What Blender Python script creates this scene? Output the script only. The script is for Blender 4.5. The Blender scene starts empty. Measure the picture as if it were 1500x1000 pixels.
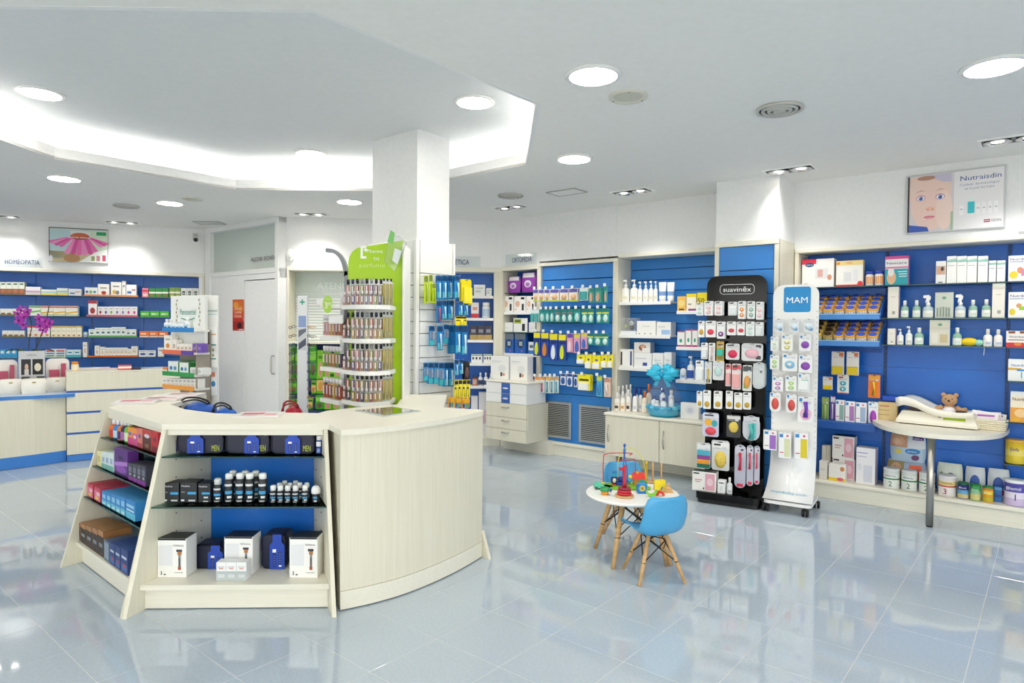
import bpy, bmesh, math, random
from mathutils import Vector, Matrix
random.seed(7)
SC = bpy.context.scene
COL = SC.collection
# ---------------------------------------------------------------- camera
FPX, CH = 954.0, 1.5
_b = Matrix(((1, 0, 0), (0, 0, -1), (0, 1, 0)))
_p, _r = math.radians(-1.26), math.radians(.44)
CM = _b @ Matrix(((1, 0, 0), (0, math.cos(_p), -math.sin(_p)), (0, math.sin(_p), math.cos(_p)))) @ \
    Matrix(((math.cos(_r), -math.sin(_r), 0), (math.sin(_r), math.cos(_r), 0), (0, 0, 1)))
cd = bpy.data.cameras.new('camera')
cam = bpy.data.objects.new('camera', cd)
COL.objects.link(cam)
cd.sensor_width = 36
cd.lens = FPX / 1500 * 36
cd.clip_start = .05
cam.matrix_world = Matrix.Translation((0, 0, CH)) @ CM.to_4x4()
SC.camera = cam
# ---------------------------------------------------------------- light and exposure
W = bpy.data.worlds.new('daylight')
SC.world = W
W.use_nodes = True
W.node_tree.nodes['Background'].inputs[0].default_value = (1, .955, .90, 1)
W.node_tree.nodes['Background'].inputs[1].default_value = 1.55
vs = SC.view_settings
vs.view_transform = 'Standard'
vs.look = 'None'
vs.gamma = 1
vs.use_curve_mapping = False
vs.exposure = 1.43
E_DOWN, E_COVE, E_SPOT = 27.0, 3.3, 7.0
SC.cycles.max_bounces = 8
SC.cycles.diffuse_bounces = 5
SC.cycles.glossy_bounces = 4
SC.cycles.transparent_max_bounces = 12
SC.cycles.caustics_reflective = False
SC.cycles.caustics_refractive = False
SC.cycles.sample_clamp_indirect = 4
SC.cycles.use_denoising = True


# ---------------------------------------------------------------- helpers
def ray(px, py):
    return CM @ Vector((px - 750, 500 - py, -FPX))


def P(px, py, z):
    d = ray(px, py)
    t = (z - CH) / d.z
    return Vector((d.x * t, d.y * t))


class Fr:
    """A vertical wall plane: s runs rightwards along it, o is the distance in front of it."""
    def __init__(s, a, b):
        s.a = Vector(a)
        d = Vector(b) - s.a
        s.L = d.length
        s.t = d / s.L
        s.n = Vector((s.t.y, -s.t.x))
        s.ang = math.atan2(s.t.y, s.t.x)

    def hit(s, px, py, o=0):
        p0 = s.a + s.n * o
        r = ray(px, py)
        r2 = Vector((r.x, r.y))
        k = s.n.dot(p0) / s.n.dot(r2)
        return (r2 * k - p0).dot(s.t), CH + r.z * k

    def S(s, px, o=0, py=480):
        return s.hit(px, py, o)[0]

    def pt(s, q, o=0, z=0):
        p = s.a + s.t * q + s.n * o
        return Vector((p.x, p.y, z))


def lin(h):
    h = h.lstrip('#')
    out = []
    for i in (0, 2, 4):
        c = int(h[i:i + 2], 16) / 255
        out.append(c / 12.92 if c <= .04045 else ((c + .055) / 1.055) ** 2.4)
    return out + [1]


MATS = {}


def newmat(name):
    m = bpy.data.materials.new(name)
    m.use_nodes = True
    return m, m.node_tree.nodes, m.node_tree.links, m.node_tree.nodes['Principled BSDF']


def C(c, rough=.42, metal=0.0):
    if c in MATS:
        return MATS[c]
    m, N, L, b = newmat('paint_' + c.strip('#'))
    b.inputs['Base Color'].default_value = lin(c)
    b.inputs['Metallic'].default_value = metal
    n = N.new('ShaderNodeTexNoise')
    n.inputs['Scale'].default_value = 60
    r = N.new('ShaderNodeMapRange')
    r.inputs[3].default_value = rough - .05
    r.inputs[4].default_value = rough + .07
    L.new(n.outputs[0], r.inputs[0])
    L.new(r.outputs[0], b.inputs['Roughness'])
    MATS[c] = m
    return m


def special(key, c, rough=.4, metal=0, **kw):
    m, N, L, b = newmat(key)
    b.inputs['Base Color'].default_value = lin(c)
    b.inputs['Roughness'].default_value = rough
    b.inputs['Metallic'].default_value = metal
    for k, v in kw.items():
        b.inputs[k.replace('_', ' ')].default_value = v
    MATS[key] = m
    return m, N, L, b


def grain(key, c, c2, scale, rough=.4, bump=0, det=4):
    m, N, L, b = special(key, c, rough)
    tc = N.new('ShaderNodeTexCoord')
    mp = N.new('ShaderNodeMapping')
    mp.inputs['Scale'].default_value = scale
    n = N.new('ShaderNodeTexNoise')
    n.inputs['Scale'].default_value = 1
    n.inputs['Detail'].default_value = det
    r = N.new('ShaderNodeValToRGB')
    r.color_ramp.elements[0].position, r.color_ramp.elements[1].position = .3, .7
    r.color_ramp.elements[0].color, r.color_ramp.elements[1].color = lin(c), lin(c2)
    L.new(tc.outputs['Object'], mp.inputs[0])
    L.new(mp.outputs[0], n.inputs[0])
    L.new(n.outputs[0], r.inputs[0])
    L.new(r.outputs[0], b.inputs['Base Color'])
    if bump:
        u = N.new('ShaderNodeBump')
        u.inputs['Strength'].default_value = bump
        u.inputs['Distance'].default_value = .002
        L.new(n.outputs[0], u.inputs['Height'])
        L.new(u.outputs[0], b.inputs['Normal'])


def sheer(key, tint, gloss=.12, body=None, amt=.0):
    """Thin clear sheet: tinted transparency, mirror gloss, optional milky body."""
    m, N, L, b = newmat(key)
    t = N.new('ShaderNodeBsdfTransparent')
    t.inputs[0].default_value = lin(tint)
    g = N.new('ShaderNodeBsdfGlossy')
    g.inputs['Roughness'].default_value = .04
    fr = N.new('ShaderNodeLayerWeight')
    fr.inputs[0].default_value = gloss
    mx = N.new('ShaderNodeMixShader')
    if key in ('film', 'clear', 'blister'):
        mx.inputs[0].default_value = gloss * .25
    else:
        L.new(fr.outputs['Fresnel'], mx.inputs[0])
    L.new(t.outputs[0], mx.inputs[1])
    L.new(g.outputs[0], mx.inputs[2])
    out = mx
    if body:
        d = N.new('ShaderNodeBsdfDiffuse')
        d.inputs[0].default_value = lin(body)
        m2 = N.new('ShaderNodeMixShader')
        m2.inputs[0].default_value = amt
        L.new(mx.outputs[0], m2.inputs[1])
        L.new(d.outputs[0], m2.inputs[2])
        out = m2
    L.new(out.outputs[0], N['Material Output'].inputs[0])
    MATS[key] = m


def glow(key, c, s):
    m, N, L, b = newmat(key)
    b.inputs['Base Color'].default_value = lin(c)
    b.inputs['Emission Color'].default_value = lin(c)
    b.inputs['Emission Strength'].default_value = s
    MATS[key] = m


grain('wall', '#eceded', '#f1f1f1', (30, 30, 30), .75, .03)
grain('ceil', '#f1f0ec', '#f4f3f0', (22, 22, 22), .8, .02)
grain('ceil2', '#e4e7e8', '#e8eaeb', (22, 22, 22), .8, .02)
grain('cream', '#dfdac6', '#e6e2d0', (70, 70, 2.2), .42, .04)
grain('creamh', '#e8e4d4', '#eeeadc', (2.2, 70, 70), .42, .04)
grain('bluep', '#0a62c6', '#1070d4', (2, 2, 2), .33)
grain('bluelit', '#2f80d0', '#3888d6', (2, 2, 2), .33)  # same blue as bluep, with stronger light put into the colour
grain('tile', '#b2c0ce', '#bdc9d5', (70, 70, 70), .045, 0, 6)
grain('grout', '#cfd2ce', '#dcdcd4', (9, 9, 9), .7)
for _k in ('tile',):
    MATS[_k].node_tree.nodes['Principled BSDF'].inputs['Specular IOR Level'].default_value = .85
grain('beech', '#c79a62', '#dcb37e', (9, 9, 60), .4)
grain('sponge', '#d9b945', '#f0d976', (60, 60, 60), .9, .8)
grain('plush', '#b98f66', '#d0a87e', (140, 140, 140), .95, .7)
grain('wicker', '#d8cfb4', '#efe8d2', (90, 30, 120), .7, .6)
special('steel', '#b9b6ae', .28, 1)
special('alu', '#c5c7c8', .35, .9)
special('chrome', '#dddddd', .08, 1)
special('black', '#0d0d10', .25)
special('gblack', '#050507', .12, Specular_IOR_Level=.25)
special('rubber', '#17181a', .6)
special('white', '#f4f4f2', .35)
special('gwhite', '#f3f4f5', .12)
special('seatblue', '#4ea6d8', .32)
special('lime', '#a9d300', .35)
special('frost', '#c3cec8', .18)
sheer('glass', '#e2f0ea', .04)
sheer('clear', '#fbfdfd', .12)
sheer('film', '#fcfdff', .16, '#ffffff', .05)
sheer('blister', '#f9fbfc', .2, '#ffffff', .14)
sheer('water', '#cfe6d3', .15)
special('gedge', '#16443c', .1)
glow('lamp', '#fff8ea', E_DOWN)
glow('cove', '#fdfbf8', E_COVE)
glow('lcd', '#8fc31c', .25)


class MB:
    """Collects shapes and links them as one mesh."""
    def __init__(s):
        s.v, s.f, s.m, s.sm, s.k = [], [], [], [], []

    def mi(s, c):
        if c not in s.k:
            s.k.append(c)
        return s.k.index(c)

    def add(s, vs, fs, c, smooth=False):
        o = len(s.v)
        s.v += [tuple(x) for x in vs]
        i = s.mi(c)
        for f in fs:
            s.f.append([o + j for j in f])
            s.m.append(i)
            s.sm.append(smooth)
        return s

    def box(s, x0, x1, y0, y1, z0, z1, c, b=0.0, mt=None):
        if b <= 0:
            v = [(x, y, z) for z in (z0, z1) for y in (y0, y1) for x in (x0, x1)]
            f = [(0, 2, 3, 1), (4, 5, 7, 6), (0, 1, 5, 4), (2, 6, 7, 3), (0, 4, 6, 2), (1, 3, 7, 5)]
        else:
            b = min(b, (x1 - x0) * .49, (y1 - y0) * .49, (z1 - z0) * .49)
            v = []
            X, Y, Z = (x0, x1), (y0, y1), (z0, z1)
            id_ = {}
            for i in (0, 1):
                for j in (0, 1):
                    for k in (0, 1):
                        dx, dy, dz = (b, -b)[i], (b, -b)[j], (b, -b)[k]
                        for a in range(3):
                            id_[i, j, k, a] = len(v)
                            v.append((X[i] + (0 if a == 0 else dx), Y[j] + (0 if a == 1 else dy), Z[k] + (0 if a == 2 else dz)))
            f = []
            for a in range(3):
                p, q = (a + 1) % 3, (a + 2) % 3
                for e in (0, 1):
                    cyc = []
                    for (m, n) in ((0, 0), (1, 0), (1, 1), (0, 1)):
                        t = [0, 0, 0]
                        t[a], t[p], t[q] = e, m, n
                        cyc.append(id_[t[0], t[1], t[2], a])
                    f.append(cyc if e else cyc[::-1])
                for (m, n) in ((0, 0), (1, 0), (1, 1), (0, 1)):
                    t0, t1 = [0, 0, 0], [0, 0, 0]
                    t0[a], t1[a] = 0, 1
                    t0[p] = t1[p] = m
                    t0[q] = t1[q] = n
                    q4 = [id_[(*t0, p)], id_[(*t1, p)], id_[(*t1, q)], id_[(*t0, q)]]
                    f.append(q4 if (m ^ n) else q4[::-1])
            for i in (0, 1):
                for j in (0, 1):
                    for k in (0, 1):
                        t3 = [id_[i, j, k, a] for a in range(3)]
                        f.append(t3 if (i + j + k) % 2 else t3[::-1])
        if mt:
            v = [mt @ Vector(q) for q in v]
        return s.add(v, f, c)

    def quad(s, pts, c):
        return s.add(pts, [tuple(range(len(pts)))], c)

    def rect(s, x0, x1, z0, z1, y, c):
        return s.quad([(x0, y, z0), (x1, y, z0), (x1, y, z1), (x0, y, z1)], c)

    def ell(s, cx, cz, rx, rz, y, c, n=14, a0=0, a1=360):
        return s.quad([(cx + rx * math.cos(math.radians(a0 + (a1 - a0) * i / (n if a1 - a0 == 360 else n - 1))), y,
                        cz + rz * math.sin(math.radians(a0 + (a1 - a0) * i / (n if a1 - a0 == 360 else n - 1)))) for i in range(n)], c)

    def lathe(s, prof, c, seg=14, cx=0, cy=0, sx=1, sy=1, cap=True, z0=0):
        """prof: list of (r, z) or (r, z, colour of the band above)."""
        n = len(prof)
        vs = []
        for q in prof:
            for i in range(seg):
                a = 2 * math.pi * i / seg
                vs.append((cx + q[0] * math.cos(a) * sx, cy + q[0] * math.sin(a) * sy, z0 + q[1]))
        o = len(s.v)
        s.v += vs
        for j in range(n - 1):
            col = prof[j][2] if len(prof[j]) > 2 else c
            i0 = s.mi(col)
            for i in range(seg):
                k = (i + 1) % seg
                s.f.append([o + j * seg + i, o + j * seg + k, o + (j + 1) * seg + k, o + (j + 1) * seg + i])
                s.m.append(i0)
                s.sm.append(True)
        if cap:
            for j, rv in ((0, True), (n - 1, False)):
                if prof[j][0] > 1e-4:
                    fc = [o + j * seg + i for i in range(seg)]
                    s.f.append(fc[::-1] if rv else fc)
                    s.m.append(s.mi((prof[max(0, j - 1)][2] if len(prof[max(0, j - 1)]) > 2 else c) if j else (prof[0][2] if len(prof[0]) > 2 else c)))
                    s.sm.append(False)
        return s

    def tube(s, pts, r, c, seg=6, closed=False):
        pts = [Vector(p) for p in pts]
        n = len(pts)
        o = len(s.v)
        rr = r if isinstance(r, (list, tuple)) else [r] * n
        up = Vector((0, 0, 1))
        for i, p in enumerate(pts):
            a = pts[(i - 1) % n] if closed else pts[max(0, i - 1)]
            b = pts[(i + 1) % n] if closed else pts[min(n - 1, i + 1)]
            d = (b - a).normalized()
            x = d.cross(up)
            if x.length < .05:
                x = d.cross(Vector((0, 1, 0)))
            x.normalize()
            y = x.cross(d)
            for k in range(seg):
                g = 2 * math.pi * k / seg
                s.v.append(tuple(p + x * math.cos(g) * rr[i] + y * math.sin(g) * rr[i]))
        m = s.mi(c)
        for i in range(n if closed else n - 1):
            j = (i + 1) % n
            for k in range(seg):
                l = (k + 1) % seg
                s.f.append([o + i * seg + k, o + i * seg + l, o + j * seg + l, o + j * seg + k])
                s.m.append(m)
                s.sm.append(True)
        if not closed:
            for i, rv in ((0, False), (n - 1, True)):
                fc = [o + i * seg + k for k in range(seg)]
                s.f.append(fc[::-1] if not rv else fc)
                s.m.append(m)
                s.sm.append(False)
        return s

    def prism(s, poly, z0, z1, c, ctop=None):
        n = len(poly)
        ar = sum(poly[i][0] * poly[(i + 1) % n][1] - poly[(i + 1) % n][0] * poly[i][1] for i in range(n))
        if ar < 0:
            poly = poly[::-1]
        v = [(p[0], p[1], z0) for p in poly] + [(p[0], p[1], z1) for p in poly]
        s.add(v, [tuple(range(n))[::-1]] + [(i, (i + 1) % n, n + (i + 1) % n, n + i) for i in range(n)], c)
        return s.add([(p[0], p[1], z1) for p in poly], [tuple(range(n))], ctop or c)

    def vprism(s, poly, y0, y1, c, cf=None):
        """poly in (x, z), extruded in depth."""
        n = len(poly)
        ar = sum(poly[i][0] * poly[(i + 1) % n][1] - poly[(i + 1) % n][0] * poly[i][1] for i in range(n))
        if ar < 0:
            poly = poly[::-1]
        v = [(p[0], y0, p[1]) for p in poly] + [(p[0], y1, p[1]) for p in poly]
        s.add(v, [tuple(range(n, 2 * n))[::-1]] + [(i, n + i, n + (i + 1) % n, (i + 1) % n) for i in range(n)], c)
        return s.add(v[:n], [tuple(range(n))], cf or c)

    def ball(s, cx, cy, cz, rx, ry, rz, c, seg=12, rings=7):
        pr = [(math.sin(math.pi * i / rings), -math.cos(math.pi * i / rings) * rz) for i in range(rings + 1)]
        pr[0], pr[-1] = (1e-5, -rz), (1e-5, rz)
        return s.lathe(pr, c, seg, cx, cy, rx, ry, False, cz)

    def mesh(s, name):
        me = bpy.data.meshes.new(name)
        me.from_pydata(s.v, [], s.f)
        for c in s.k:
            me.materials.append(C(c))
        me.polygons.foreach_set('material_index', s.m)
        me.polygons.foreach_set('use_smooth', s.sm)
        me.update()
        return me

    def build(s, name, parent=None, loc=None, rz=0.0):
        return ob(name, s.mesh(name), parent, loc, rz)


def ob(name, me, parent=None, loc=None, rz=0.0):
    o = bpy.data.objects.new(name, me)
    COL.objects.link(o)
    if parent is not None:
        o.parent = parent
    if loc is not None:
        o.location = (loc[0], loc[1], loc[2] if len(loc) > 2 else 0)
    o.rotation_euler[2] = rz
    return o


def struct(o):
    o['kind'] = 'structure'
    return o


def tag(o, label, cat, group=None):
    o['label'] = label
    o['category'] = cat
    if group:
        o['group'] = group
    return o


def empty(name, loc, rz=0.0, label=None, cat=None, group=None):
    o = ob(name, None, None, loc, rz)
    o.empty_display_size = .05
    if label:
        tag(o, label, cat, group)
    return o


def rnd(x0, x1, z0, z1, r, n=5):
    """Rounded rectangle outline in (x, z)."""
    out = []
    for cx, cz, a in ((x1 - r, z0 + r, -90), (x1 - r, z1 - r, 0), (x0 + r, z1 - r, 90), (x0 + r, z0 + r, 180)):
        for i in range(n):
            g = math.radians(a + 90 * i / (n - 1))
            out.append((cx + r * math.cos(g), cz + r * math.sin(g)))
    return out


TXT = {}
DG = None


def textmesh(t, h, c, w=None, bold=0.0):
    """Lettering centred on the origin in the x-z plane, capital height h, squeezed to width w."""
    key = (t, round(h, 4), c, round(w or 0, 4), bold)
    if key in TXT:
        return TXT[key]
    cu = bpy.data.curves.new('lettering', 'FONT')
    cu.body = t
    cu.align_x, cu.align_y = 'CENTER', 'CENTER'
    cu.size = h / .72
    cu.resolution_u = 2
    o = bpy.data.objects.new('lettering', cu)
    COL.objects.link(o)
    dg = bpy.context.evaluated_depsgraph_get()
    me = bpy.data.meshes.new_from_object(o.evaluated_get(dg))
    bpy.data.objects.remove(o)
    if me.vertices:
        xs = [v.co.x for v in me.vertices]
        ys = [v.co.y for v in me.vertices]
        cx, cy, wd = (max(xs) + min(xs)) / 2, (max(ys) + min(ys)) / 2, max(xs) - min(xs)
        k = w / wd if w else 1
        for v in me.vertices:
            v.co = ((v.co.x - cx) * k, 0, v.co.y - cy)
    me.materials.clear()
    me.materials.append(C(c))
    me.name = 'lettering'
    TXT[key] = me
    return me


def letter(t, parent, x, y, z, h, c, w=None, bold=0.0, tilt=0.0, name='lettering'):
    o = ob(name, textmesh(t, h, c, w, bold), parent, (x, y, z))
    if tilt:
        o.rotation_euler[0] = tilt
    return o
# ---------------------------------------------------------------- wall frames
ZC, ZR = 2.83, 3.12
LW = Fr((-6.522, 8.313), (-4.321, 9.126))
DW = Fr((-4.22, 9.12), (-2.82, 8.04))
AW = Fr((-2.82, 8.07), (-.14, 8.19))
OW = Fr((-.14, 8.19), (.322, 7.804))
RW = Fr((.322, 7.804), (3.88, 4.89))
ONE = Fr((-5, 0), (5, 0))


def fbox(fr, name, s0, s1, o0, o1, z0, z1, c, parent=None, b=0.0):
    """Box along a wall: s range, o range (distance in front), z range, built in the wall's own frame."""
    l = fr.pt((s0 + s1) / 2, (o0 + o1) / 2, z0)
    w, d = (s1 - s0) / 2, abs(o1 - o0) / 2
    return MB().box(-w, w, -d, d, 0, z1 - z0, c, b).build(name, parent, l, fr.ang)


def lbox(name, parent, x0, x1, y0, y1, z0, z1, c, b=0.0):
    """Box given in its parent's frame, origin at its base centre."""
    cx, cy = (x0 + x1) / 2, (y0 + y1) / 2
    return MB().box(x0 - cx, x1 - cx, y0 - cy, y1 - cy, 0, z1 - z0, c, b).build(name, parent, (cx, cy, z0))


# floor: a grout bed with every tile laid on it
PH, TS = math.radians(39.81), .397
uA, uB = Vector((-math.cos(PH), math.sin(PH))), Vector((math.sin(PH), math.cos(PH)))
floor = struct(MB().prism([(-9.6, -1.6), (7.4, -1.6), (7.4, 11), (-9.6, 11)], -.06, -.0009, 'grout').build('floor'))
g = .0014
tm = MB().box(-TS / 2 + g, TS / 2 - g, -TS / 2 + g, TS / 2 - g, -.008, 0, 'tile', .0008).mesh('tile')
cells = []
for i in range(-26, 30):
    for j in range(-14, 34):
        q = uA * (.27 + TS * (i + .5)) + uB * (.965 + TS * (j + .5))
        if -9.5 < q.x < 7.3 and -1.5 < q.y < 10.9:
            cells.append((q.x, q.y))
inv = CM.transposed()


def toscreen(x, y, z):
    c = inv @ Vector((x, y, z - CH))
    return (750 + FPX * c.x / -c.z, 500 - FPX * c.y / -c.z) if c.z < -.1 else (-9999, -9999)


def seen(x, y, z=0, m=90):
    a, b_ = toscreen(x, y, z)
    return -m < a < 1500 + m and -m < b_ < 1000 + 2 * m


cells.sort(key=lambda q: (not seen(*q), math.hypot(*q)))
for x, y in cells[:300]:
    ob('tile', tm, floor, (x, y, 0), math.pi - PH)
far = MB()
for x, y in cells[300:]:
    far.box(-TS / 2 + g, TS / 2 - g, -TS / 2 + g, TS / 2 - g, -.008, 0, 'tile', 0, Matrix.Translation((x, y, 0)) @ Matrix.Rotation(math.pi - PH, 4, 'Z'))
far.build('tile', floor)['kind'] = 'stuff'

# ceiling with its octagonal light well
OCT = [Vector(p) for p in ((-.86, 2.80), (.13, 3.92), (.10, 5.36), (-1.15, 6.43), (-2.73, 6.44), (-3.71, 5.30), (-3.73, 3.92), (-2.75, 2.78))]
OC = sum(OCT, Vector((0, 0))) / 8


def grow(poly, d):
    out = []
    n = len(poly)
    for i in range(n):
        a, b_, c = poly[i - 1], poly[i], poly[(i + 1) % n]
        e1, e2 = (b_ - a).normalized(), (c - b_).normalized()
        n1, n2 = Vector((e1.y, -e1.x)), Vector((e2.y, -e2.x))
        k = (n1 + n2).normalized()
        out.append(b_ + k * (d / max(.3, k.dot(n1))))
    return out


def holed(name, outer, inner, z, c):
    bm = bmesh.new()
    ed = []
    for pl in (outer, inner):
        vv = [bm.verts.new((p[0], p[1], z)) for p in pl]
        ed += [bm.edges.new((vv[i], vv[(i + 1) % len(vv)])) for i in range(len(vv))]
    bmesh.ops.triangle_fill(bm, edges=ed, use_beauty=True)
    for f in bm.faces:
        if f.normal.z > 0:
            f.normal_flip()
    r = bmesh.ops.extrude_face_region(bm, geom=bm.faces[:])
    bmesh.ops.translate(bm, vec=(0, 0, .02), verts=[v for v in r['geom'] if isinstance(v, bmesh.types.BMVert)])
    bmesh.ops.recalc_face_normals(bm, faces=bm.faces[:])
    me = bpy.data.meshes.new(name)
    bm.to_mesh(me)
    bm.free()
    me.materials.append(C(c))
    return ob(name, me)


sgn = 1 if (grow(OCT, .2)[0] - OC).length > (OCT[0] - OC).length else -1
WELL = grow(OCT, .2 * sgn)
ceiling = struct(holed('ceiling', [(-9.6, -1.6), (7.4, -1.6), (7.4, 11), (-9.6, 11)], OCT, ZC, 'ceil'))


def ring(a, b_, z0, z1, c):
    m = MB()
    n = len(a)
    v = [(p.x, p.y, z) for z in (z0, z1) for pl in (a, b_) for p in pl]
    f = []
    for i in range(n):
        j = (i + 1) % n
        f += [(i, j, 2 * n + j, 2 * n + i), (n + j, n + i, 3 * n + i, 3 * n + j), (j, i, n + i, n + j), (2 * n + i, 2 * n + j, 3 * n + j, 3 * n + i)]
    return m.add(v, f, c)


struct(ring(OCT, grow(OCT, .03 * sgn), ZC - .001, ZC + .10, 'wall').build('trim_1'))
struct(ring(WELL, grow(WELL, .05 * sgn), ZC + .02, ZR + .03, 'wall').build('trim_2'))
m = MB().prism([tuple(p) for p in grow(OCT, .24 * sgn)], ZR, ZR + .03, 'ceil2')
m.build('upper_ceiling', ceiling)
for i in range(8):
    a, b_ = grow(OCT, .11 * sgn)[i], grow(OCT, .11 * sgn)[(i + 1) % 8]
    d = b_ - a
    r = MB().box(-d.length / 2 + .05, d.length / 2 - .05, -.018, .018, 0, .02, 'white', .004).build('cove_light', None, ((a.x + b_.x) / 2, (a.y + b_.y) / 2, ZC + .021), math.atan2(d.y, d.x))
    tag(r, 'hidden strip lamp in the ceiling cove, ' + ['near right', 'right', 'far right', 'far', 'far left', 'left', 'near left', 'near'][i] + ' side of the octagon', 'lamp', 'cove strip lamps')
    MB().tube([(-d.length / 2 + .07, 0, .035), (d.length / 2 - .07, 0, .035)], .013, 'cove', 8).build('lamp_tube', r)

# walls: the upper bulkheads stand flush with the shelving fronts, the niches behind them are .30 deep


def wall(name, fr, s0, s1, parts, c='wall'):
    m = MB()
    for o0, o1, z0, z1, *r in parts:
        a, b_ = r if r else (s0, s1)
        m.box(a, b_, -o1, -o0, z0, z1, c)
    return struct(m.build(name, None, fr.pt(0, 0, 0), fr.ang))


E_L = -3.6
wall('wall_left', LW, E_L, 2.36, [(-.42, -.31, 0, ZC), (-.31, 0, 2.215, ZC)])
AL = AW.L
wall('wall_back', AW, 0, AL, [(-.42, -.31, 0, ZC, -.2, AL + .35), (-.31, 0, 2.235, ZC, -.02, AL)])
wall('wall_back_corner', OW, 0, OW.L, [(-.31, 0, 2.25, ZC)])
sA, sB = RW.S(902), RW.S(1048, .0)
cS0, cS1 = RW.S(1050, .45, 266), RW.S(1142, .45, 255)
wall('wall_right', RW, -.6, 7.2, [(-.42, -.31, 0, ZC), (-.31, .012, 2.285, ZC, 0, sA), (-.31, 0, 2.285, ZC, sA, cS0), (-.31, 0, 2.225, ZC, cS1 - .02, 7.2)])
column = wall('wall_column', RW, cS0, cS1, [(-.30, .45, 2.285, ZC)])
wall('wall_left_return', LW, 2.36, 3.4, [(-.42, -.31, 0, ZC)])
# a plastered strip and the glazed office partition at the back left
pil = struct(MB().box(-.10, .10, -.04, .16, 0, ZC, 'wall', .004).build('trim_3', None, (-4.30, 9.18, 0), LW.ang))
sd, se = DW.S(363.5, 0, 500), DW.S(414, 0, 500)
dz = DW.hit(364, 412)[1]
tz0, tz1 = DW.hit(364, 396)[1], DW.hit(364, 334)[1]
LD = DW.L
pw = MB()
pw.box(.06, sd - .02, -.05, .05, 0, tz0 - .03, 'wall')
pw.box(sd - .02, LD, -.05, .05, dz + .012, tz0 - .03, 'wall')
pw.box(.06, LD, -.07, .06, tz0 - .06, tz0, 'wall', .004)
pw.box(.06, LD, -.07, .06, tz1, ZC, 'wall', .004)
pw.box(-.02, .10, -.07, .06, 0, ZC, 'wall', .004)
pw.box(LD - .07, LD + .0, -.08, .06, 0, ZC, 'wall', .004)
pw.box(.06, LD, .06, .09, 0, ZC, 'wall')
pw.box(sd - .022, sd - .006, -.056, .05, 0, dz + .012, 'wall')
struct(pw.build('wall_partition', None, DW.pt(0), DW.ang))
win = struct(MB().box(.10, LD - .07, .0, .012, tz0, tz1, 'frost').build('window_1', None, DW.pt(0), DW.ang))
lz = DW.hit(385, 379)[1]
letter('ALCOR  ECHEVA', win, DW.S(388), -.012, lz, .055, '#5a3a52', .62, -.012)
door = struct(MB().box(sd, LD - .075, -.045, .0, .006, dz, 'wall', .003).build('door_1', None, DW.pt(0), DW.ang))
hz0, hz1, hs = DW.hit(410, 547)[1], DW.hit(410, 521)[1], DW.S(410.5)
MB().tube([(hs + .02, -.047, hz1), (hs - .03, -.10, hz1), (hs - .035, -.105, hz1 - .03), (hs - .035, -.105, hz0 + .03), (hs - .03, -.10, hz0), (hs + .02, -.047, hz0)], .011, 'steel', 8).build('door_handle', door)
# the shop front behind the camera lets the daylight in
fw = MB()
for x0, x1, z0, z1 in ((-9.6, 7.4, 0, .25), (-9.6, 7.4, 2.6, ZC), (-9.6, -8.8, .25, 2.6), (6.6, 7.4, .25, 2.6), (-1.2, -.9, .25, 2.6), (2.6, 2.9, .25, 2.6), (-5.1, -4.8, .25, 2.6)):
    fw.box(x0, x1, -1.6, -1.5, z0, z1, 'wall')
struct(fw.build('wall_front'))
for i, (x0, x1) in enumerate(((-8.8, -5.1), (-4.8, -1.2), (-.9, 2.6), (2.9, 6.6))):
    w_ = struct(MB().box(x0, x1, -1.56, -1.55, .25, 2.6, 'clear').build('window_%d' % (i + 2)))
    fm = MB()
    for a, b_, c_, d_ in ((x0, x1, .25, .31), (x0, x1, 2.54, 2.6), (x0, x0 + .06, .31, 2.54), (x1 - .06, x1, .31, 2.54)):
        fm.box(a, b_, -1.58, -1.53, c_, d_, 'alu')
    fm.build('window_frame', w_)
struct(MB().box(-9.6, -9.5, -1.6, 11, 0, ZC, 'wall').build('wall_far_left'))
struct(MB().box(7.3, 7.4, -1.6, 6, 0, ZC, 'wall').build('wall_far_right'))
struct(MB().prism([(-30, -25), (30, -25), (30, -1.6), (-30, -1.6)], -.12, -.06, '#b9b6ae').build('pavement'))

# the free-standing pillar
pc = Vector((-.79, 5.38))
pillar = struct(MB().prism([tuple(pc), tuple(pc + uB * .37), tuple(pc + uB * .37 + uA * .58), tuple(pc + uA * .58)], 0, ZR, 'wall').build('wall_pillar'))

# ---------------------------------------------------------------- ceiling fittings
def place_lamp(px, py, z, r, label):
    q = P(px, py, z)
    t = empty('downlight', (q.x, q.y, z), 0, label, 'ceiling light', 'round recessed downlights')
    MB().lathe([(r, -.012), (r + .022, -.008), (r + .026, 0), (r, 0), (r, -.012)], 'white', 28, cap=False).build('ring', t)
    MB().lathe([(1e-4, -.007), (r, -.007), (r, -.002)], 'lamp', 28, cap=False).build('diffuser', t)


for a in ((59, 136, ZR, .125, 'left of the three lit downlights inside the ceiling well'),
          (455, 224, ZR, .125, 'middle of the three lit downlights inside the ceiling well'),
          (695, 149, ZR, .125, 'right of the three lit downlights inside the ceiling well'),
          (94, 261, ZC, .125, 'lit round downlight on the low ceiling at far left, nearest the well'),
          (249, 297, ZC, .125, 'lit round downlight beside the beige ceiling speaker over the homeopathy corner'),
          (512, 295, ZC, .125, 'lit round downlight left of the pillar, in front of the twin spots'),
          (841, 232, ZC, .125, 'smaller lit downlight on the low ceiling right of the pillar'),
          (869, 110, ZC, .125, 'large lit downlight beside the perforated ceiling speaker'),
          (1456, 97, ZC, .125, 'large lit downlight at the upper right of the ceiling')):
    place_lamp(*a)
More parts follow.
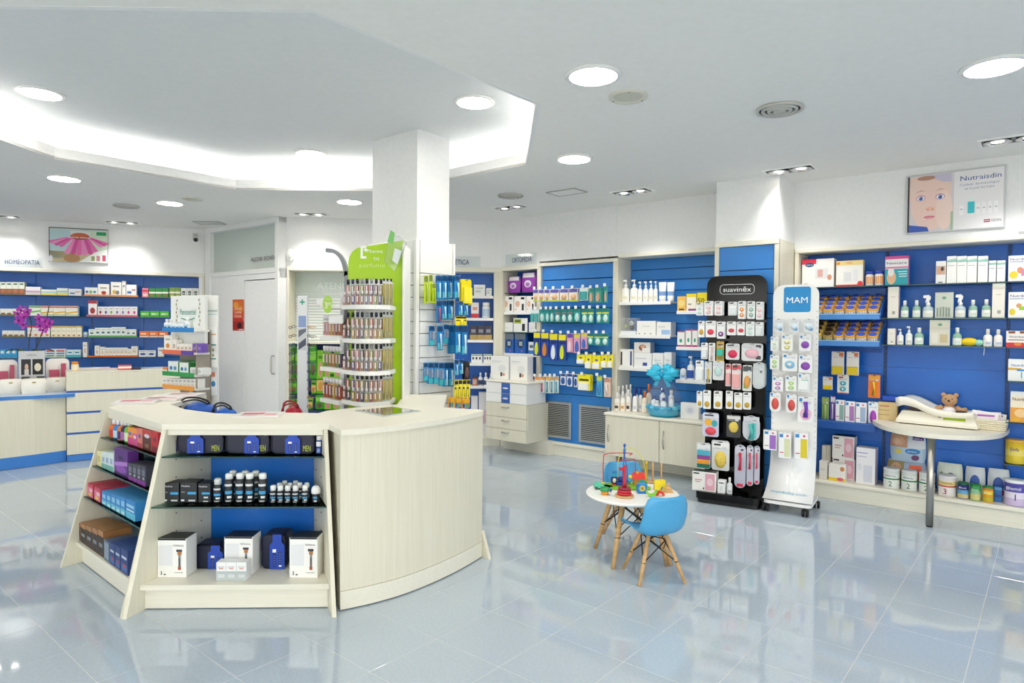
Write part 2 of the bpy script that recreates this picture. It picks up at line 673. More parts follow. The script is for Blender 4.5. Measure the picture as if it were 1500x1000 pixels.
# unseen downlights added outside the frame to light the shop floor
for x, y, wh in ((1.2, 1.2, 'just right of the viewer'), (-2.6, 1.2, 'just left of the viewer'), (3.6, 1.4, 'towards the right wall'), (-5.6, 3.2, 'towards the left side'), (-6.4, 6.2, 'over the far left desk')):
    t = empty('downlight', (x, y, ZC), 0, 'added unseen downlight outside the frame, ' + wh, 'ceiling light', 'added downlights near the entrance')
    MB().lathe([(.125, -.012), (.147, -.008), (.151, 0), (.125, 0), (.125, -.012)], 'white', 20, cap=False).build('ring', t)
    MB().lathe([(1e-4, -.007), (.125, -.007), (.125, -.002)], 'lamp', 20, cap=False).build('diffuser', t)


def speaker(px, py, r, label):
    q = P(px, py, ZC)
    t = empty('ceiling_speaker', (q.x, q.y, ZC), 0, label, 'speaker')
    MB().lathe([(r, 0), (r, -.006), (r * .93, -.012), (r * .72, -.010), (r * .70, -.006)], '#dcd9cb', 28, cap=False).build('rim', t)
    g_ = MB().lathe([(1e-4, -.012), (r * .1, -.012), (r * .3, -.010), (r * .71, -.006)], '#cfccbd', 24, cap=False)
    g_.build('grille', t)
    for k in range(3):
        a = k * 2.1 + .4
        MB().lathe([(.006, -.014), (.006, -.008)], '#8f8d83', 6, r * .83 * math.cos(a), r * .83 * math.sin(a)).build('screw', t)


speaker(920, 141, .115, 'round perforated ceiling speaker right of the large downlight')
speaker(282, 291, .105, 'round beige ceiling speaker right of a downlight, over the office corner')


def vent(px, py, r, label):
    q = P(px, py, ZC)
    t = empty('ceiling_vent', (q.x, q.y, ZC), 0, label, 'vent')
    MB().lathe([(1e-4, -.001), (r * .9, -.001)], '#3b3a38', 28, cap=False).build('duct', t)
    for k in range(4):
        q0 = r * (1 - k * .24)
        MB().lathe([(q0, -.002), (q0 + .004, -.012), (q0 - r * .06, -.018 - k * .004), (q0 - r * .15, -.010), (q0 - r * .12, -.003)], '#c9c7c1', 28, cap=False).build('vane', t)
    MB().lathe([(1e-4, -.02), (r * .12, -.02), (r * .16, -.012)], '#c9c7c1', 18, cap=False).build('vane', t)


vent(1142, 159, .135, 'round diffuser vent with dark rings, right of the perforated ceiling speaker')
vent(185, 301, .13, 'round diffuser vent over the pink flower poster')
vent(748, 286, .13, 'small round diffuser vent over the orthopaedics shelves')
for px, py, l in ((307, 326, 'flat rectangular grille on the ceiling by the office'), (830, 281, 'square access hatch in the ceiling over the insole panel')):
    q = P(px, py, ZC)
    t = tag(MB().box(-.16, .16, -.11, .11, -.006, 0, '#d5d4cc' if px < 500 else 'ceil', .002).build('ceiling_hatch', None, (q.x, q.y, ZC), RW.ang if px > 500 else 0), l, 'hatch')
    fr_ = MB()
    for e in (-1, 1):
        fr_.box(-.17, .17, e * .11 - .006, e * .11 + .006, -.009, 0, '#a9a8a1')
        fr_.box(e * .165 - .006, e * .165 + .006, -.11, .11, -.009, 0, '#a9a8a1')
    fr_.build('frame', t)


def twin(px, py, ang, label, tilt, n):
    q = P(px, py, ZC)
    t = empty('twin_spotlight', (q.x, q.y, ZC), ang, label, 'ceiling light', 'twin spotlights along the shelves')
    MB().box(-.18, .18, -.085, .085, -.0035, -.0005, 'black').build('housing', t)
    f_ = MB()
    for a in ((-.20, .20, -.105, -.085), (-.20, .20, .085, .105), (-.20, -.18, -.085, .085), (.18, .20, -.085, .085)):
        f_.box(*a, -.010, 0, 'white')
    f_.build('frame', t)
    for e in (-.09, .09):
        s_ = MB().lathe([(.078, -.006), (.083, -.015), (.074, -.019), (.066, -.008), (.04, -.004)], 'chrome', 20, e, 0, cap=False).build('reflector', t)
        MB().lathe([(1e-4, -.010), (.028, -.010), (.040, -.004)], 'spotbulb', 14, e, 0, cap=False).build('bulb', s_)
        ld = bpy.data.lights.new('spot', 'SPOT')
        ld.energy = E_SPOT
        ld.spot_size = math.radians(84)
        ld.spot_blend = .75
        ld.shadow_soft_size = .07
        ld.color = (1, .975, .94)
        lo = bpy.data.objects.new('spot_beam', ld)
        COL.objects.link(lo)
        lo.parent = t
        lo.location = (e, 0, -.035)
        lo.rotation_euler = (tilt, 0, 0)


glow('spotbulb', '#fff6e8', 6)
for a in ((926, 280, RW.ang, 'twin recessed spotlight over the blue insole panel', .30, 0),
          (1157, 248, RW.ang, 'twin recessed spotlight above the boxed column', .22, 0),
          (1485, 203, RW.ang, 'twin recessed spotlight at the right edge, above the baby poster', .30, 0),
          (748, 303, OW.ang, 'twin recessed spotlight above the orthopaedics sign', .30, 0),
          (455, 313, AW.ang, 'twin recessed spotlight in front of the frosted attention window', .25, 0),
          (179, 325, LW.ang, 'twin recessed spotlight above the pink flower poster', .25, 0),
          (3, 316, LW.ang, 'twin recessed spotlight cut by the left edge of the photo', .25, 0)):
    twin(*a)
# ---------------------------------------------------------------- wall shelving units
class Unit:
    """A fixture built in its wall's coordinates; its Empty stands on the floor at s0."""
    def __init__(u, fr, name, s0, label, cat, o0=0.0, z0=0.0, group=None):
        u.fr, u.s0, u.o0, u.z0 = fr, s0, o0, z0
        u.e = empty(name, fr.pt(s0, o0, z0), fr.ang, label, cat, group)

    def box(u, name, s0, s1, o0, o1, z0, z1, c, b=0.0, parent=None):
        cx, cy = (s0 + s1) / 2 - u.s0, -(o0 + o1) / 2 + u.o0
        w, d = (s1 - s0) / 2, abs(o1 - o0) / 2
        return MB().box(-w, w, -d, d, 0, z1 - z0, c, b).build(name, u.e, (cx, cy, z0 - u.z0))

    def shelf(u, s0, s1, o0, o1, z, glass=True):
        cx, cy = (s0 + s1) / 2 - u.s0, -(o0 + o1) / 2 + u.o0
        w, d = (s1 - s0) / 2, abs(o1 - o0) / 2
        m = MB()
        if glass:
            m.box(-w, w, -d + .004, d, -.008, 0, 'glass')
            m.box(-w, w, -d, -d + .004, -.008, 0, 'gedge')
        else:
            m.box(-w, w, -d, d, -.018, 0, 'white', .002)
            m.box(-w, w, -d - .006, -d, -.034, -.002, 'white', .001)
        return m.build('glass_shelf' if glass else 'shelf', u.e, (cx, cy, z - u.z0))

    def P(u, s, o, z):
        return (s - u.s0, -o + u.o0, z - u.z0)


DP = .29
# --- left wall: four bays of blue panels with glass shelves
LZ = [LW.hit(100, y)[1] for y in (432.6, 462.8, 493.6, 523.6)]
uL = Unit(LW, 'shelving_unit', -3.4, 'long blue-backed shelving of four glass shelves along the left wall', 'shelving')
seams = [-3.4, -1.75, -.9, LW.S(42), LW.S(127), LW.S(205), 2.33]
uL.box('cornice', -3.4, 2.36, -DP, .012, LW.hit(150, 397)[1] - .035, 2.214, 'creamh', .004)
uL.box('side_post', 2.33, 2.36, -DP, .008, 0, LW.hit(150, 397)[1] - .036, 'cream', .003)
for a, b in zip(seams, seams[1:]):
    uL.box('back_panel', a + .003, b - .003, -DP - .01, -DP, 0, 2.17, 'bluep', .002)
    for z in LZ:
        uL.shelf(a + .006, b - .006, -DP, -.012, z)
# --- right wall, bay A: slatted insole panel
s0, s1 = .03, RW.S(898)
ZA = RW.hit(845, 387)[1]
uA_ = Unit(RW, 'pegboard_unit', 0, 'flush blue slatted display panel with two metal grilles below', 'shelving')
uA_.box('cornice', 0, s1 + .06, -.2, .02, ZA, ZA + .04, 'creamh', .004)
uA_.box('side_post', 0, .03, -.2, .016, .16, ZA, 'cream', .003)
uA_.box('side_post', s1, s1 + .055, -DP, .016, .16, ZA, 'cream', .003)
uA_.box('plinth', 0, s1 + .055, -.2, .0, 0, .125, 'creamh', .003)
uA_.box('ledge', 0, s1 + .055, -.2, .022, .125, .16, 'creamh', .006)
pz0 = RW.hit(800, 575, -.02)[1]
uA_.box('back_panel', s0, s1, -.06, -.022, .16, pz0, 'bluelit', .002)
z = pz0
NS = 9
hh = (ZA - pz0) / NS
for k in range(NS):
    uA_.box('slat', s0, s1, -.06, -.02, pz0 + k * hh + .005, pz0 + (k + 1) * hh - .004, 'bluelit', .003)
uA_.box('slat_backing', s0, s1, -.075, -.061, pz0, ZA, '#24507f')
for x0, x1, y0, y1 in ((793, 836, 588, 641), (847.5, 893, 594, 650)):
    ga, gb = RW.S(x0, 0, 600), RW.S(x1, 0, 600)
    zt, zb = RW.hit((x0 + x1) / 2, y0)[1], RW.hit((x0 + x1) / 2, y1)[1]
    fr_ = MB()
    for a in ((-.5, .5, zt - .03, zt), (-.5, .5, zb, zb + .03)):
        fr_.box((a[0]) * (gb - ga), (a[1]) * (gb - ga), -.009, .009, a[2] - zb, a[3] - zb, 'alu', .002)
    for e in (-1, 1):
        c_ = e * ((gb - ga) / 2 - .015)
        fr_.box(c_ - .015, c_ + .015, -.009, .009, .03, zt - zb - .03, 'alu', .002)
    g_ = fr_.build('grille', uA_.e, uA_.P((ga + gb) / 2, -.012, zb))
    MB().box(-(gb - ga) / 2 + .02, (gb - ga) / 2 - .02, .005, .009, .02, zt - zb - .02, '#33281f').build('duct', g_)
    n = 17
    sl = MB().box(-(gb - ga) / 2 + .03, (gb - ga) / 2 - .03, -.007, .004, -.006, .006, 'alu', .002, Matrix.Rotation(.6, 4, 'X')).mesh('slat')
    for k in range(n):
        ob('slat', sl, g_, (0, 0, .045 + (zt - zb - .09) * k / (n - 1)))
# --- right wall, bay B
bA, bB = RW.S(905), cS0 + .01
uB_ = Unit(RW, 'shelving_unit', bA, 'blue slatted shelving niche between the insole panel and the boxed column', 'shelving')
ZB = RW.hit(975, 373)[1]
uB_.box('cornice', bA, bB - .005, -DP, .014, ZB, ZB + .04, 'creamh', .004)
uB_.box('side_panel', bA - .018, bA, -DP, .010, .13, ZB, 'cream', .003)
uB_.box('side_post', bB - .04, bB - .006, -DP, .012, .13, ZB, 'cream', .003)
zt = .60
NS = 14
hh = (ZB - zt) / NS
for k in range(NS):
    uB_.box('slat', bA, bB - .04, -DP, -DP + .02, zt + k * hh + .004, zt + (k + 1) * hh - .003, 'bluelit', .003)
uB_.box('slat_backing', bA, bB - .04, -DP - .014, -DP - .001, .02, ZB, '#24507f')
SB1, SB2 = [], []
for y in (441.5, 490.5, 539):
    z = RW.hit(945, y, -.03)[1]
    SB1.append(z)
    uB_.shelf(RW.S(907, -.03), RW.S(982, -.03), -DP + .021, -.03, z, False)
for y in (455, 508, 556.5):
    z = RW.hit(1010, y, -.03)[1]
    SB2.append(z)
    uB_.shelf(RW.S(991, -.03), RW.S(1040, -.03), -DP + .021, -.03, z, False)
# low cabinet under bay B
co = .30
ca, cb = RW.S(886, co, 620), RW.S(1050, co, 640)
uC = Unit(RW, 'base_cabinet', ca, 'low cream cabinet with two bowed-handle doors under the blue niche', 'cabinet', co)
zc1, zc0 = RW.hit(960, 611, co)[1], RW.hit(960, 677, co)[1]
uC.box('body', ca, cb, -.26, co - .02, zc0, zc1 - .03, 'cream', .003)
uC.box('worktop', ca - .012, cb + .01, -.262, co + .015, zc1 - .03, zc1, 'creamh', .008)
uC.box('kick_board', ca + .04, cb, -.24, .0, 0, zc0, 'creamh', .002)
dm = RW.S(965.5, co, 640)
for a, b, hx in ((ca + .004, dm - .003, RW.S(891, co, 640)), (dm + .003, cb - .004, RW.S(972, co, 640))):
    d_ = uC.box('door', a, b, co - .019, co, zc0 + .003, zc1 - .034, 'cream', .002)
    q = hx - (a + b) / 2
    MB().tube([(q, -.010, .11 + .03), (q, -.026, .16 + .03), (q, -.031, .20 + .03), (q, -.026, .24 + .03), (q, -.010, .29 + .03)], .006, 'steel', 7).build('handle', d_)
ZC1 = zc1
# --- the boxed column: cream frame and blue slats
uD = Unit(RW, 'column_panel', cS0, 'blue slatted panel in a cream frame boxed round the column', 'shelving', .45)
uD.box('top_rail', cS0 - .005, cS1 + .005, .435, .465, 2.235, 2.285, 'creamh', .004)
uD.box('side_rail', cS0 - .005, cS0 + .035, .435, .463, .02, 2.234, 'cream', .003)
uD.box('side_rail', cS1 - .03, cS1 + .005, .435, .463, .02, 2.234, 'cream', .003)
NS = 10
hh = (2.234 - .10) / NS
for k in range(NS):
    uD.box('slat', cS0 + .036, cS1 - .031, .436, .452, .10 + k * hh + .004, .10 + (k + 1) * hh - .003, 'bluelit', .003)
uD.box('backing', cS0 + .002, cS1, .41, .434, .0, 2.284, '#24507f')
uD.box('side_board', cS1 - .018, cS1 + .004, -.02, .409, 0, 2.284, 'cream', .003)
uD.box('side_board', cS0 - .004, cS0 + .018, -.02, .409, 0, 2.284, 'cream', .003)
# --- right wall, long section
rA, rM, rN = cS1 + .03, RW.S(1298, -DP), RW.S(1477, -DP)
uR = Unit(RW, 'shelving_unit', rA, 'wide blue shelving niche at right with glass shelves and cream plinth', 'shelving')
ZRt = 2.19
uR.box('cornice', rA - .02, 7.0, -DP, .015, ZRt, 2.224, 'creamh', .005)
uR.box('side_post', rA - .02, rA + .015, -DP, .012, .165, ZRt - .001, 'cream', .003)
uR.box('plinth', rA - .02, 7.0, -DP, 0, 0, .125, 'creamh', .003)
uR.box('ledge', rA - .02, 7.0, -DP, .03, .126, .162, 'creamh', .010)
ZLED = .162
for a, b in ((rA + .016, rM - .012), (rM + .012, rN - .012), (rN + .012, 5.2), (5.22, 7.0)):
    n = 6
    for k in range(n):
        h0, h1 = .165 + (ZRt - .165) * k / n, .165 + (ZRt - .165) * (k + 1) / n
        uR.box('back_panel', a, b, -DP - .012, -DP, h0 + .0008, h1 - .0008, 'bluep')
rail = MB().box(-.011, .011, -.004, .004, 0, ZRt - .17, '#1d4686')
for k in range(48):
    for e in (-.005, .005):
        rail.box(e - .0022, e + .0022, -.0046, -.004, .03 + k * .042, .05 + k * .042, '#0b1e3c')
rm = rail.mesh('slotted_rail')
for s in (rM, rN, 5.21):
    ob('slotted_rail', rm, uR.e, uR.P(s, -DP + .004, .165))
SZ = {}
SZ['top'] = RW.hit(1400, 414.3, -.02)[1]
SZ['mid'] = RW.hit(1390, 465.5, -.02)[1]
SZ['low'] = RW.hit(1390, 506.5, -.02)[1]
uR.shelf(rA + .02, rM - .004, -DP, -.02, SZ['top'])
uR.shelf(rM + .004, rN - .004, -DP, -.02, SZ['top'])
uR.shelf(rN + .004, 5.2, -DP, -.02, SZ['top'])
for k in ('mid', 'low'):
    uR.shelf(rM + .004, rN - .004, -DP, -.02, SZ[k])
    uR.shelf(rN + .004, 5.2, -DP, -.02, SZ[k])
for k, y in (('c', 558.5), ('d', 619), ('e', 681)):
    SZ[k] = RW.hit(1490, y, -.02)[1]
    uR.shelf(rN + .004, 5.2, -DP, -.02, SZ[k])
# two tilted blue jar trays and the ledge with a rail in the left bay of this section
TR = []
ta, tb = rA + .03, RW.S(1290, -.02)
for y in (462, 501):
    zz = RW.hit(1240, y, .0)[1]
    TR.append(zz)
    t_ = Unit(RW, 'tilted_tray', ta, 'upper tilted blue tray full of baby food jars' if y == 462 else 'lower tilted blue tray full of baby food jars', 'tray', 0, zz, 'tilted blue jar trays')
    mt = MB()
    w = tb - ta
    mt.box(0, w, 0, .015, -.035, .012, '#4f8fd6', .002)
    mt.box(0, w, -.002, .0, .008, .016, '#9cc4ee')
    mt.add([(0, .015, -.03), (w, .015, -.03), (w, .27, .12), (0, .27, .12), (0, .015, -.024), (w, .015, -.024), (w, .27, .126), (0, .27, .126)],
           [(0, 3, 2, 1), (4, 5, 6, 7), (0, 1, 5, 4), (2, 3, 7, 6), (1, 2, 6, 5), (3, 0, 4, 7)], '#2a63b6')
    for e in (0, w - .006):
        mt.add([(e, 0, -.035), (e + .006, 0, -.035), (e + .006, .27, .10), (e, .27, .10), (e, 0, .03), (e + .006, 0, .03), (e + .006, .27, .22), (e, .27, .22)],
               [(0, 3, 2, 1), (4, 5, 6, 7), (0, 1, 5, 4), (2, 3, 7, 6), (1, 2, 6, 5), (3, 0, 4, 7)], '#2f6dc4')
    mt.build('tray', t_.e, (0, -.005, 0))
zl = RW.hit(1250, 619, -.02)[1]
SZ['ledge2'] = zl
uR.box('shelf', rA + .03, rM - .02, -DP, -.03, zl - .02, zl, '#1f57a8', .003)
uR.box('shelf_lip', rA + .03, rM - .02, -.03, -.02, zl - .07, zl - .004, '#1f57a8', .003)
for y in (513, 548):
    z = RW.hit(1255, y, -DP + .02)[1]
    uR.box('hook_rail', rA + .03, rM - .03, -DP, -DP + .012, z - .015, z + .015, '#1f57a8', .002)
# --- orthopaedics niche, ethics niche and the attention window along the back
uO = Unit(OW, 'shelving_unit', 0, 'narrow blue niche under the orthopaedics sign, white and glass shelves', 'shelving')
ZO = OW.hit(760, 393)[1]
oA, oB = .035, OW.L - .03
uO.box('cornice', 0, OW.L, -DP, .012, ZO - .02, ZO + .035, 'creamh', .004)
uO.box('side_post', 0, .035, -DP, .01, .10, ZO - .021, 'cream', .003)
uO.box('side_post', oB, OW.L - .001, -DP, .01, .10, ZO - .021, 'cream', .003)
uO.box('back_panel', oA, oB, -DP, -DP + .012, .1, ZO - .02, 'bluep')
uO.box('plinth', 0, OW.L - .001, -DP, 0, 0, .099, 'creamh', .003)
OZ = []
for y, gl in ((428.5, True), (456.5, False), (486.5, True), (517.5, False)):
    z = OW.hit(757, y, -.02)[1]
    OZ.append(z)
    uO.shelf(oA, oB, -DP + .013, -.02, z, gl)
uE = Unit(AW, 'shelving_unit', 1.12, 'blue niche under the ethics sign, partly hidden by the pillar', 'shelving')
ZE = AW.hit(690, 396)[1]
eB = AW.S(723)
uE.box('cornice', 1.12, AL - .0, -DP, .012, ZE - .02, ZE + .035, 'creamh', .004)
uE.box('side_post', eB, AL - .001, -DP, .01, .10, ZE - .021, 'cream', .003)
uE.box('side_post', 1.12, 1.15, -DP, .01, .10, ZE - .021, 'cream', .003)
uE.box('back_panel', 1.151, eB - .001, -DP, -DP + .012, .1, ZE - .021, 'bluep')
uE.box('plinth', 1.12, AL - .001, -DP, 0, 0, .099, 'creamh', .003)
EZ = []
for y in (433, 465.5, 497.5, 531.5, 565):
    z = AW.hit(700, y, -.02)[1]
    EZ.append(z)
    uE.shelf(1.16, eB - .002, -DP + .013, -.02, z, False)
uT = Unit(AW, 'service_window', .03, 'cream framed attention window with white blind stripes over a blue shelf', 'window')
ZT = AW.hit(470, 394)[1]
tA, tB = AW.S(423.5), 1.09
zl = AW.hit(470, 500)[1]
ZTL = zl
uT.box('cornice', .03, 1.119, -DP, .012, ZT - .02, ZT + .035, 'creamh', .004)
uT.box('side_post', .03, tA, -DP, .01, 0, ZT - .021, 'cream', .003)
uT.box('side_post', tB, 1.119, -DP, .01, 0, ZT - .021, 'cream', .003)
uT.box('sill', tA, tB, -DP + .005, .03, zl - .03, zl, 'creamh', .004)
uT.box('back_panel', tA, tB, -DP, -DP + .012, .05, zl - .031, '#1d3f7c')
pane = uT.box('pane', tA, tB, -DP + .02, -DP + .028, zl, ZT - .021, 'frost')
letter('ATENCIÓ', pane, .02, -.006, (ZT - zl) * .80, .085, '#e3e9e6', .52, .01)
nb = 15
for k in range(nb):
    uT.box('blind_stripe', tA + .01, tB - .01, -DP + .029, -DP + .032, zl + .02 + k * .036, zl + .042 + k * .036, '#eceeec')
uT.box('blind_stripe', tA + .01, tB - .01, -DP + .029, -DP + .032, zl + .60, zl + .606, '#eceeec')
TZ = []
for y in (555, 577, 600):
    z = AW.hit(470, y, -.05)[1]
    TZ.append(z)
    uT.shelf(tA, tB, -DP + .013, -.02, z, True)
# acrylic signs standing on the cornices
for fr, x0, x1, y0, y1, t, w, pl in ((LW, 0, 62, 376, 391, 'HOMEOPATIA', (7, 58), 'over the left shelving'), (OW, 741, 786, 371, 390, 'ORTOPÈDIA', (750, 779), 'over the niche of boxes beside the insole panel'),
                                     (AW, 646, 704, 375, 393, 'DIETÈTICA', (650, 687.5), 'right of the pillar, partly hidden behind it')):
    a, b = fr.S(x0, .0, 385), fr.S(x1, .0, 385)
    zb = {LW: 2.214, OW: ZO + .035, AW: ZE + .035}[fr]
    zt = max(zb + .12, fr.hit((x0 + x1) / 2, y0)[1])
    t_ = Unit(fr, 'acrylic_sign', a, 'clear acrylic sign with blue capitals ' + pl, 'sign', .008, zb, 'clear department signs')
    pl_ = t_.box('plate', a, b, .004, .008, zb, zt, 'clear')
    ta_, tb_ = fr.S(w[0], .01, 385), fr.S(w[1], .01, 385)
    letter(t, t_.e, (ta_ + tb_) / 2 - a, -.0025, (zt - zb) * .52, .062, '#26306e', tb_ - ta_)
    if fr is LW:
        t_.box('underline', ta_, tb_ + .04, .0085, .0095, zb + .012, zb + .020, '#b9bcc6')
# drawer cabinet in front of the orthopaedics niche
do = .40
da, db = OW.S(711.5, do, 620), OW.S(771, do, 620)
uW = Unit(OW, 'drawer_cabinet', da, 'cream five-drawer cabinet with blue centred pulls under white boxes', 'cabinet', do)


def DZ(y):
    return OW.hit(741, y, do)[1]


dzs = [DZ(646), DZ(628), DZ(611), DZ(590.5), DZ(576.5), DZ(560.5)]
uW.box('body', da, db, -.02, do - .02, dzs[0], dzs[3] - .001, 'cream', .003)
uW.box('upper_body', da, db - .004, .03, do - .014, dzs[3], dzs[5], 'white', .003)
uW.box('worktop', da - .01, db + .035, -.02, do + .015, dzs[5], dzs[5] + .022, 'creamh', .008)
uW.box('kick_board', da + .02, db + .09, -.02, .085, 0, dzs[0] - .001, 'creamh', .002)
for k in range(5):
    lo = k < 3
    a, b, z0, z1 = da + .002, db - .002, dzs[k] + .002, dzs[k + 1] - .002
    d_ = uW.box('drawer', a, b, do - .019, do, z0, z1, 'cream' if lo else 'white', .002)
    cw = (b - a)
    if lo:
        MB().tube([(-.05, -.010, (z1 - z0) * .72), (-.045, -.028, (z1 - z0) * .70), (.045, -.028, (z1 - z0) * .70), (.05, -.010, (z1 - z0) * .72)], .005, 'steel', 6).build('handle', d_)
    else:
        MB().box(-.065, .065, -.0135, -.010, .001, z1 - z0 - .001, '#3c64b0', .001).build('pull_plate', d_)
        MB().ball(0, -.018, (z1 - z0) * .5, .045, .012, .012, '#d7e0ef', 12, 6).build('handle', d_)
CABZ = dzs[5] + .022
# ---------------------------------------------------------------- the octagonal display island
HT = .957


class Bay:
    """Open leaning display bay between two mitred side boards."""
    def __init__(b, name, a, c, da, dc, label):
        b.fr = Fr(a, c)
        b.a, b.c = Vector(a), Vector(c)
        b.da, b.dc = Vector(da).normalized(), Vector(dc).normalized()
        b.ni = -b.fr.n
        b.e = empty(name, (a[0], a[1], 0), b.fr.ang, label, 'display counter')

    def L(b, q, e=0.0):
        return b.a + b.da * (q / b.da.dot(b.ni)) + b.fr.t * e

    def R(b, q, e=0.0):
        return b.c + b.dc * (q / b.dc.dot(b.ni)) - b.fr.t * e

    def loc(b, p, z=0.0):
        v = Vector((p[0], p[1])) - b.a
        return (v.dot(b.fr.t), v.dot(b.ni), z)

    def poly(b, q0, q1, e=.024):
        return [b.L(q0, e), b.R(q0, e), b.R(q1, e), b.L(q1, e)]

    def slab(b, name, q0, q1, z0, z1, c, e=.024, parent=None, edge=None):
        pl = [b.loc(p)[:2] for p in b.poly(q0, q1, e)]
        m = MB().prism(pl, z0, z1, c)
        if edge:
            p2 = [b.loc(p)[:2] for p in b.poly(q0 - .003, q0, e)]
            m.prism(p2, z0, z1, edge)
        return m.build(name, b.e)

    def side(b, left, q1, zt, lean):
        """Leaning side board with the foot running out to the front corner."""
        m = MB()
        o, d = (b.a, b.da) if left else (b.c, b.dc)
        k = 1 / d.dot(b.ni)
        prof = [(0, 0), (lean * k, zt), (q1 * k, zt), (q1 * k, 0)]
        th = .0225
        v = []
        for e in (0.0005, th):
            for r, z in prof:
                p = o + d * r + b.fr.t * (e if left else -e)
                v.append(b.loc(p, z))
        f = [(0, 1, 2, 3), (7, 6, 5, 4), (0, 4, 5, 1), (1, 5, 6, 2), (2, 6, 7, 3), (3, 7, 4, 0)]
        if not left:
            f = [q[::-1] for q in f]
        return m.add(v, f, 'cream').build('side_board', b.e)


lean = .262
B1 = Bay('display_counter', (-1.974, 3.278), (-.892, 3.32), (.164, .652), (-.42, .907), 'front bay of the cream display island, holding razors and black deodorants')
B2 = Bay('display_counter', (-2.779, 3.988), (-1.976, 3.280), (.565, .825), (.244, .970), 'left leaning bay of the cream display island, with colourful boxes')
IZ = {}
for b, zs in ((B1, (.785, .53)), (B2, (.775, .60, .415))):
    b.side(True, .62, HT - .031, lean)
    b.side(False, .62, HT - .031, lean)
    b.slab('kick_board', .115, .135, 0.006, .113, 'creamh')
    b.slab('base_board', .085, .60, .114, .14, 'creamh')
    b.slab('back_panel', .60, .618, .141, HT - .031, 'bluep')
    b.slab('top_rail', lean + .012, lean + .034, HT - .062, HT - .031, 'creamh')
    for z in zs:
        q = .268 * z / HT + .012
        b.slab('glass_shelf', q, .59, z - .008, z, 'glass', edge='gedge')
    pin = MB()
    for i in range(7):
        for sd_ in (b.L, b.R):
            for q in (.33, .52):
                p = b.loc(sd_(q, .0242), .25 + i * .1)
                pin.box(p[0] - .002, p[0] + .002, p[1] - .003, p[1] + .003, p[2] - .003, p[2] + .003, '#4b4638')
    pin.build('shelf_pin', b.e)['kind'] = 'stuff'
# curved front: panels following the bow
CV = [(-.893, 3.392), (-.75, 3.478), (-.60, 3.60), (-.44, 3.79), (-.30, 4.00), (-.186, 4.215)]


def smooth(pts, n):
    out = []
    for i in range(len(pts) - 1):
        p0, p1, p2, p3 = (Vector(pts[max(0, min(len(pts) - 1, j))]) for j in (i - 1, i, i + 1, i + 2))
        for k in range(n):
            t = k / n
            out.append(.5 * ((2 * p1) + (p2 - p0) * t + (2 * p0 - 5 * p1 + 4 * p2 - p3) * t * t + (3 * p1 - p0 - 3 * p2 + p3) * t ** 3))
    return out + [Vector(pts[-1])]


CVS = smooth(CV, 6)
cent = Vector((-1.6, 4.4))


def inset(pts, d):
    out = []
    for i, p in enumerate(pts):
        a, c = pts[max(0, i - 1)], pts[min(len(pts) - 1, i + 1)]
        t = (c - a).normalized()
        n = Vector((t.y, -t.x))
        out.append(p - n * d)
    return out


ce = empty('display_counter', (-.6, 3.9, 0), 0, 'bowed blank cream front of the display island, right of the razor bay', 'display counter')


def rel(pts, o=(-.6, 3.9)):
    return [(p[0] - o[0], p[1] - o[1]) for p in pts]


MB().prism(rel(CVS + [Vector((-.455, 4.35)), Vector((-.956, 4.40)), Vector((-1.185, 4.06))]), .106, HT - .031, 'cream').build('curved_panel', ce)
MB().prism(rel(inset(CVS, -.004)[1:] + [Vector((-.47, 4.33)), Vector((-.95, 4.38)), Vector((-1.15, 4.0))] + inset(CVS, -.002)[:1]), .008, .104, 'creamh').build('kick_panel', ce)
m = MB()
v = [(-.183, 4.218, 0), (-.140, 4.165, 0), (-.19, 4.225, .17), (-.167, 4.236, 0), (-.124, 4.183, 0), (-.174, 4.243, .17)]
m.add([(x + .6, y - 3.9, z) for x, y, z in v], [(0, 1, 2), (5, 4, 3), (0, 3, 4, 1), (1, 4, 5, 2), (2, 5, 3, 0)], 'cream').build('end_foot', ce)
# worktop ring
TOP = [(-2.62, 4.22), (-1.905, 3.538), (-1.008, 3.582)]
tp = [Vector(p) for p in TOP] + inset(CVS, -.012)[:-1] + [Vector((-.182, 4.262)), Vector((-.458, 4.37)), Vector((-.519, 5.20)), Vector((-.86, 5.20)), Vector((-.797, 4.52)), Vector((-.956, 4.43)),
      Vector((-1.18, 4.16)), Vector((-1.20, 4.04)), Vector((-1.42, 4.05)), Vector((-1.68, 3.975)), Vector((-1.82, 3.995)), Vector((-2.10, 4.175)), Vector((-2.32, 4.42)), Vector((-2.37, 5.05)), Vector((-2.76, 5.05))]
we = empty('worktop', (-1.4, 4.3, 0), 0, 'cream worktop running round the display island', 'worktop')
bm = bmesh.new()
vv = [bm.verts.new((p.x + 1.4, p.y - 4.3, HT - .03)) for p in tp]
fc = bm.faces.new(vv)
r = bmesh.ops.extrude_face_region(bm, geom=[fc])
bmesh.ops.translate(bm, vec=(0, 0, .03), verts=[q for q in r['geom'] if isinstance(q, bmesh.types.BMVert)])
bmesh.ops.triangulate(bm, faces=[f for f in bm.faces if len(f.verts) > 4])
bmesh.ops.recalc_face_normals(bm, faces=bm.faces[:])
me = bpy.data.meshes.new('top_board')
bm.to_mesh(me)
bm.free()
me.materials.append(C('creamh'))
ob('top_board', me, we)
MB().prism([(p[0] + 1.4, p[1] - 4.3) for p in ((-2.72, 4.30), (-2.40, 4.49), (-2.40, 5.0), (-2.72, 5.0))], 0, HT - .031, 'cream').build('leg_panel', we)
MB().prism([(p[0] + 1.4, p[1] - 4.3) for p in ((-.81, 4.55), (-.50, 4.42), (-.55, 5.16), (-.84, 5.16))], 0, HT - .031, 'cream').build('leg_panel', we)
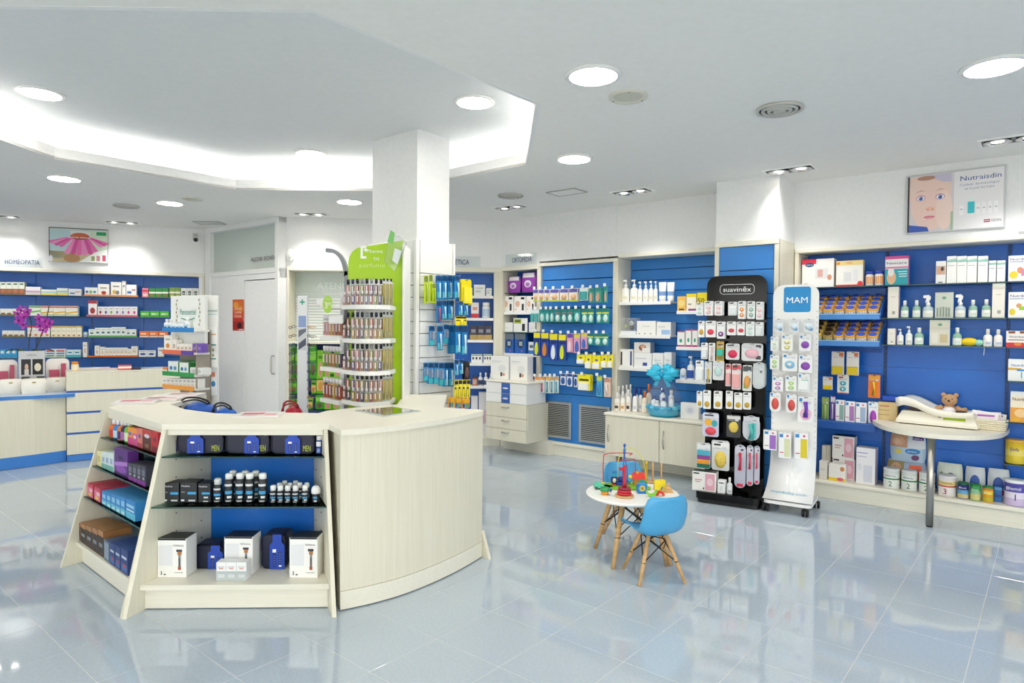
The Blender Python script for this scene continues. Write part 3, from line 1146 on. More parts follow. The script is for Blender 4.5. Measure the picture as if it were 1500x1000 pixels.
MB().prism([(p[0] + 1.4, p[1] - 4.3) for p in ((-2.36, 4.56), (-1.84, 4.06), (-1.22, 4.12), (-1.22, 4.34), (-1.75, 4.34), (-2.2, 4.7))], .80, .82, 'creamh').build('inner_shelf', we)
MB().prism([(p[0] + 1.4, p[1] - 4.3) for p in ((-2.36, 4.55), (-1.84, 4.05), (-1.22, 4.11), (-1.22, 4.13), (-1.84, 4.07), (-2.34, 4.58))], 0, .799, 'cream').build('inner_panel', we)
# acrylic change tray let into the top
q = [P(x, y, HT) for x, y in ((520, 602), (562, 610.5), (617, 603), (575, 596.5))]
c0 = sum(q, Vector((0, 0))) / 4
tr = tag(MB().prism([tuple(p - c0) for p in q], .0005, .006, 'frost').build('change_tray', None, (c0.x, c0.y, HT)), 'square clear acrylic change tray lying on the island worktop', 'tray')
MB().prism([tuple((p - c0) * .86) for p in q], .0065, .0075, 'chrome').build('mirror_plate', tr)

# ---------------------------------------------------------------- slatwall cladding of the pillar
pe = empty('slatwall_cladding', (pc.x, pc.y, 0), 0, 'white slatwall cladding with hook grooves round the pillar', 'display panel')
ANB, ANA = math.atan2(uB.y, uB.x), math.atan2(uA.y, uA.x)
for d, L_, off, w0 in ((uB, .37, -uA, -.04), (uA, .58, -uB, -.04)):
    ang = math.atan2(d.y, d.x) if d is uB else math.atan2(-d.y, -d.x)
    mid = d * (L_ / 2 + .01) + off * .02
    for k in range(19):
        MB().box(-L_ / 2, L_ / 2, -.014, .014, .003, .097, 'white', .004).build('slat', pe, (mid.x, mid.y, .04 + k * .10), ang)
    MB().box(-L_ / 2, L_ / 2, -.014, .018, 0, .27, 'white', .003).build('top_panel', pe, (mid.x, mid.y, 1.942), ang)
    MB().box(-L_ / 2, L_ / 2, .012, .018, 0, 1.94, '#8e9092').build('groove_backing', pe, (mid.x, mid.y, 0), ang)
k_ = -(uA + uB) * .026
MB().box(-.018, .018, -.018, .018, 0, 2.215, 'white', .003).build('corner_post', pe, (k_.x, k_.y, 0), ANB)
kk = uB * .40 - uA * .02
MB().box(-.012, .012, -.02, .02, 0, 2.215, 'white', .003).build('corner_post', pe, (kk.x, kk.y, 0), ANB)

# ---------------------------------------------------------------- service counters at the left
BK = Fr((-4.815, 7.03), (-4.054, 7.578))
uK = Unit(BK, 'service_counter', .0, 'high cream counter with blue strips in front of the left shelving', 'counter')
bz = [BK.hit(160, y)[1] for y in (674, 661, 631, 601.5, 571.5, 543)]
K1 = BK.S(296.5, 0, 560)
uK.box('plinth', .0, K1, -.45, .0, 0.004, bz[1], '#3f83d4', .002)
for k in range(1, 5):
    z0, z1 = bz[k] + (.012 if k > 1 else .002), bz[k + 1] - .012
    uK.box('front_panel', .0, K1, -.45, .012, z0, z1, 'cream', .003)
    if k < 4:
        uK.box('blue_strip', .0, K1, -.44, .004, z1 + .001, z1 + .0225, '#2e63bd')
uK.box('worktop', .0, K1, -.46, .012, bz[5] - .011, bz[5], '#e9e6da', .002)
BKZ = bz[5]
DZT = .745
de = empty('service_counter', (-5.2, 7.0, 0), 0, 'low cream desk with a bowed blue top edge at far left', 'counter')
db_ = [(-6.0, 5.45), (-5.55, 6.08), (-5.19, 6.585), (-5.006, 6.806), (-4.84, 7.055), (-4.99, 7.25), (-6.6, 6.4)]
dt_ = smooth([(-6.05, 5.36), (-5.58, 6.02), (-5.22, 6.62), (-5.0, 6.80), (-4.80, 6.98), (-4.72, 7.12)], 5) + [Vector((-4.80, 7.22)), Vector((-5.0, 7.3)), Vector((-6.6, 6.45))]
o_ = (-5.2, 7.0)
MB().prism(rel([Vector(p) for p in db_], o_), .125, DZT - .036, 'cream').build('front_panel', de)
MB().prism(rel([Vector(p) for p in db_], o_), .004, .124, '#3f83d4').build('plinth', de)
MB().prism(rel(dt_, o_), DZT - .035, DZT, '#3f83d4', '#c9d6e6').build('desk_top', de)
# ---------------------------------------------------------------- goods: shapes
ORD = ['first', 'second', 'third', 'fourth', 'fifth', 'sixth', 'seventh', 'eighth', 'ninth', 'tenth', 'eleventh', 'twelfth', 'thirteenth', 'fourteenth', 'fifteenth', 'sixteenth']
ITEMS = []
CACHE = {}


def reg(o, desc, cat, place, x, group=None):
    ITEMS.append((o, desc, cat, place, x, group))
    return o


def finish():
    by = {}
    for it in ITEMS:
        by.setdefault((it[1], it[3]), []).append(it)
    for (d, pl), l in by.items():
        l.sort(key=lambda q: q[4])
        for i, it in enumerate(l):
            if len(l) == 1:
                t = d + ' ' + pl
            elif i == len(l) - 1 and len(l) > 2:
                t = d + ', last in row, ' + pl
            else:
                t = d + ', ' + ORD[i] + ' from left, ' + pl
            tag(it[0], t, it[2], it[5] or (pl if len(l) == 1 else d + ' ' + pl))


def decals(m, w, h, y, dec):
    for k, q in enumerate(dec):
        x0, z0, x1, z1, c = q[:5]
        yy = y - .0005 - k * .00025
        X0, X1, Z0, Z1 = -w / 2 + x0 * w, -w / 2 + x1 * w, z0 * h, z1 * h
        if len(q) > 5:
            m.ell((X0 + X1) / 2, (Z0 + Z1) / 2, abs(X1 - X0) / 2, abs(Z1 - Z0) / 2, yy, c)
        elif x0 > x1:      # slanted band
            m.quad([(X1, yy, Z0), (X0, yy, Z0 + (Z1 - Z0) * .5), (X0, yy, Z1), (X1, yy, Z0 + (Z1 - Z0) * .5)], c)
        else:
            m.rect(X0, X1, Z0, Z1, yy, c)


def q3(x):
    return max(.006, round(x / .002) * .002)


def shape(st, w, d, h):
    """Returns (root mesh, [(part name, mesh, offset)])."""
    k = st.get('k', 'box')
    key = (st['id'], q3(w), q3(d), q3(h))
    if key in CACHE:
        return CACHE[key]
    w, d, h = q3(w), q3(d), q3(h)
    nm = st.get('n', 'carton')
    c = st['c']
    c2 = st.get('c2', '#f2f2ee')
    dec = st.get('dec', [])
    m = MB()
    ex = []
    r = w / 2
    if k == 'box':
        m.box(-r, r, 0, d, 0, h, c, min(.0018, w * .06))
        if 'top' in st:
            m.quad([(-r + .001, .001, h + .0004), (r - .001, .001, h + .0004), (r - .001, d - .001, h + .0004), (-r + .001, d - .001, h + .0004)], st['top'])
        if 'sd' in st:
            for e in (-1, 1):
                v = [(e * (r + .0004), .001, .001), (e * (r + .0004), d - .001, .001), (e * (r + .0004), d - .001, h - .001), (e * (r + .0004), .001, h - .001)]
                m.quad(v if e > 0 else v[::-1], st['sd'])
        decals(m, w, h, 0, dec)
    elif k == 'can':
        hb = h * st.get('cap', .72)
        m.lathe([(r * .94, 0), (r, h * .015), (r, hb * .94, c), (r * .86, hb)], c, 14, 0, r)
        ex.append(('cap', MB().lathe([(r * .84, 0), (r * .84, (h - hb) * .8), (r * .6, h - hb)], c2, 14, 0, r).mesh('cap'), hb))
        if dec:
            l_ = m
            for x0, z0, x1, z1, cc in dec:
                a0, a1 = -math.pi / 2 + (x0 - .5) * 2.4, -math.pi / 2 + (x1 - .5) * 2.4
                n = 5
                rr = r * 1.012
                pts = [(rr * math.cos(a0 + (a1 - a0) * i / n), r + rr * math.sin(a0 + (a1 - a0) * i / n)) for i in range(n + 1)]
                l_.add([(p[0], p[1], z0 * hb) for p in pts] + [(p[0], p[1], z1 * hb) for p in pts], [(i, i + 1, n + 2 + i, n + 1 + i) for i in range(n)], cc, True)
    elif k == 'roll':
        m.lathe([(r * .8, 0), (r * .86, h * .05), (r * .86, h * .46), (r * .7, h * .52)], c, 16, 0, r)
        ex.append(('cap', MB().lathe([(r * .92, 0), (r, h * .06), (r, h * .26), (r * .8, h * .40), (r * .45, h * .47), (1e-4, h * .485)], c2, 16, 0, r).mesh('cap'), h * .515))
        decals(m, w * .9, h * .5, r * .12, dec)
    elif k in ('bottle', 'pump', 'spray'):
        hb = h * {'bottle': .70, 'pump': .66, 'spray': .52}[k]
        m.lathe([(r * .92, 0), (r, h * .02), (r, hb * .78), (r * .82, hb * .92), (r * .36, hb), (r * .34, hb + h * .05)], c, 16, 0, r * .85, 1, .85)
        l_ = MB()
        n = 6
        lz0, lz1 = hb * .10, hb * .62
        pts = [(r * 1.012 * math.cos(math.pi * (1.12 + .76 * i / n)), r * .85 + r * .87 * math.sin(math.pi * (1.12 + .76 * i / n))) for i in range(n + 1)]
        l_.add([(p[0], p[1], lz0) for p in pts] + [(p[0], p[1], lz1) for p in pts], [(i, i + 1, n + 2 + i, n + 1 + i) for i in range(n)], st.get('lab', '#f4f3ec'), True)
        if 'lab2' in st:
            rr = 1.004
            e_ = MB()
            e_.add([((p[0]) * rr, (p[1] - r * .85) * rr + r * .85, lz0 + (lz1 - lz0) * .15) for p in pts[2:6]] + [((p[0]) * rr, (p[1] - r * .85) * rr + r * .85, lz0 + (lz1 - lz0) * .55) for p in pts[2:6]], [(i, i + 1, 5 + i, 4 + i) for i in range(3)], st['lab2'], True)
            ex.append(('emblem_print', e_.mesh('emblem_print'), 0))
        ex.append(('label_print', l_.mesh('label'), 0))
        hn = h - hb
        p = MB()
        if k == 'bottle':
            p.lathe([(r * .44, 0), (r * .44, hn * .8), (r * .38, hn)], c2, 12, 0, r * .85)
        elif k == 'pump':
            p.lathe([(r * .42, 0), (r * .42, hn * .35), (r * .14, hn * .42), (r * .14, hn * .75)], c2, 10, 0, r * .85)
            p.box(-r * .7, r * .28, r * .85 - r * .2, r * .85 + r * .2, hn * .75, hn, c2, .002)
        else:
            p.lathe([(r * .42, 0), (r * .42, hn * .25), (r * .2, hn * .3), (r * .22, hn * .55)], c2, 10, 0, r * .85)
            p.vprism([(-r * .95, hn * .78), (-r * .7, hn * .70), (-r * .3, hn * .72), (-r * .55, hn * .30), (-r * .4, hn * .28), (-r * .05, hn * .52), (r * .35, hn * .5), (r * .5, hn * .8), (r * .1, hn), (-r * .85, hn * .97)], r * .62, r * 1.08, c2)
        ex.append(({'bottle': 'cap', 'pump': 'pump', 'spray': 'trigger'}[k], p.mesh('cap'), hb + h * .01))
    elif k == 'jar':
        hb = h * st.get('cap', .76)
        m.lathe([(r * .9, 0), (r, h * .06), (r, hb * .88), (r * .8, hb)], c, 14, 0, r)
        ex.append(('lid', MB().lathe([(r * st.get('lr', .9), 0), (r * st.get('lr', .9) * 1.02, h - hb - .002), (r * st.get('lr', .9) * .95, h - hb)], c2, 14, 0, r).mesh('lid'), hb))
        l_ = MB()
        n = 6
        pts = [(r * 1.012 * math.cos(math.pi * (1.08 + .84 * i / n)), r + r * 1.012 * math.sin(math.pi * (1.08 + .84 * i / n))) for i in range(n + 1)]
        l_.add([(p[0], p[1], hb * .16) for p in pts] + [(p[0], p[1], hb * .78) for p in pts], [(i, i + 1, n + 2 + i, n + 1 + i) for i in range(n)], st.get('lab', '#f2e9c8'), True)
        ex.append(('label_print', l_.mesh('label'), 0))
    elif k == 'tin':
        bands = st.get('bands', [])
        pr = [(r * .97, 0, c), (r, h * .02, c)]
        for z, cc in bands:
            pr += [(r, z * h, cc)]
        pr += [(r, h * .90, c2), (r * 1.015, h * .905, c2), (r * 1.015, h * .985, c2), (r * .96, h, c2)]
        m.lathe(pr, c, 24, 0, r)
        ex.append(('lid', MB().lathe([(r * .9, 0), (r * .9, .002)], c2, 20, 0, r).mesh('lid'), h))
    elif k == 'tube':
        hc = h * .12
        n = 12
        vs = []
        lv = 5
        for j in range(lv):
            t = j / (lv - 1)
            for i in range(n):
                a = 2 * math.pi * i / n
                vs.append((r * (.88 + .12 * t) * math.cos(a), d / 2 + d / 2 * (.95 * (1 - t) + .03) * math.sin(a), hc + (h - hc) * t))
        f = [(j * n + i, j * n + (i + 1) % n, (j + 1) * n + (i + 1) % n, (j + 1) * n + i) for j in range(lv - 1) for i in range(n)]
        f.append(tuple(range((lv - 1) * n, lv * n)))
        m.add(vs, f, c, True)
        if 'band' in st:
            z0, z1, cc = st['band']
            m.add([(x * 1.01, d / 2 + (y - d / 2) * 1.03, z) for x, y, z in [(r * (.88 + .12 * zz) * math.cos(2 * math.pi * i / n), d / 2 + d / 2 * (.95 * (1 - zz) + .03) * math.sin(2 * math.pi * i / n), hc + (h - hc) * zz) for zz in (z0, z1) for i in range(n)]],
                  [(i, (i + 1) % n, n + (i + 1) % n, n + i) for i in range(n)], cc, True)
        ex.append(('cap', MB().lathe([(r * .8, 0), (r * .86, hc)], c2, 12, 0, d / 2, 1, d / w).mesh('cap'), 0))
    elif k == 'perf':
        hb = h * st.get('cap', .70)
        m.box(-r, r, 0, d, 0, hb, 'clear', r * .2)
        m.box(-r * .86, r * .86, d * .12, d * .88, h * .03, hb * .9, c, r * .15)
        ex.append(('cap', MB().lathe([(r * .55, 0), (r * .55, h * .04), (r * .72, h * .045), (r * .72, h - hb)], c2, 10, 0, d / 2).mesh('cap'), hb))
        l_ = MB().rect(-r * .36, r * .36, hb * .28, hb * .84, -.0006, st.get('lab', '#f3d9dc'))
        ex.append(('label_print', l_.mesh('label'), 0))
    elif k == 'bag':
        nx, nz = 7, 7
        vs = []
        for sgn_ in (-1, 1):
            for j in range(nz):
                for i in range(nx):
                    u, v = i / (nx - 1), j / (nz - 1)
                    bul = (math.sin(math.pi * u) * math.sin(math.pi * min(1, v * .9 + .1))) ** .5
                    ww = r * (1 - .10 * abs(2 * v - 1) ** 3)
                    vs.append(((u * 2 - 1) * ww, d / 2 + sgn_ * d / 2 * bul * (1.05 - .25 * v), v * h))
        o = nx * nz
        f = []
        for j in range(nz - 1):
            for i in range(nx - 1):
                a = j * nx + i
                f.append((a, a + 1, a + nx + 1, a + nx))
                f.append((o + a + 1, o + a, o + a + nx, o + a + nx + 1))
        for j in range(nz - 1):
            a, b = j * nx, j * nx + nx - 1
            f.append((a, a + nx, o + a + nx, o + a))
            f.append((b, o + b, o + b + nx, b + nx))
        m.add(vs, f, c, True)
        for q in dec:       # print lies on the bulging front, row by row
            x0, z0, x1, z1, cc = q[:5]
            vv = []
            for j in range(5):
                for i in range(5):
                    u, v = x0 + (x1 - x0) * i / 4, z0 + (z1 - z0) * j / 4
                    if len(q) > 5:
                        a, b = (u - (x0 + x1) / 2) / max(1e-6, (x1 - x0) / 2), (v - (z0 + z1) / 2) / max(1e-6, (z1 - z0) / 2)
                        s_ = max(abs(a), abs(b)) / max(1e-6, math.hypot(a, b)) if (a or b) else 1
                        u, v = (x0 + x1) / 2 + a * s_ * (x1 - x0) / 2, (z0 + z1) / 2 + b * s_ * (z1 - z0) / 2
                    bul = (math.sin(math.pi * u) * math.sin(math.pi * min(1, v * .9 + .1))) ** .5
                    vv.append(((u * 2 - 1) * r * (1 - .10 * abs(2 * v - 1) ** 3), d / 2 - d / 2 * bul * (1.05 - .25 * v) - .0022, v * h))
            m.add(vv, [(j * 5 + i, j * 5 + i + 1, j * 5 + i + 6, j * 5 + i + 5) for j in range(4) for i in range(4)], cc, True)
    elif k == 'card':
        t = min(.004, d * .3)
        head = st.get('head', .24)
        body = st.get('card', c)
        pl = rnd(-r, r, 0, h, min(r * st.get('rd', .25), h * .3), 4)
        m.vprism(pl, d - t, d, body)
        m.rect(-r * .92, r * .92, h * (1 - head), h * .955, d - t - .0006, st.get('hc', c2))
        m.box(-r * .22, r * .22, d - t - .0012, d - t - .0004, h * .945, h * .975, '#3d3f44')
        decals(m, w * .94, h, d - t - .0006, dec)
        b = MB()
        bk = st.get('b', 'dome')
        bc = st.get('bc', 'blister')
        bz0, bz1 = st.get('bz', (.06, .68))
        if bk == 'dome':
            b.ball(0, d - t, h * (bz0 + bz1) / 2, r * .68, (d - t) * .9, h * (bz1 - bz0) / 2, bc, 12, 8)
            if nm == 'baby_pack' and 'dumm' in st['desc']:
                ex.append(('teat', MB().ball(0, (d - t) * .3, h * (bz0 * .45 + bz1 * .55), r * .3, (d - t) * .45, h * (bz1 - bz0) * .2, '#f1efe9', 8, 6).mesh('teat'), 0))
        elif bk == 'two':
            for e in (bz0 + (bz1 - bz0) * .26, bz0 + (bz1 - bz0) * .76):
                b.ball(0, d - t, h * e, r * .56, (d - t) * .8, h * (bz1 - bz0) * .2, bc, 12, 6)
                if nm == 'baby_pack':
                    ex.append(('knob', MB().ball(0, (d - t) * .35, h * e, r * .2, (d - t) * .35, h * (bz1 - bz0) * .08, '#f6f4f0', 8, 5).mesh('knob'), 0))
        elif bk == 'stick':
            b.tube([(0, (d - t) * .5, h * bz0), (r * .1, (d - t) * .45, h * (bz0 + bz1) / 2), (0, (d - t) * .5, h * bz1)], [r * .35, r * .22, r * .3], bc, 7)
        elif bk == 'foot':
            pts = [(r * .5 * math.cos(a) * (1 - .25 * math.sin(a)), h * (bz0 + bz1) / 2 + h * (bz1 - bz0) / 2 * math.sin(a)) for a in [2 * math.pi * i / 18 for i in range(18)]]
            b.vprism(pts, d * .35, d - t, bc)
        elif bk == 'boxy':
            b.box(-r * .8, r * .8, 0, d - t - .0003, h * bz0, h * bz1, bc, .003)
        if 'tray' in st:
            ex.append(('blister', MB().box(-r * .9, r * .9, 0, d - t - .0008, h * .03, h * .74, 'blister', .004).mesh('blister'), 0))
        ex.append((st.get('bn', 'blister'), b.mesh('blister'), 0))
    res = (m.mesh(nm), ex)
    CACHE[key] = res
    return res


ST = {}


def sty(id, desc, c, **kw):
    kw.update(id=id, desc=desc, c=c)
    ST[id] = kw


def put(fr, o, z, x0, x1, yt, st, place, d=None, py=None, dz=0, group=None, h=None, yb=None, turn=0.0):
    """One item: photo columns x0..x1 and top row yt on the plane o in front of a wall, standing at height z."""
    st = ST[st] if isinstance(st, str) else st
    ym = py or yt
    a, b = fr.S(x0, o, ym), fr.S(x1, o, ym)
    xm = (x0 + x1) / 2
    if z is None:
        z = fr.hit(xm, yb, o)[1]
    if h is None:
        h = max(.012, fr.hit(xm, yt, o)[1] - z)
    w = max(.008, (b - a) * .97)
    d = d or st.get('d') or min(.07, max(.02, w * .7))
    if st.get('k', 'box') in ('can', 'roll', 'jar', 'tin'):
        d = w
    me, ex = shape(st, w, d, h)
    p = fr.pt((a + b) / 2, o, z + .0006 + dz)
    t = ob(st.get('n', 'carton'), me, None, p, fr.ang + turn)
    for nm, em, zz in ex:
        ob(nm, em, t, (0, 0, zz))
    for q in st.get('tx', []):
        s_, cx, cz, hh, col = q[:5]
        yy = {'tin': -.0012, 'bag': -.004}.get(st.get('k', 'box'), -.0019)
        letter(s_, t, -w / 2 + cx * w, yy, cz * h, hh * h, col, (q[5] * w) if len(q) > 5 else None, .012)
    reg(t, st['desc'], st.get('cat', 'box'), place, x0 + (x1 - x0) / 2, group)
    return t


def row(fr, o, z, place, items, d=None, yb=None, group=None):
    """items: (x0, x1, ytop, style[, count])"""
    for q in items:
        x0, x1, yt, s_ = q[:4]
        n = q[4] if len(q) > 4 else 1
        for k in range(n):
            a, b = x0 + (x1 - x0) * k / n, x0 + (x1 - x0) * (k + 1) / n
            put(fr, o, z, a, b, yt, s_, place, d, group=group, yb=yb)


def hook(u, s, z, o0, o1):
    m = MB().tube([(0, 0, 0), (0, -(o1 - o0) + .012, 0), (0, -(o1 - o0), .006), (0, -(o1 - o0), .012)], .0022, 'chrome', 5)
    h_ = m.build('hook', u.e, u.P(s, o0, z))
    if u.e.name == 'pegboard_unit':
        MB().box(-.017, .017, -(o1 - o0) - .004, -(o1 - o0) - .002, .004, .036, '#eef0f0').build('price_tag', h_)
    return h_


def hang(u, o0, o, place, items, d=.03, card=True):
    """Packs hanging from hooks: (x0, x1, ytop, ybottom, style[, copies behind])"""
    fr = u.fr
    for q in items:
        x0, x1, yt, yb, s_ = q[:5]
        n = q[5] if len(q) > 5 else 1
        st = ST[s_]
        t = put(fr, o, None, x0, x1, yt, s_, place, d, yb=yb)
        xm = (x0 + x1) / 2
        z1 = fr.hit(xm, yt, o)[1]
        sc = fr.S(xm, o)
        hook(u, sc, z1 - .006, o0, o + .012)
        for k in range(1, n):
            a, b = fr.S(x0, o), fr.S(x1, o)
            z0 = fr.hit(xm, yb, o)[1]
            dd = d * .9
            if o - k * dd - d < o0:
                break
            t2 = t.copy()
            COL.objects.link(t2)
            l = fr.pt(sc + .002 * k, o - k * dd, z0 + .0006)
            t2.location = l
            for ch in list(t.children):
                c2 = ch.copy()
                COL.objects.link(c2)
                c2.parent = t2
            reg(t2, st['desc'], st.get('cat', 'pack'), ORD[k] + ' on hook, ' + place, xm)
# ---------------------------------------------------------------- goods on the left wall
bx = dict(cat='box')
sty('lf1', 'white-green carton with brown leaf picture', '#eef2e4', dec=[(0, .0, 1, .45, '#9a5b34'), (.1, .1, .9, .4, '#b7704a', 'e'), (.2, .78, .8, .88, '#3e6b4c')], sd='#c9d2bf')
sty('lf2', 'flat white carton with lilac stripe', '#f1eef0', dec=[(0, .28, 1, .52, '#cfa6cf'), (0, .1, 1, .2, '#e3cf9c')])
sty('lf3', 'flat white carton with yellow and blue bands', '#eff3ea', dec=[(0, .0, 1, .35, '#f0dc6a'), (0, .45, 1, .62, '#8cc9d6')])
sty('lf4', 'small white carton with blue print', '#eceff0', dec=[(.1, .25, .5, .45, '#5077b3'), (.55, .5, .9, .62, '#c06e80')])
sty('lf5', 'white carton with blue and green dots', '#eef0ee', dec=[(.08, .3, .3, .62, '#4a6fb0', 'e'), (.36, .25, .6, .65, '#6fb06a', 'e'), (.66, .3, .9, .62, '#3a8fb5', 'e')])
sty('lf6', 'tall white carton with red fruit picture', '#f0ece6', dec=[(.3, .12, .75, .42, '#b23a34', 'e'), (.2, .62, .8, .72, '#8e8a86')])
sty('lf7', 'tall white carton with grapes and yellow leaf', '#eeece6', dec=[(.15, .15, .5, .45, '#d9b53c', 'e'), (.45, .12, .8, .4, '#7a7f8e', 'e'), (.2, .64, .8, .74, '#93908c')])
sty('lf8', 'narrow white carton with grey print', '#efefec', dec=[(.2, .6, .8, .75, '#a1a4a6')])
sty('lf9', 'pink carton with red band', '#e9859b', dec=[(0, .62, 1, .82, '#c8324a'), (.1, .1, .9, .4, '#f3d4cf', 'e')])
sty('lf10', 'green carton with white band and leaf picture', '#2f8a3c', dec=[(0, .42, 1, .6, '#eef4ea'), (.15, .08, .85, .36, '#8a6f3a', 'e')])
sty('lf11', 'olive green carton with white band', '#7fa04a', dec=[(0, .42, 1, .6, '#f3f3e4'), (.2, .08, .8, .34, '#c7b56a', 'e')])
sty('lf12', 'white carton with dark green numeral', '#f0f2ee', dec=[(.25, .3, .7, .7, '#2d4b40'), (.35, .4, .6, .52, '#f0f2ee')])
sty('lg1', 'white carton with brown-green leaf foot', '#f1f2ea', dec=[(0, 0, 1, .18, '#557a3f'), (.1, .05, .9, .42, '#a2643c', 'e')])
sty('lg2', 'white carton with red, orange and green slashes', '#f2f1e8', dec=[(1, .2, 0, .5, '#e8b53a'), (0, .82, 1, .95, '#d3563f'), (0, .08, 1, .16, '#b9ce7e')])
sty('lg3', 'white carton with green slash', '#f0f4e8', dec=[(1, .25, 0, .6, '#7cc05a'), (0, .82, 1, .95, '#4c9b48')])
sty('lg4', 'tall white carton with red berries', '#f5efee', dec=[(0, .80, 1, 1, '#b83a4c'), (.2, .15, .8, .55, '#a82f3c', 'e')])
for n_, c_, d_ in (('a', '#8c2f3a', 'dark red'), ('b', '#5a55a8', 'violet'), ('c', '#78b15c', 'green'), ('d', '#8f86c7', 'lilac'), ('e', '#d44a8c', 'pink')):
    sty('lh' + n_, 'small white carton with %s dot' % d_, '#f4f2f1', dec=[(.28, .25, .72, .58, c_, 'e'), (.2, .75, .8, .82, '#a7a3a5')])
sty('lh6', 'green carton with yellow-green panel', '#3fae3c', dec=[(.1, .3, .9, .7, '#8fd46a'), (.2, .42, .6, .55, '#f2f7e8')])
sty('li1', 'white carton with red top and orange spot', '#f4f1ec', dec=[(0, .86, 1, 1, '#d23b34'), (.2, .06, .8, .3, '#df8a3c', 'e'), (.2, .55, .8, .6, '#bdb6ae')])
sty('li2', 'cream carton with yellow bars and amber spot', '#f6f0da', dec=[(0, .86, 1, .97, '#e7bd3e'), (.2, .06, .8, .24, '#d99a3a', 'e'), (.2, .5, .8, .58, '#d8c9a4')])
sty('li3', 'white carton with green print', '#eef3ee', dec=[(.2, .35, .8, .6, '#4e7f8c', 'e'), (0, .0, 1, .12, '#8fc79a'), (.2, .78, .8, .84, '#9db5a4')])
sty('li4', 'orange and white carton', '#ef7c38', dec=[(.15, .45, .7, .65, '#fbe7d4'), (0, 0, 1, .15, '#f7ede4')])
sty('li5', 'white blue-lidded jar', '#e9f0f4', k='jar', c2='#bcd7e6', lab='#6f97c8', n='jar', cat='jar')
sty('lj1', 'cyan carton with white corner', '#35a9dd', dec=[(.1, .55, .7, .85, '#f0f6fa'), (.2, .2, .8, .3, '#1f6fb0')])
sty('lj2', 'white carton with red, blue and green bars', '#f1f3f2', dec=[(.1, .68, .9, .86, '#d24a43'), (.1, .4, .9, .56, '#3f7ec0'), (.1, .12, .9, .28, '#4ca35c')])
sty('lj3', 'white and turquoise carton', '#dff0f3', dec=[(0, 0, 1, .34, '#43b3c5'), (.2, .55, .8, .72, '#2d86b0')])
sty('lj4', 'white carton with orange curls', '#f5f1ea', dec=[(.3, .3, .7, .58, '#d7913f', 'e'), (.4, .38, .6, .5, '#f5f1ea', 'e'), (.2, .74, .8, .8, '#b7afa5')])
sty('lj5', 'narrow white carton with tan print', '#f4f0e8', dec=[(.2, .4, .8, .62, '#dcc6a4'), (.2, .72, .8, .78, '#b7afa5')])
sty('lj6', 'white carton with navy capsule picture', '#eef0f3', dec=[(.15, .25, .85, .6, '#3f52a0', 'e'), (.15, .75, .85, .85, '#8fa3c4')])
LS = ["on left wall's top shelf", "on left wall's second shelf", "on left wall's third shelf", "on left wall's bottom shelf"]
o = -.05
row(LW, o, LZ[0], LS[0], [(0, 36, 413, 'lf1', 4), (37, 59.5, 420, 'lf2'), (60, 83, 424, 'lf3'), (83, 99.5, 422, 'lf3'), (100, 119, 423, 'lf4')], .09)
row(LW, o, LZ[1], LS[1], [(0, 36, 452, 'lg1', 4), (42, 60, 448, 'lg3'), (60, 114, 448, 'lg2', 3)], .09)
row(LW, o, LZ[2], LS[2], [(3, 36, 484, 'lg1', 4), (40, 73, 477.5, 'li1', 4), (74.5, 119.5, 477.5, 'li2', 6), (121, 128, 486, 'li5')], .08)
row(LW, o, LZ[3], LS[3], [(0, 25, 512, 'lj1', 3), (66, 96, 511, 'lj2', 2), (97, 118, 512, 'lj3', 2), (203, 228, 513, 'lj6', 2), (231, 240, 509, 'lf8')], .08)


def tray(fr, o, z, x0, x1, c, label, d=.10, h=.022, tx=None):
    """Shallow shelf tray with a coloured front lip; goods stand in it."""
    a, b = fr.S(x0, o), fr.S(x1, o)
    w = b - a
    m = MB().box(-w / 2, w / 2, -.004, 0, 0, h, c, .001).box(-w / 2, w / 2, 0, d, 0, .003, c)
    t = m.build('display_tray', None, fr.pt((a + b) / 2, o, z + .0005), fr.ang)
    if tx:
        letter(tx, t, 0, -.0048, h * .5, h * .35, '#ffffff', w * .5)
    return tag(t, label, 'tray')


TH = .0036
for k, (x0, x1, c, its, l) in enumerate(((123, 202.5, '#e5905a', [(123.5, 143, 421, 'lf5'), (143, 160, 416, 'lf6'), (162, 178, 413, 'lf7'), (178.5, 184, 411.5, 'lf8'), (184.5, 200, 417, 'lf4')], 'orange-lipped tray of fruit tea cartons'),
                                      (127, 202, '#d8587c', [(129, 142, 440, 'lg4'), (143, 151, 449, 'lha'), (151, 159, 449, 'lhb'), (159, 167, 449, 'lhc'), (167, 176, 449, 'lhd'), (176, 184, 449, 'lhd'), (184, 201, 449, 'lhe', 2)], 'pink-lipped tray of small dotted cartons'),
                                      (128, 201, '#54a45c', [(129.5, 139, 482, 'li3'), (139, 163, 480, 'li3', 3), (163, 184, 479, 'li3', 3), (184, 199.5, 482, 'li3', 2)], 'green-lipped tray of pale green cartons'),
                                      (128, 202, '#dd6a2e', [(138.5, 145.5, 506, 'lj4'), (146, 154, 508, 'lj4'), (154, 187, 509, 'lj5', 6), (187, 192, 511, 'lj5'), (192, 201.5, 507, 'lj5')], 'orange-lipped tray of herbal cartons'))):
    tray(LW, -.035, LZ[k], x0, x1, c, l + ' ' + LS[k], .10)
    row(LW, -.04, LZ[k] + TH, LS[k], its, .08)
put(LW, -.05, LZ[3], 121, 127.5, 501, 'lj4', LS[3] + ', tallest, left of its orange tray', .08)
row(LW, o, LZ[0], LS[0], [(208, 217.5, 422, 'lf9'), (218, 247, 422, 'lf10', 3), (248, 264.5, 421, 'lf11', 2), (265, 291, 422, 'lf12', 3)], .08)
row(LW, o, LZ[1], LS[1], [(205, 248, 455.5, 'lh6', 3)], .08)
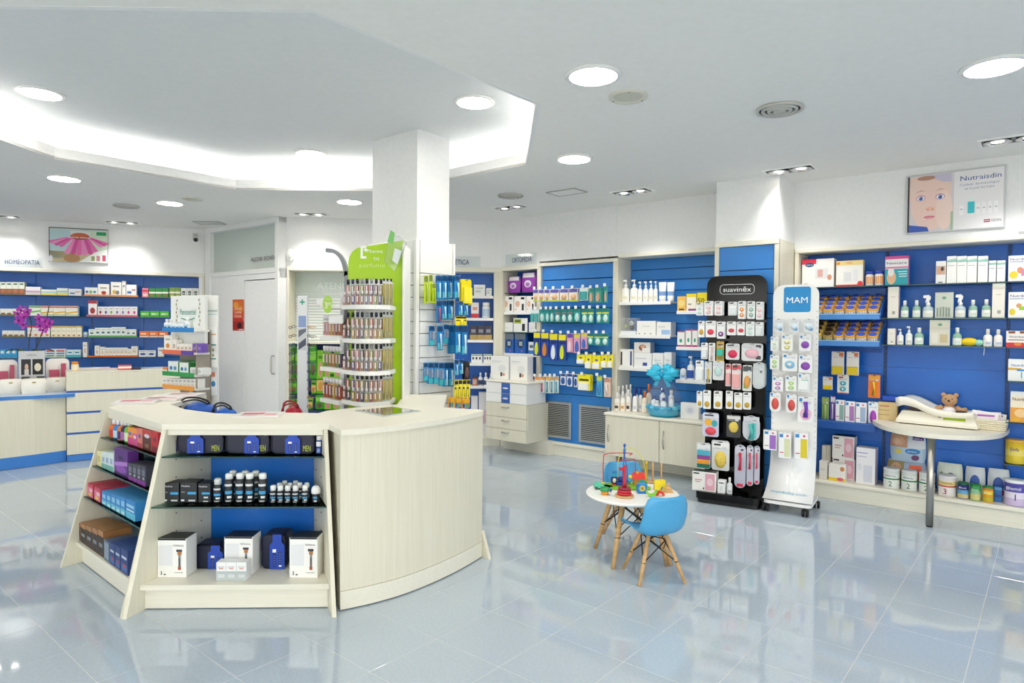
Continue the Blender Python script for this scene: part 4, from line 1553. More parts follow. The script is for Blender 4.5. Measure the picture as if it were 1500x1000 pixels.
row(LW, o, LZ[2], LS[2], [(204, 246, 485, 'li4', 3)], .08)
# poster over the left shelves (flat print behind clear plastic)


def poster(fr, name, x0, x1, y0, y1, o, label, yc=None):
    ym = (y0 + y1) / 2
    a, b = fr.S(x0, o, ym), fr.S(x1, o, ym)
    z1, z0 = fr.hit((x0 + x1) / 2, y0, o)[1], fr.hit((x0 + x1) / 2, y1, o)[1]
    t = Unit(fr, name, (a + b) / 2, label, 'poster', o, z0)
    return t, b - a, z1 - z0


t, w, h = poster(LW, 'poster', 72, 158.5, 334.5, 385, .012, 'framed poster of a pink coneflower above the left shelving')
m = MB().box(-w / 2, w / 2, -.008, .002, 0, h, '#b9bdc2')
m.rect(-w / 2 + .008, w / 2 - .008, .008, h - .008, -.0085, '#c4d3d0')
for x0, x1, z0, z1, c in ((-.5, -.15, .1, .95, '#b9d6dc'), (-.15, .2, .55, .95, '#dfe3e0'), (.2, .5, .3, .95, '#cfe0c9'), (-.5, .5, .0, .32, '#cdbf96')):
    m.rect(x0 * (w - .02), x1 * (w - .02), .01 + z0 * (h - .02), .01 + z1 * (h - .02), -.0088, c)
yy = -.0091
for i in range(13):
    a = math.radians(198 + i * 12)
    bx_, bz_ = .02 + .26 * math.cos(a) * .75, .74
    tx_, tz_ = .0 + .52 * math.cos(a) * (1.0), .62 + .42 * math.sin(a) * (1.0 if 3 < i < 10 else .55)
    pw = .05
    m.quad([((bx_ - pw * .5) * w, yy - i % 3 * .0002, bz_ * h), ((bx_ + pw * .5) * w, yy - i % 3 * .0002, bz_ * h), ((tx_ + pw) * w * .96, yy - i % 3 * .0002, (tz_ + .05) * h), (tx_ * w * .96, yy - i % 3 * .0002, tz_ * h), ((tx_ - pw) * w * .96, yy - i % 3 * .0002, (tz_ + .05) * h)], ('#e86bb0', '#f08cc4', '#d94f9c')[i % 3])
m.ell(.02 * w, .76 * h, .17 * w, .09 * h, -.0098, '#a5472f')
m.ell(.02 * w, .80 * h, .14 * w, .07 * h, -.0100, '#c8623a')
m.ell(-.12 * w, .13 * h, .14 * w, .12 * h, -.0098, '#b98a5c')
m.quad([(.0, -.0099, .012), (w / 2 - .01, -.0099, .012), (w / 2 - .01, -.0099, .42 * h), (.28 * w, -.0099, .33 * h)], '#f2f5ef')
for x, c in ((.24, '#9aa36a'), (.33, '#c98a96'), (.43, '#c9506e')):
    m.rect(x * w - .02, x * w + .02, .07 * h, (.16 + x * .2) * h, -.0103, c)
m.rect(.30 * w, .47 * w, .82 * h, .92 * h, -.0100, '#1f9a63')
m.rect(-w / 2, -w / 2 + .008, 0, h, -.0104, '#5e3a44')
m.rect(-w / 2, w / 2, h - .010, h, -.0104, '#4d3f4a')
m.ell(-.47 * w, .10 * h, .035 * w, .10 * h, -.0106, '#f4f4f6')
m.build('print', t.e)
letter('defensa natural', t.e, .0, -.0112, .74 * h, .026, '#ffffff', .36 * w)
# ---------------------------------------------------------------- things on the left counters
sty('cj', 'small amber jar with orange lid', '#e8d2a0', k='jar', c2='#e58a2a', lab='#f3ead6', n='jar', cat='jar')
put(BK, -.12, BKZ, 104, 116, 530, 'cj', 'on the cream counter behind the white bags')


def paper(name, x0, x1, y, z, w, d, label, n=3, cols=('#f3f1ee', '#e7e3e2', '#efe9ea'), pr='#d4506a', rz=0.0, cat='magazine', fr=None):
    q = P((x0 + x1) / 2, y, z)
    m = MB()
    for k in range(n):
        mt = Matrix.Rotation(rz + random.uniform(-.06, .06), 4, 'Z')
        m.box(-w / 2, w / 2, -d / 2, d / 2, .0005 + k * .005, .005 + k * .005, cols[k % len(cols)], 0, mt)
    zt = .005 + (n - 1) * .005 + .0005
    mt = Matrix.Rotation(rz, 4, 'Z')
    for a in ((-.38, .1, -.1, .28, pr), (.14, .4, -.3, .1, '#e6a5ab'), (-.36, .0, -.36, -.2, '#b9b7bb')):
        m.quad([mt @ Vector((x * w, y_ * d, zt)) for x, y_ in ((a[0], a[2]), (a[1], a[2]), (a[1], a[3]), (a[0], a[3]))], a[4])
    return tag(m.build(name, None, (q.x, q.y, z + .0004)), label, cat)


paper('magazine_pile', 345, 415, 608.5, HT, .26, .20, 'pile of pink and white magazines on the front of the island worktop', 2, rz=.15)
paper('magazine_pile', 176, 224, 590, HT, .26, .19, 'loose white and pink leaflets on the left arm of the worktop, nearest', 3, rz=.3)
paper('magazine_pile', 212, 262, 585.5, HT, .26, .19, 'pink printed leaflets on the left arm of the worktop, middle pile', 3, rz=.2)
paper('magazine_pile', 245, 292, 580.5, HT, .26, .19, 'white magazines on the left arm of the worktop, farthest pile', 4, rz=.1)
paper('paper_stack', 122, 150, 540, BKZ, .34, .16, 'stack of white papers beside the amber jar on the cream counter', 3, pr='#d9d9d9', rz=.6, cat='paper')
paper('paper_stack', 207, 236, 539, BKZ, .28, .14, 'blue-grey leaflets at the right end of the cream counter', 2, cols=('#a9b8d4', '#c4cfe0'), pr='#7f95c4', rz=.6, cat='paper')
paper('paper_stack', 150, 172, 540, BKZ, .22, .12, 'pinkish leaflets in the middle of the cream counter', 2, cols=('#e2c4cd', '#eadfe2'), pr='#c98aa0', rz=.6, cat='paper')
sty('cb1', 'flat red and white packet', '#d9534d', dec=[(0, .3, 1, .7, '#f3efe9')])
put(BK, -.10, BKZ, 173, 193, 534.5, 'cb1', 'lying on the cream counter', .06)
q = BK.pt(BK.S(199, -.1, 538), -.1, BKZ)
t = tag(MB().box(-.05, .05, -.03, .03, .001, .018, '#2a2740', .006).build('stapler', None, q, BK.ang), 'small dark stapler on the cream counter beside the red packet', 'stapler')
MB().box(-.045, .05, -.012, .012, .019, .030, '#3c3a4e', .004).build('arm', t)
# low desk goods
DK = Fr((-5.48, 6.42), (-4.86, 7.18))


def dk(px, v):
    """Point on the desk top seen at column px at depth v."""
    r = ray(px, 560)
    return Vector((r.x / r.y * v, v, DZT))


def pouch(px, py0, w, h, label):
    p = P(px, py0, DZT)
    st = dict(id='pouch%.3f' % w, k='bag', c='#efede6', n='pouch', dec=[])
    me, ex = shape(st, w, .12, h)
    t = tag(ob('cosmetic_pouch', me, None, (p.x, p.y, DZT + .0006), .62), label, 'pouch', 'white cosmetic pouches on the desk')
    MB().tube([(-w * .42, .06, h + .001), (0, .058, h + .004), (w * .42, .06, h + .001)], .003, '#c9c3b0', 6).build('zip', t)
    MB().box(-.016, .016, -.006, -.003, h * .72, h * .82, '#b7a67e', .001).build('brand_plate', t)


pouch(16, 577, .20, .155, 'white quilted pouch at the left edge of the blue-edged desk')
pouch(50, 577.5, .225, .165, 'white quilted pouch in the middle of the blue-edged desk')
pouch(84, 573.5, .205, .155, 'white quilted pouch at the right end of the blue-edged desk')
DKn = Fr((-5.70, 6.86), (-5.01, 7.44))


def gift(px0, px1, y0, yb, label):
    a, b = DKn.S(px0, 0, 545), DKn.S(px1, 0, 545)
    w = b - a
    z0 = DZT + .001
    ztop = DKn.hit((px0 + px1) / 2, y0)[1] - z0
    t = empty('gift_set', DKn.pt((a + b) / 2, 0, z0), DKn.ang, label, 'gift set', 'pink and white gift sets on the desk')
    MB().box(-w / 2, w / 2, -.06, .08, 0, .10, '#f2eeec', .004).build('lower_box', t)
    MB().rect(-w * .3, w * .3, .03, .065, -.0608, '#b5566c').build('label', t)
    MB().vprism(rnd(-w / 2 + .005, w / 2 - .005, .101, ztop, .05, 6), .035, .05, '#f0eeea').build('backing_board', t)
    MB().box(-w * .36, w * .04, -.01, .03, .101, .101 + (ztop - .1) * .52, '#b24a68', .003).build('pink_box', t)
    MB().box(w * .12, w * .32, -.012, .02, .101, .101 + (ztop - .1) * .78, '#b24a68', .003).build('pink_tube_box', t)


gift(-6, 27, 527, 556, 'pink boxes on a white backing board, left of the silver display card')
gift(67, 103, 525, 556, 'pink boxes on a white backing board, right of the silver display card')
a, b = DKn.S(27, .02, 540), DKn.S(66, .02, 540)
w = b - a
zt = DKn.hit(46, 514, .02)[1] - DZT
t = empty('display_card', DKn.pt((a + b) / 2, .02, DZT + .001), DKn.ang, 'silver framed cosmetics display card with dark pictures on the desk', 'display card')
MB().box(-w / 2, w / 2, -.004, .012, 0, zt, '#c9ccd0', .003).build('board', t)
m = MB()
m.rect(-w * .40, -w * .04, .42 * zt, .80 * zt, -.0046, '#23242c').rect(.02 * w, w * .42, .42 * zt, .80 * zt, -.0046, '#17181e')
m.rect(-w * .40, w * .42, .03, .40 * zt, -.0046, '#b7bbc0')
m.ell(-w * .2, .62 * zt, .07 * w, .07 * zt, -.0052, '#d9b59c').rect(-w * .28, -w * .12, .42 * zt, .56 * zt, -.005, '#d7d2cc').ell(w * .22, .6 * zt, .13 * w, .10 * zt, -.0052, '#e5dcc8')
m.build('print', t)
letter('LIERAC', t, 0, -.006, zt * .9, .022, '#6d7076', w * .36)
for x, hh, c in ((-.24, .17, '#25262b'), (.02, .12, '#2a2118'), (.32, .17, '#3a3d42')):
    MB().box(x * w - .035, x * w + .035, -.05, -.01, .0, hh, c, .003).build('sample_box', t)
# orchid on the counter behind
q = P(43, 540, BKZ)
t = empty('potted_orchid', (q.x, q.y, BKZ + .001), 0, 'magenta orchid with two arching stems on the cream counter', 'plant')
MB().lathe([(.045, 0), (.06, .005), (.075, .12), (.068, .12), (.06, .10)], '#e9e7e2', 18, cap=False).lathe([(1e-4, .10), (.062, .10)], '#5a4632', 18, cap=False).build('pot', t)
for k, (a, l) in enumerate(((.2, .24), (2.9, .25), (3.6, .2), (5.9, .2))):
    m = MB()
    n = 7
    for i in range(n + 1):
        u = i / n
        ww = .042 * math.sin(math.pi * min(1, u * .92 + .08)) ** .6
        r_, z_ = .02 + l * u, .12 + .12 * math.sin(u * 2.2) * (1 - .25 * u)
        for e in (-1, 0, 1):
            m.v.append((r_ * math.cos(a) - e * ww * math.sin(a), r_ * math.sin(a) + e * ww * math.cos(a), z_ + (.010 if e else 0)))
    i0 = m.mi('#3d5e34')
    for i in range(n):
        for e in (0, 1):
            m.f.append([i * 3 + e, i * 3 + e + 1, i * 3 + e + 4, i * 3 + e + 3])
            m.m.append(i0)
            m.sm.append(True)
    m.build('leaf', t)


def flower(par, x, y, z, s, tw):
    m = MB()
    for k in range(5):
        a = tw + k * 2 * math.pi / 5
        ca, sa = math.cos(a), math.sin(a)
        wd = .62 if k in (1, 4) else .42
        pts = []
        for u, v in ((.08, 0), (.45, wd * .5), (.8, wd * .45), (1, 0), (.8, -wd * .45), (.45, -wd * .5)):
            pts.append((x + s * (u * ca - v * sa), y - .012 * u, z + s * (u * sa + v * ca)))
        m.quad(pts, ('#b92bb4', '#c944c2')[k % 2])
    m.ball(x, y - .012, z - s * .1, s * .22, .012, s * .26, '#7d1478', 8, 5)
    m.build('flower', par)


for k, (pts, fl) in enumerate((([(0, 0, .12), (.0, 0, .32), (.03, 0, .5), (-.02, 0, .64), (-.10, 0, .66)], [(-.10, .64), (-.02, .60), (-.09, .56), (-.03, .51), (-.06, .68), (.02, .66)]),
                               ([(.03, .01, .12), (.10, .01, .3), (.16, .01, .46), (.20, .01, .60), (.23, .01, .74)], [(.14, .58), (.22, .55), (.15, .50), (.24, .49), (.19, .45), (.27, .53)]))):
    s_ = MB().tube(smooth([Vector(p) for p in pts], 4), .005, '#3a3b22', 6).build('stem', t)
    for i, (x, z) in enumerate(fl):
        flower(s_, x, -.03 - .01 * (i % 2), z, .058, .4 + i)
# security camera and small wall fittings near the partition
q = P(287, 339, 2.70)
t = empty('security_camera', LW.pt(LW.S(286), .0, 2.72), LW.ang, 'small grey security camera in the corner above the left shelving', 'camera')
MB().box(-.03, .03, -.03, .0, -.03, .05, '#e6e6e3', .006).build('bracket', t)
MB().tube([(0, -.03, .0), (.02, -.12, -.05)], .035, '#dcdcd8', 12).build('body', t)
MB().tube([(.02, -.121, -.0505), (.024, -.135, -.056)], .028, '#2b2c2e', 12).build('lens', t)
a = AW.S(425.5, .03, 374)
z = AW.hit(425.5, 374, .03)[1]
t = tag(MB().ball(0, -.03, 0, .045, .03, .085, '#f0f0ec', 14, 9).build('alarm_sounder', None, AW.pt(a, .0, z), AW.ang), 'white alarm sounder on the wall right of the office door', 'alarm')
MB().ball(0, -.055, -.01, .02, .015, .03, '#d8d8d2', 10, 6).build('lamp_lens', t)
t, w, h = poster(DW, 'poster', 341, 357.5, 438.5, 484, .054, 'narrow red and orange flame poster on the white office partition')
m = MB().box(-w / 2, w / 2, -.002, .002, 0, h, '#c3301c')
for z0, z1, c in ((.62, .98, '#e0702a'), (.40, .70, '#d9541f'), (.05, .3, '#a81f18')):
    m.rect(-w / 2 + .004, w / 2 - .004, z0 * h, z1 * h, -.0025 - z0 * .0004, c)
m.ell(-w * .2, .82 * h, w * .22, h * .10, -.0036, '#f0a23c').ell(w * .18, .70 * h, w * .24, h * .11, -.0037, '#e88a30').ell(w * .12, .16 * h, w * .2, h * .11, -.0036, '#3a1110')
m.rect(.05 * w, .42 * w, .02 * h, .05 * h, -.0038, '#f2e9e2')
m.build('print', t.e)
for i, s_ in enumerate(('AVUI', 'SOPAR', 'FORA')):
    letter(s_, t.e, 0, -.0042, h * (.70 - .12 * i), h * .07, '#fbeee2', w * .62)
# ---------------------------------------------------------------- goods in the island
NV, NB = '#161936', '#20429c'
IL = ["front bay's top shelf", "front bay's lower shelf", "front bay's base board"]


def fv(v):
    return Fr((-2.2, v), (-.6, v + .022))


F1, F1b = fv(3.60), fv(3.545)


def item(fr, x0, x1, yt, z, s_, place, **kw):
    return put(fr, 0, z, x0, x1, yt, s_, place, **kw)


sty('can1', 'blue shaving can with white cap', '#233a86', k='can', cap=.74, c2='#f2f2f2', dec=[(.2, .55, .8, .9, '#f0f2f6'), (.3, .1, .7, .4, '#7f96c8')], n='spray_can', cat='can')
item(F1, 246.5, 257.5, 638, IZ.get('z', .785), 'can1', IL[0] + ', left end')
item(F1, 461, 471.5, 638, .785, 'can1', IL[0] + ', right end')


def washbag(fr, x0, x1, yt, z, label, tagx, seed):
    a, b = fr.S(x0, 0, 650), fr.S(x1, 0, 650)
    w, h = b - a, fr.hit((x0 + x1) / 2, yt)[1] - z
    t = empty('wash_bag', fr.pt((a + b) / 2, 0, z + .001), fr.ang, label, 'wash bag')
    o = MB()
    for i in range(5):
        y0, y1 = .0 + i * .03, .03 + i * .03
        k = (.006, .0, .0, .0, .006)[i]
        o.vprism(rnd(-w / 2 + k, w / 2 - k, .0 + k * .3, h - k, .028, 5), y0, y1, NV)
    o.build('body', t)
    MB().tube([(x, -.002, z_) for x, z_ in rnd(-w / 2 + .004, w / 2 - .004, .004, h - .004, .028, 5)], .004, '#0e1024', 6, True).build('zip', t)
    MB().tube(smooth([Vector((w * .42, .06, h * .94)), Vector((w * .3, .05, h + .012)), Vector((w * .36, .0, h * .97)), Vector((w * .42, -.006, h * .86))], 3), .004, '#c6cf3c' if seed == 1 else '#12142c', 6).build('pull_cord', t)
    if tagx:
        ta, tb = fr.S(tagx[0], .02, 650), fr.S(tagx[1], .02, 650)
        c = (ta + tb) / 2 - (a + b) / 2
        tw, th = (tb - ta), h * .80
        g_ = MB().vprism([(c - tw / 2, .002), (c + tw / 2, .002), (c + tw / 2, th * .88), (c + tw * .3, th), (c + tw * .3, h + .004), (c - tw * .3, h + .004), (c - tw * .3, th), (c - tw / 2, th * .88)], -.012, -.008, '#1f47b4')
        g_.rect(c - tw * .3, c - tw * .06, th * .62, th * .74, -.0126, '#f4f4f6').rect(c - tw * .28, c - tw * .08, th * .1, th * .6, -.0124, '#152a72')
        g_.rect(c + tw * .1, c + tw * .3, th * .12, th * .66, -.0124, '#15307e').rect(c + tw * .12, c + tw * .3, th * .10, th * .16, -.0128, '#f1f2f4')
        for i in range(5):
            g_.rect(c - tw * .24, c - tw * .12, th * (.16 + i * .08), th * (.18 + i * .08), -.0127, '#6f8ad0')
            g_.rect(c + tw * .14, c + tw * .26, th * (.24 + i * .08), th * (.26 + i * .08), -.0127, '#6f8ad0')
        g_.build('blue_tag', t)
        letter('MEN', t, w * .32 if seed != 3 else w * .30, -.0009, h * .26, .034, '#b9c53a', .042)


washbag(F1, 259, 328, 634, .785, 'navy zipped wash bag with blue tag, left of three on the top glass shelf', (273, 297), 0)
washbag(F1, 331, 395, 633, .785, 'navy zipped wash bag with blue tag, middle of three on the top glass shelf', (357, 378.5), 1)
washbag(F1, 397, 461, 634, .785, 'navy zipped wash bag with blue tag, right of three on the top glass shelf', (417, 439), 2)
BK_ = '#1b1d24'
sty('mb1', 'black carton with white heading and blue emblem', BK_, dec=[(.45, .40, .95, .52, '#3f9fd8'), (.05, .06, .25, .14, '#d9dce0'), (.5, .05, .9, .13, '#c9ccd0'), (.05, .5, .3, .53, '#9a9da4')], tx=[('Medicis', .34, .82, .085, '#e8eaee', .5)])
sty('mb2', 'narrow black carton with blue emblem', BK_, dec=[(.3, .42, .95, .53, '#3f9fd8'), (.45, .22, .8, .30, '#d9dce0'), (.4, .03, .8, .09, '#c9ccd0')], tx=[('Medicis', .4, .84, .075, '#e8eaee', .7)])
CD = [(.1, .70, .9, .80, '#d9dbe0'), (.2, .36, .9, .50, '#3f9fd8'), (.45, .18, .85, .28, '#e4e6ea'), (.3, .04, .8, .09, '#c9ccd0')]
sty('mc1', 'dark deodorant can with frosted cap', BK_, k='can', cap=.74, c2='#d4d8d8', dec=CD, n='spray_can', cat='can')
sty('mc2', 'tall black deodorant can with white cap', BK_, k='can', cap=.80, c2='#f1f3f3', dec=CD, n='spray_can', cat='can')
sty('mc3', 'short black deodorant can with white cap', BK_, k='can', cap=.68, c2='#f1f3f3', dec=CD, n='spray_can', cat='can')
sty('mr', 'roll-on deodorant with round white cap', BK_, k='roll', c2='#f4f4f4', dec=[(.3, .5, .8, .72, '#3f9fd8'), (.4, .1, .75, .3, '#d9dce0')], n='roll_on', cat='deodorant')
G0, G1, G2 = fv(3.53), fv(3.60), fv(3.68)
zz = .53
for a in ((238.5, 262.5, 707, 'mb1'), (263.5, 288.5, 706.5, 'mb1'), (290, 308.5, 708, 'mb2')):
    item(G0, *a[:3], zz, a[3], IL[1], d=.09)
item(G0, 310, 323, 701.5, zz, 'mc1', IL[1])
for x in (326.5, 342.5, 357, 376):
    item(G0, x, x + 13.2, 694, zz, 'mc2', IL[1] + ', front row')
for x in (333, 351, 366.5):
    item(G1, x, x + 12, 690, zz, 'mc2', IL[1] + ', back row')
for x in (393.5, 404.2, 415, 426.5, 440.5):
    item(G0, x, x + 10, 711.5, zz, 'mc3', IL[1] + ', front row')
for x in (403, 418.5, 433, 443.5):
    item(G1, x, x + 9.4, 708, zz, 'mc3', IL[1] + ', back row')
for x in (411, 427):
    item(G2, x, x + 9, 705, zz, 'mc3', IL[1] + ', third row')
item(G0, 454, 467.5, 712.5, zz, 'mr', IL[1] + ', right end')
# razor cartons: the printed film character of the photograph is left out
sty('rz', 'white razor gift carton with black top', '#f4f4f2', top='#17181b', dec=[(.02, .955, .98, 1, '#1b1c20'), (.06, .30, .52, .82, '#e4e6ea'), (.12, .06, .16, .16, '#7d7f84'), (.22, .06, .30, .09, '#4b4d52'), (.66, .66, .86, .72, '#3a3c48'), (.70, .58, .84, .66, '#b5763f'), (.73, .26, .81, .58, '#8b8f96'), (.75, .28, .79, .5, '#5b4a3c'), (.72, .20, .82, .28, '#a4482f'), (.6, .12, .9, .135, '#9a9ca0')], tx=[('Gillette', .74, .82, .045, '#17181b', .36)])
HB, HBb = fv(3.47), fv(3.60)
for x0, x1, yt, fr in ((229.5, 273.5, 788.5, HB), (327.5, 371, 786.5, fv(3.52)), (423, 466, 787, HB)):
    item(fr, x0, x1, yt, .14, 'rz', IL[2], d=.115, turn=-.02)
washbag(HBb, 282, 327, 799, .14, 'navy wash bag with blue tag between two white razor cartons', (303, 325), 3)
washbag(HBb, 383, 419, 783, .14, 'upright navy wash bag with blue tag left of the right razor carton', (394, 416), 3)
sty('eu', 'white three-pack of cream cartons with silver lower half', '#f3f4f4', dec=[(.0, .0, 1, .52, '#b9c3c6'), (.32, 0, .335, 1, '#c9cdd0'), (.665, 0, .68, 1, '#c9cdd0'), (.06, .16, .28, .36, '#d3d9db'), (.39, .16, .61, .36, '#d3d9db'), (.73, .16, .95, .36, '#d3d9db'), (.10, .64, .24, .68, '#cf5a58'), (.43, .64, .57, .68, '#cf5a58'), (.77, .64, .91, .68, '#cf5a58')],
    tx=[('Eucerin', .17, .76, .07, '#4a4d54', .18), ('Eucerin', .5, .76, .07, '#4a4d54', .18), ('Eucerin', .84, .76, .07, '#4a4d54', .18)])
item(fv(3.425), 316, 361.5, 823.5, .1405, 'eu', 'in front of the middle razor carton', d=.06)

# left bay: its own leaning front
BT = ["left bay's top shelf", "left bay's middle shelf", "left bay's lowest shelf", "left bay's base board"]


def bayf(q):
    return Fr(B2.L(q), B2.R(q))


f1, f1b = bayf(.262), bayf(.34)
for id_, de_, c_, d2 in (('b1', 'red and orange bottle with white cap', '#e06a2a', '#c83a2c'), ('b2', 'bright blue bottle with white cap', '#2a7fd0', '#bfe0f2'), ('b3', 'orange and purple bottle with white cap', '#d8803a', '#5c2a6a'), ('b4', 'dark violet bottle with white cap', '#3a2450', '#b06ab0'), ('b5', 'lime green bottle with clear cap', '#6ab83a', '#d7efc2')):
    sty(id_, de_, c_, k='bottle', lab=d2, c2='#f0eef0', n='bottle', cat='bottle')
z1, z2, z3 = .775, .60, .415
for x, s_ in ((157, 'b1'), (163, 'b2'), (169, 'b3'), (174, 'b4'), (179.5, 'b5')):
    item(f1, x, x + 6.5, 614 + (x - 157) * .02, z1, s_, BT[0])
sty('b6', 'round plum bottle with dark cap', '#4a1f40', k='bottle', lab='#7a3a6a', c2='#2a1226', n='bottle', cat='bottle')
item(f1b, 189, 201, 613.5, z1, 'b6', BT[0] + ', behind the orange cartons')
for id_, de_, c_, de in (('k1', 'orange and pink carton', '#f09a3a', [(0, 0, 1, .42, '#d8488a'), (.2, .55, .8, .75, '#3a6fc0', 'e')]), ('k2', 'pink carton with orange top', '#d85a9a', [(0, .7, 1, 1, '#ef9a42'), (.2, .4, .8, .6, '#f0d9e4', 'e')]), ('k3', 'salmon carton', '#e08070', [(0, 0, 1, .25, '#b24a58'), (.25, .5, .75, .72, '#4a5fa8', 'e')]), ('k4', 'red and brown carton', '#c03a34', [(0, 0, .95, .68, '#5a2c24'), (.2, .6, .8, .8, '#d9d2e0', 'e'), (.3, .12, .7, .3, '#9a6a4a')]), ('k5', 'red carton', '#c23038', [(.2, .5, .8, .75, '#8a1f2a', 'e'), (0, 0, 1, .3, '#7a2430')])):
    sty(id_, de_, c_, dec=de)
for x0, x1, yt, s_ in ((187, 194, 626, 'k1'), (194, 201, 627, 'k2'), (201, 208, 628, 'k3'), (208.5, 222, 630, 'k4'), (222.5, 231, 632, 'k5')):
    item(f1, x0, x1, yt, z1, s_, BT[0], d=.10)
f2, f2b = bayf(.20), bayf(.26)
sty('k6', 'straw coloured carton with white side', '#e6dfae', dec=[(.2, .3, .8, .7, '#c9c070')])
sty('k7', 'slim white and teal carton', '#d6e6e4', dec=[(0, 0, 1, .3, '#7ab8b0'), (.2, .4, .8, .7, '#9fb0d0')])
sty('k8', 'large glossy purple carton with swirl', '#5a2a80', dec=[(.1, .1, .9, .4, '#8a4ab0', 'e'), (1, .3, 0, .6, '#b07ad0'), (.3, .6, .7, .75, '#2a1a50', 'e'), (0, 0, 1, .08, '#2f1650')])
sty('k9', 'tall black carton with pink lettering strip', '#20142a', dec=[(.4, .1, .8, .9, '#6a2a5a')], tx=[])
sty('k10', 'small dark grey carton with violet foot', '#3c3d4c', dec=[(0, 0, 1, .22, '#8a3a9a'), (.15, .5, .85, .8, '#6f7284'), (.3, .3, .7, .42, '#b4b6c0')])
for x0, x1, yt, s_ in ((142, 148, 661, 'k6'), (148.5, 154, 662, 'k7'), (154, 160, 663, 'k7'), (160, 166, 664, 'k7')):
    item(f2, x0, x1, yt, z2, s_, BT[1], d=.10)
item(f2, 167, 187, 658, z2, 'k8', BT[1], d=.06)
item(f2b, 190, 195, 662, z2, 'k9', BT[1], d=.06)
for x in (187.5, 194, 200.5, 207):
    item(f2, x, x + 6.2, 678 + (x - 187) * .25, z2, 'k10', BT[1], d=.10)
f3 = bayf(.148)
sty('k11', 'red and pink carton with yellow disc', '#c83a58', dec=[(0, 0, 1, .75, '#e07a98'), (.15, .08, .7, .32, '#efd24a', 'e'), (.4, .4, .9, .65, '#f0c9d4')], top='#b83048')
sty('k12', 'sky blue carton with white foot', '#2f86cc', dec=[(0, 0, 1, .35, '#6cc4e0'), (.15, .5, .85, .8, '#8fc8ec'), (.2, .06, .8, .2, '#d9f0f6')], top='#4a9ad8')
sty('k13', 'wide sky blue carton with row of lettering', '#2f86cc', dec=[(0, 0, 1, .35, '#62bede'), (.1, .62, .9, .76, '#9fd2f0'), (.1, .42, .9, .5, '#d9eef8')], top='#4a9ad8')
for x0, x1, yt in ((128.5, 136, 709), (138, 147, 714)):
    item(f3, x0, x1, yt, z3, 'k11', BT[2], d=.16)
for k in range(5):
    x = 149 + k * 6.9
    item(f3, x, x + 6.6, 720 + k * 2.2, z3, 'k12', BT[2], d=.18)
item(f3, 184, 198, 733, z3, 'k13', BT[2], d=.18)
f4 = bayf(.10)
sty('k14', 'brown and black barrel carton with dark label', '#3a2a22', dec=[(.08, .1, .92, .7, '#1f1c24', 'e'), (.2, .35, .8, .5, '#8a8f96'), (0, .78, 1, 1, '#a8784a')], top='#a87a4c', sd='#9a6c40')
sty('k15', 'clear-fronted dark carton', '#5a6a80', dec=[(.1, .1, .9, .9, '#8a9ab0')])
sty('k16', 'dark blue carton with white and red print', '#27407a', dec=[(.1, .1, .9, .4, '#4a6aa8'), (.15, .6, .85, .7, '#c9d2e4'), (.4, .25, .7, .4, '#b84a54')], top='#3a5490')
for k in range(5):
    x = 109 + k * 8.6
    item(f4, x, x + 8.2, 764 + k * 3.2, .1405, 'k14', BT[3], d=.15)
f5 = bayf(.095)
for x0, x1, yt, s_ in ((152, 160, 792, 'k15'), (160.5, 168, 796, 'k16'), (168.5, 176, 800, 'k16'), (176.5, 187, 804, 'k16')):
    item(f5, x0, x1, yt, .1405, s_, BT[3], d=.14)

# bags on the shelf inside the ring
def satchel(px, y, w, h, c, label, strap):
    q = P(px, y, .82)
    t = empty('shoulder_bag', (q.x, q.y, .821), .05, label, 'bag')
    MB().ball(0, 0, h * .5, w / 2, .08, h * .5, c, 14, 8).build('body', t)
    MB().tube(smooth([Vector((-w * .55, -.02, h * .6)), Vector((-w * .45, -.03, h + .02)), Vector((-w * .1, -.03, h + .035)), Vector((w * .25, -.02, h + .01)), Vector((w * .3, 0, h * .7))], 4), .007, strap, 6).build('strap', t)
    MB().tube(smooth([Vector((-w * .6, -.03, h * .7)), Vector((-w * .4, -.05, h + .005)), Vector((w * .0, -.05, h + .02)), Vector((w * .28, -.03, h * .9))], 4), .006, strap, 6).build('strap', t)


satchel(293, 614, .24, .125, '#2f66c8', 'blue bag with black straps on the shelf inside the island', '#111114')
satchel(331, 620, .14, .11, '#2f6fd6', 'small round blue bag inside the island, behind the magazines', '#2a2a30')
satchel(430, 622, .12, .13, '#c2203a', 'red rounded bag inside the island, right of the magazines', '#8f1428')
# ---------------------------------------------------------------- perfume stand
PFd = [(-1.235, 4.72), (-1.09, 4.55), (-.97, 4.52), (-.865, 4.62)]
PF = Fr((-1.24, 4.80), (-.85, 4.80))
pe = empty('perfume_stand', (-1.05, 4.80, 0), 0, 'lime green perfume stand with bowed white shelves of bottles by the pillar', 'display stand')


def prel(pts):
    return [(p[0] + 1.05, p[1] - 4.80) for p in pts]


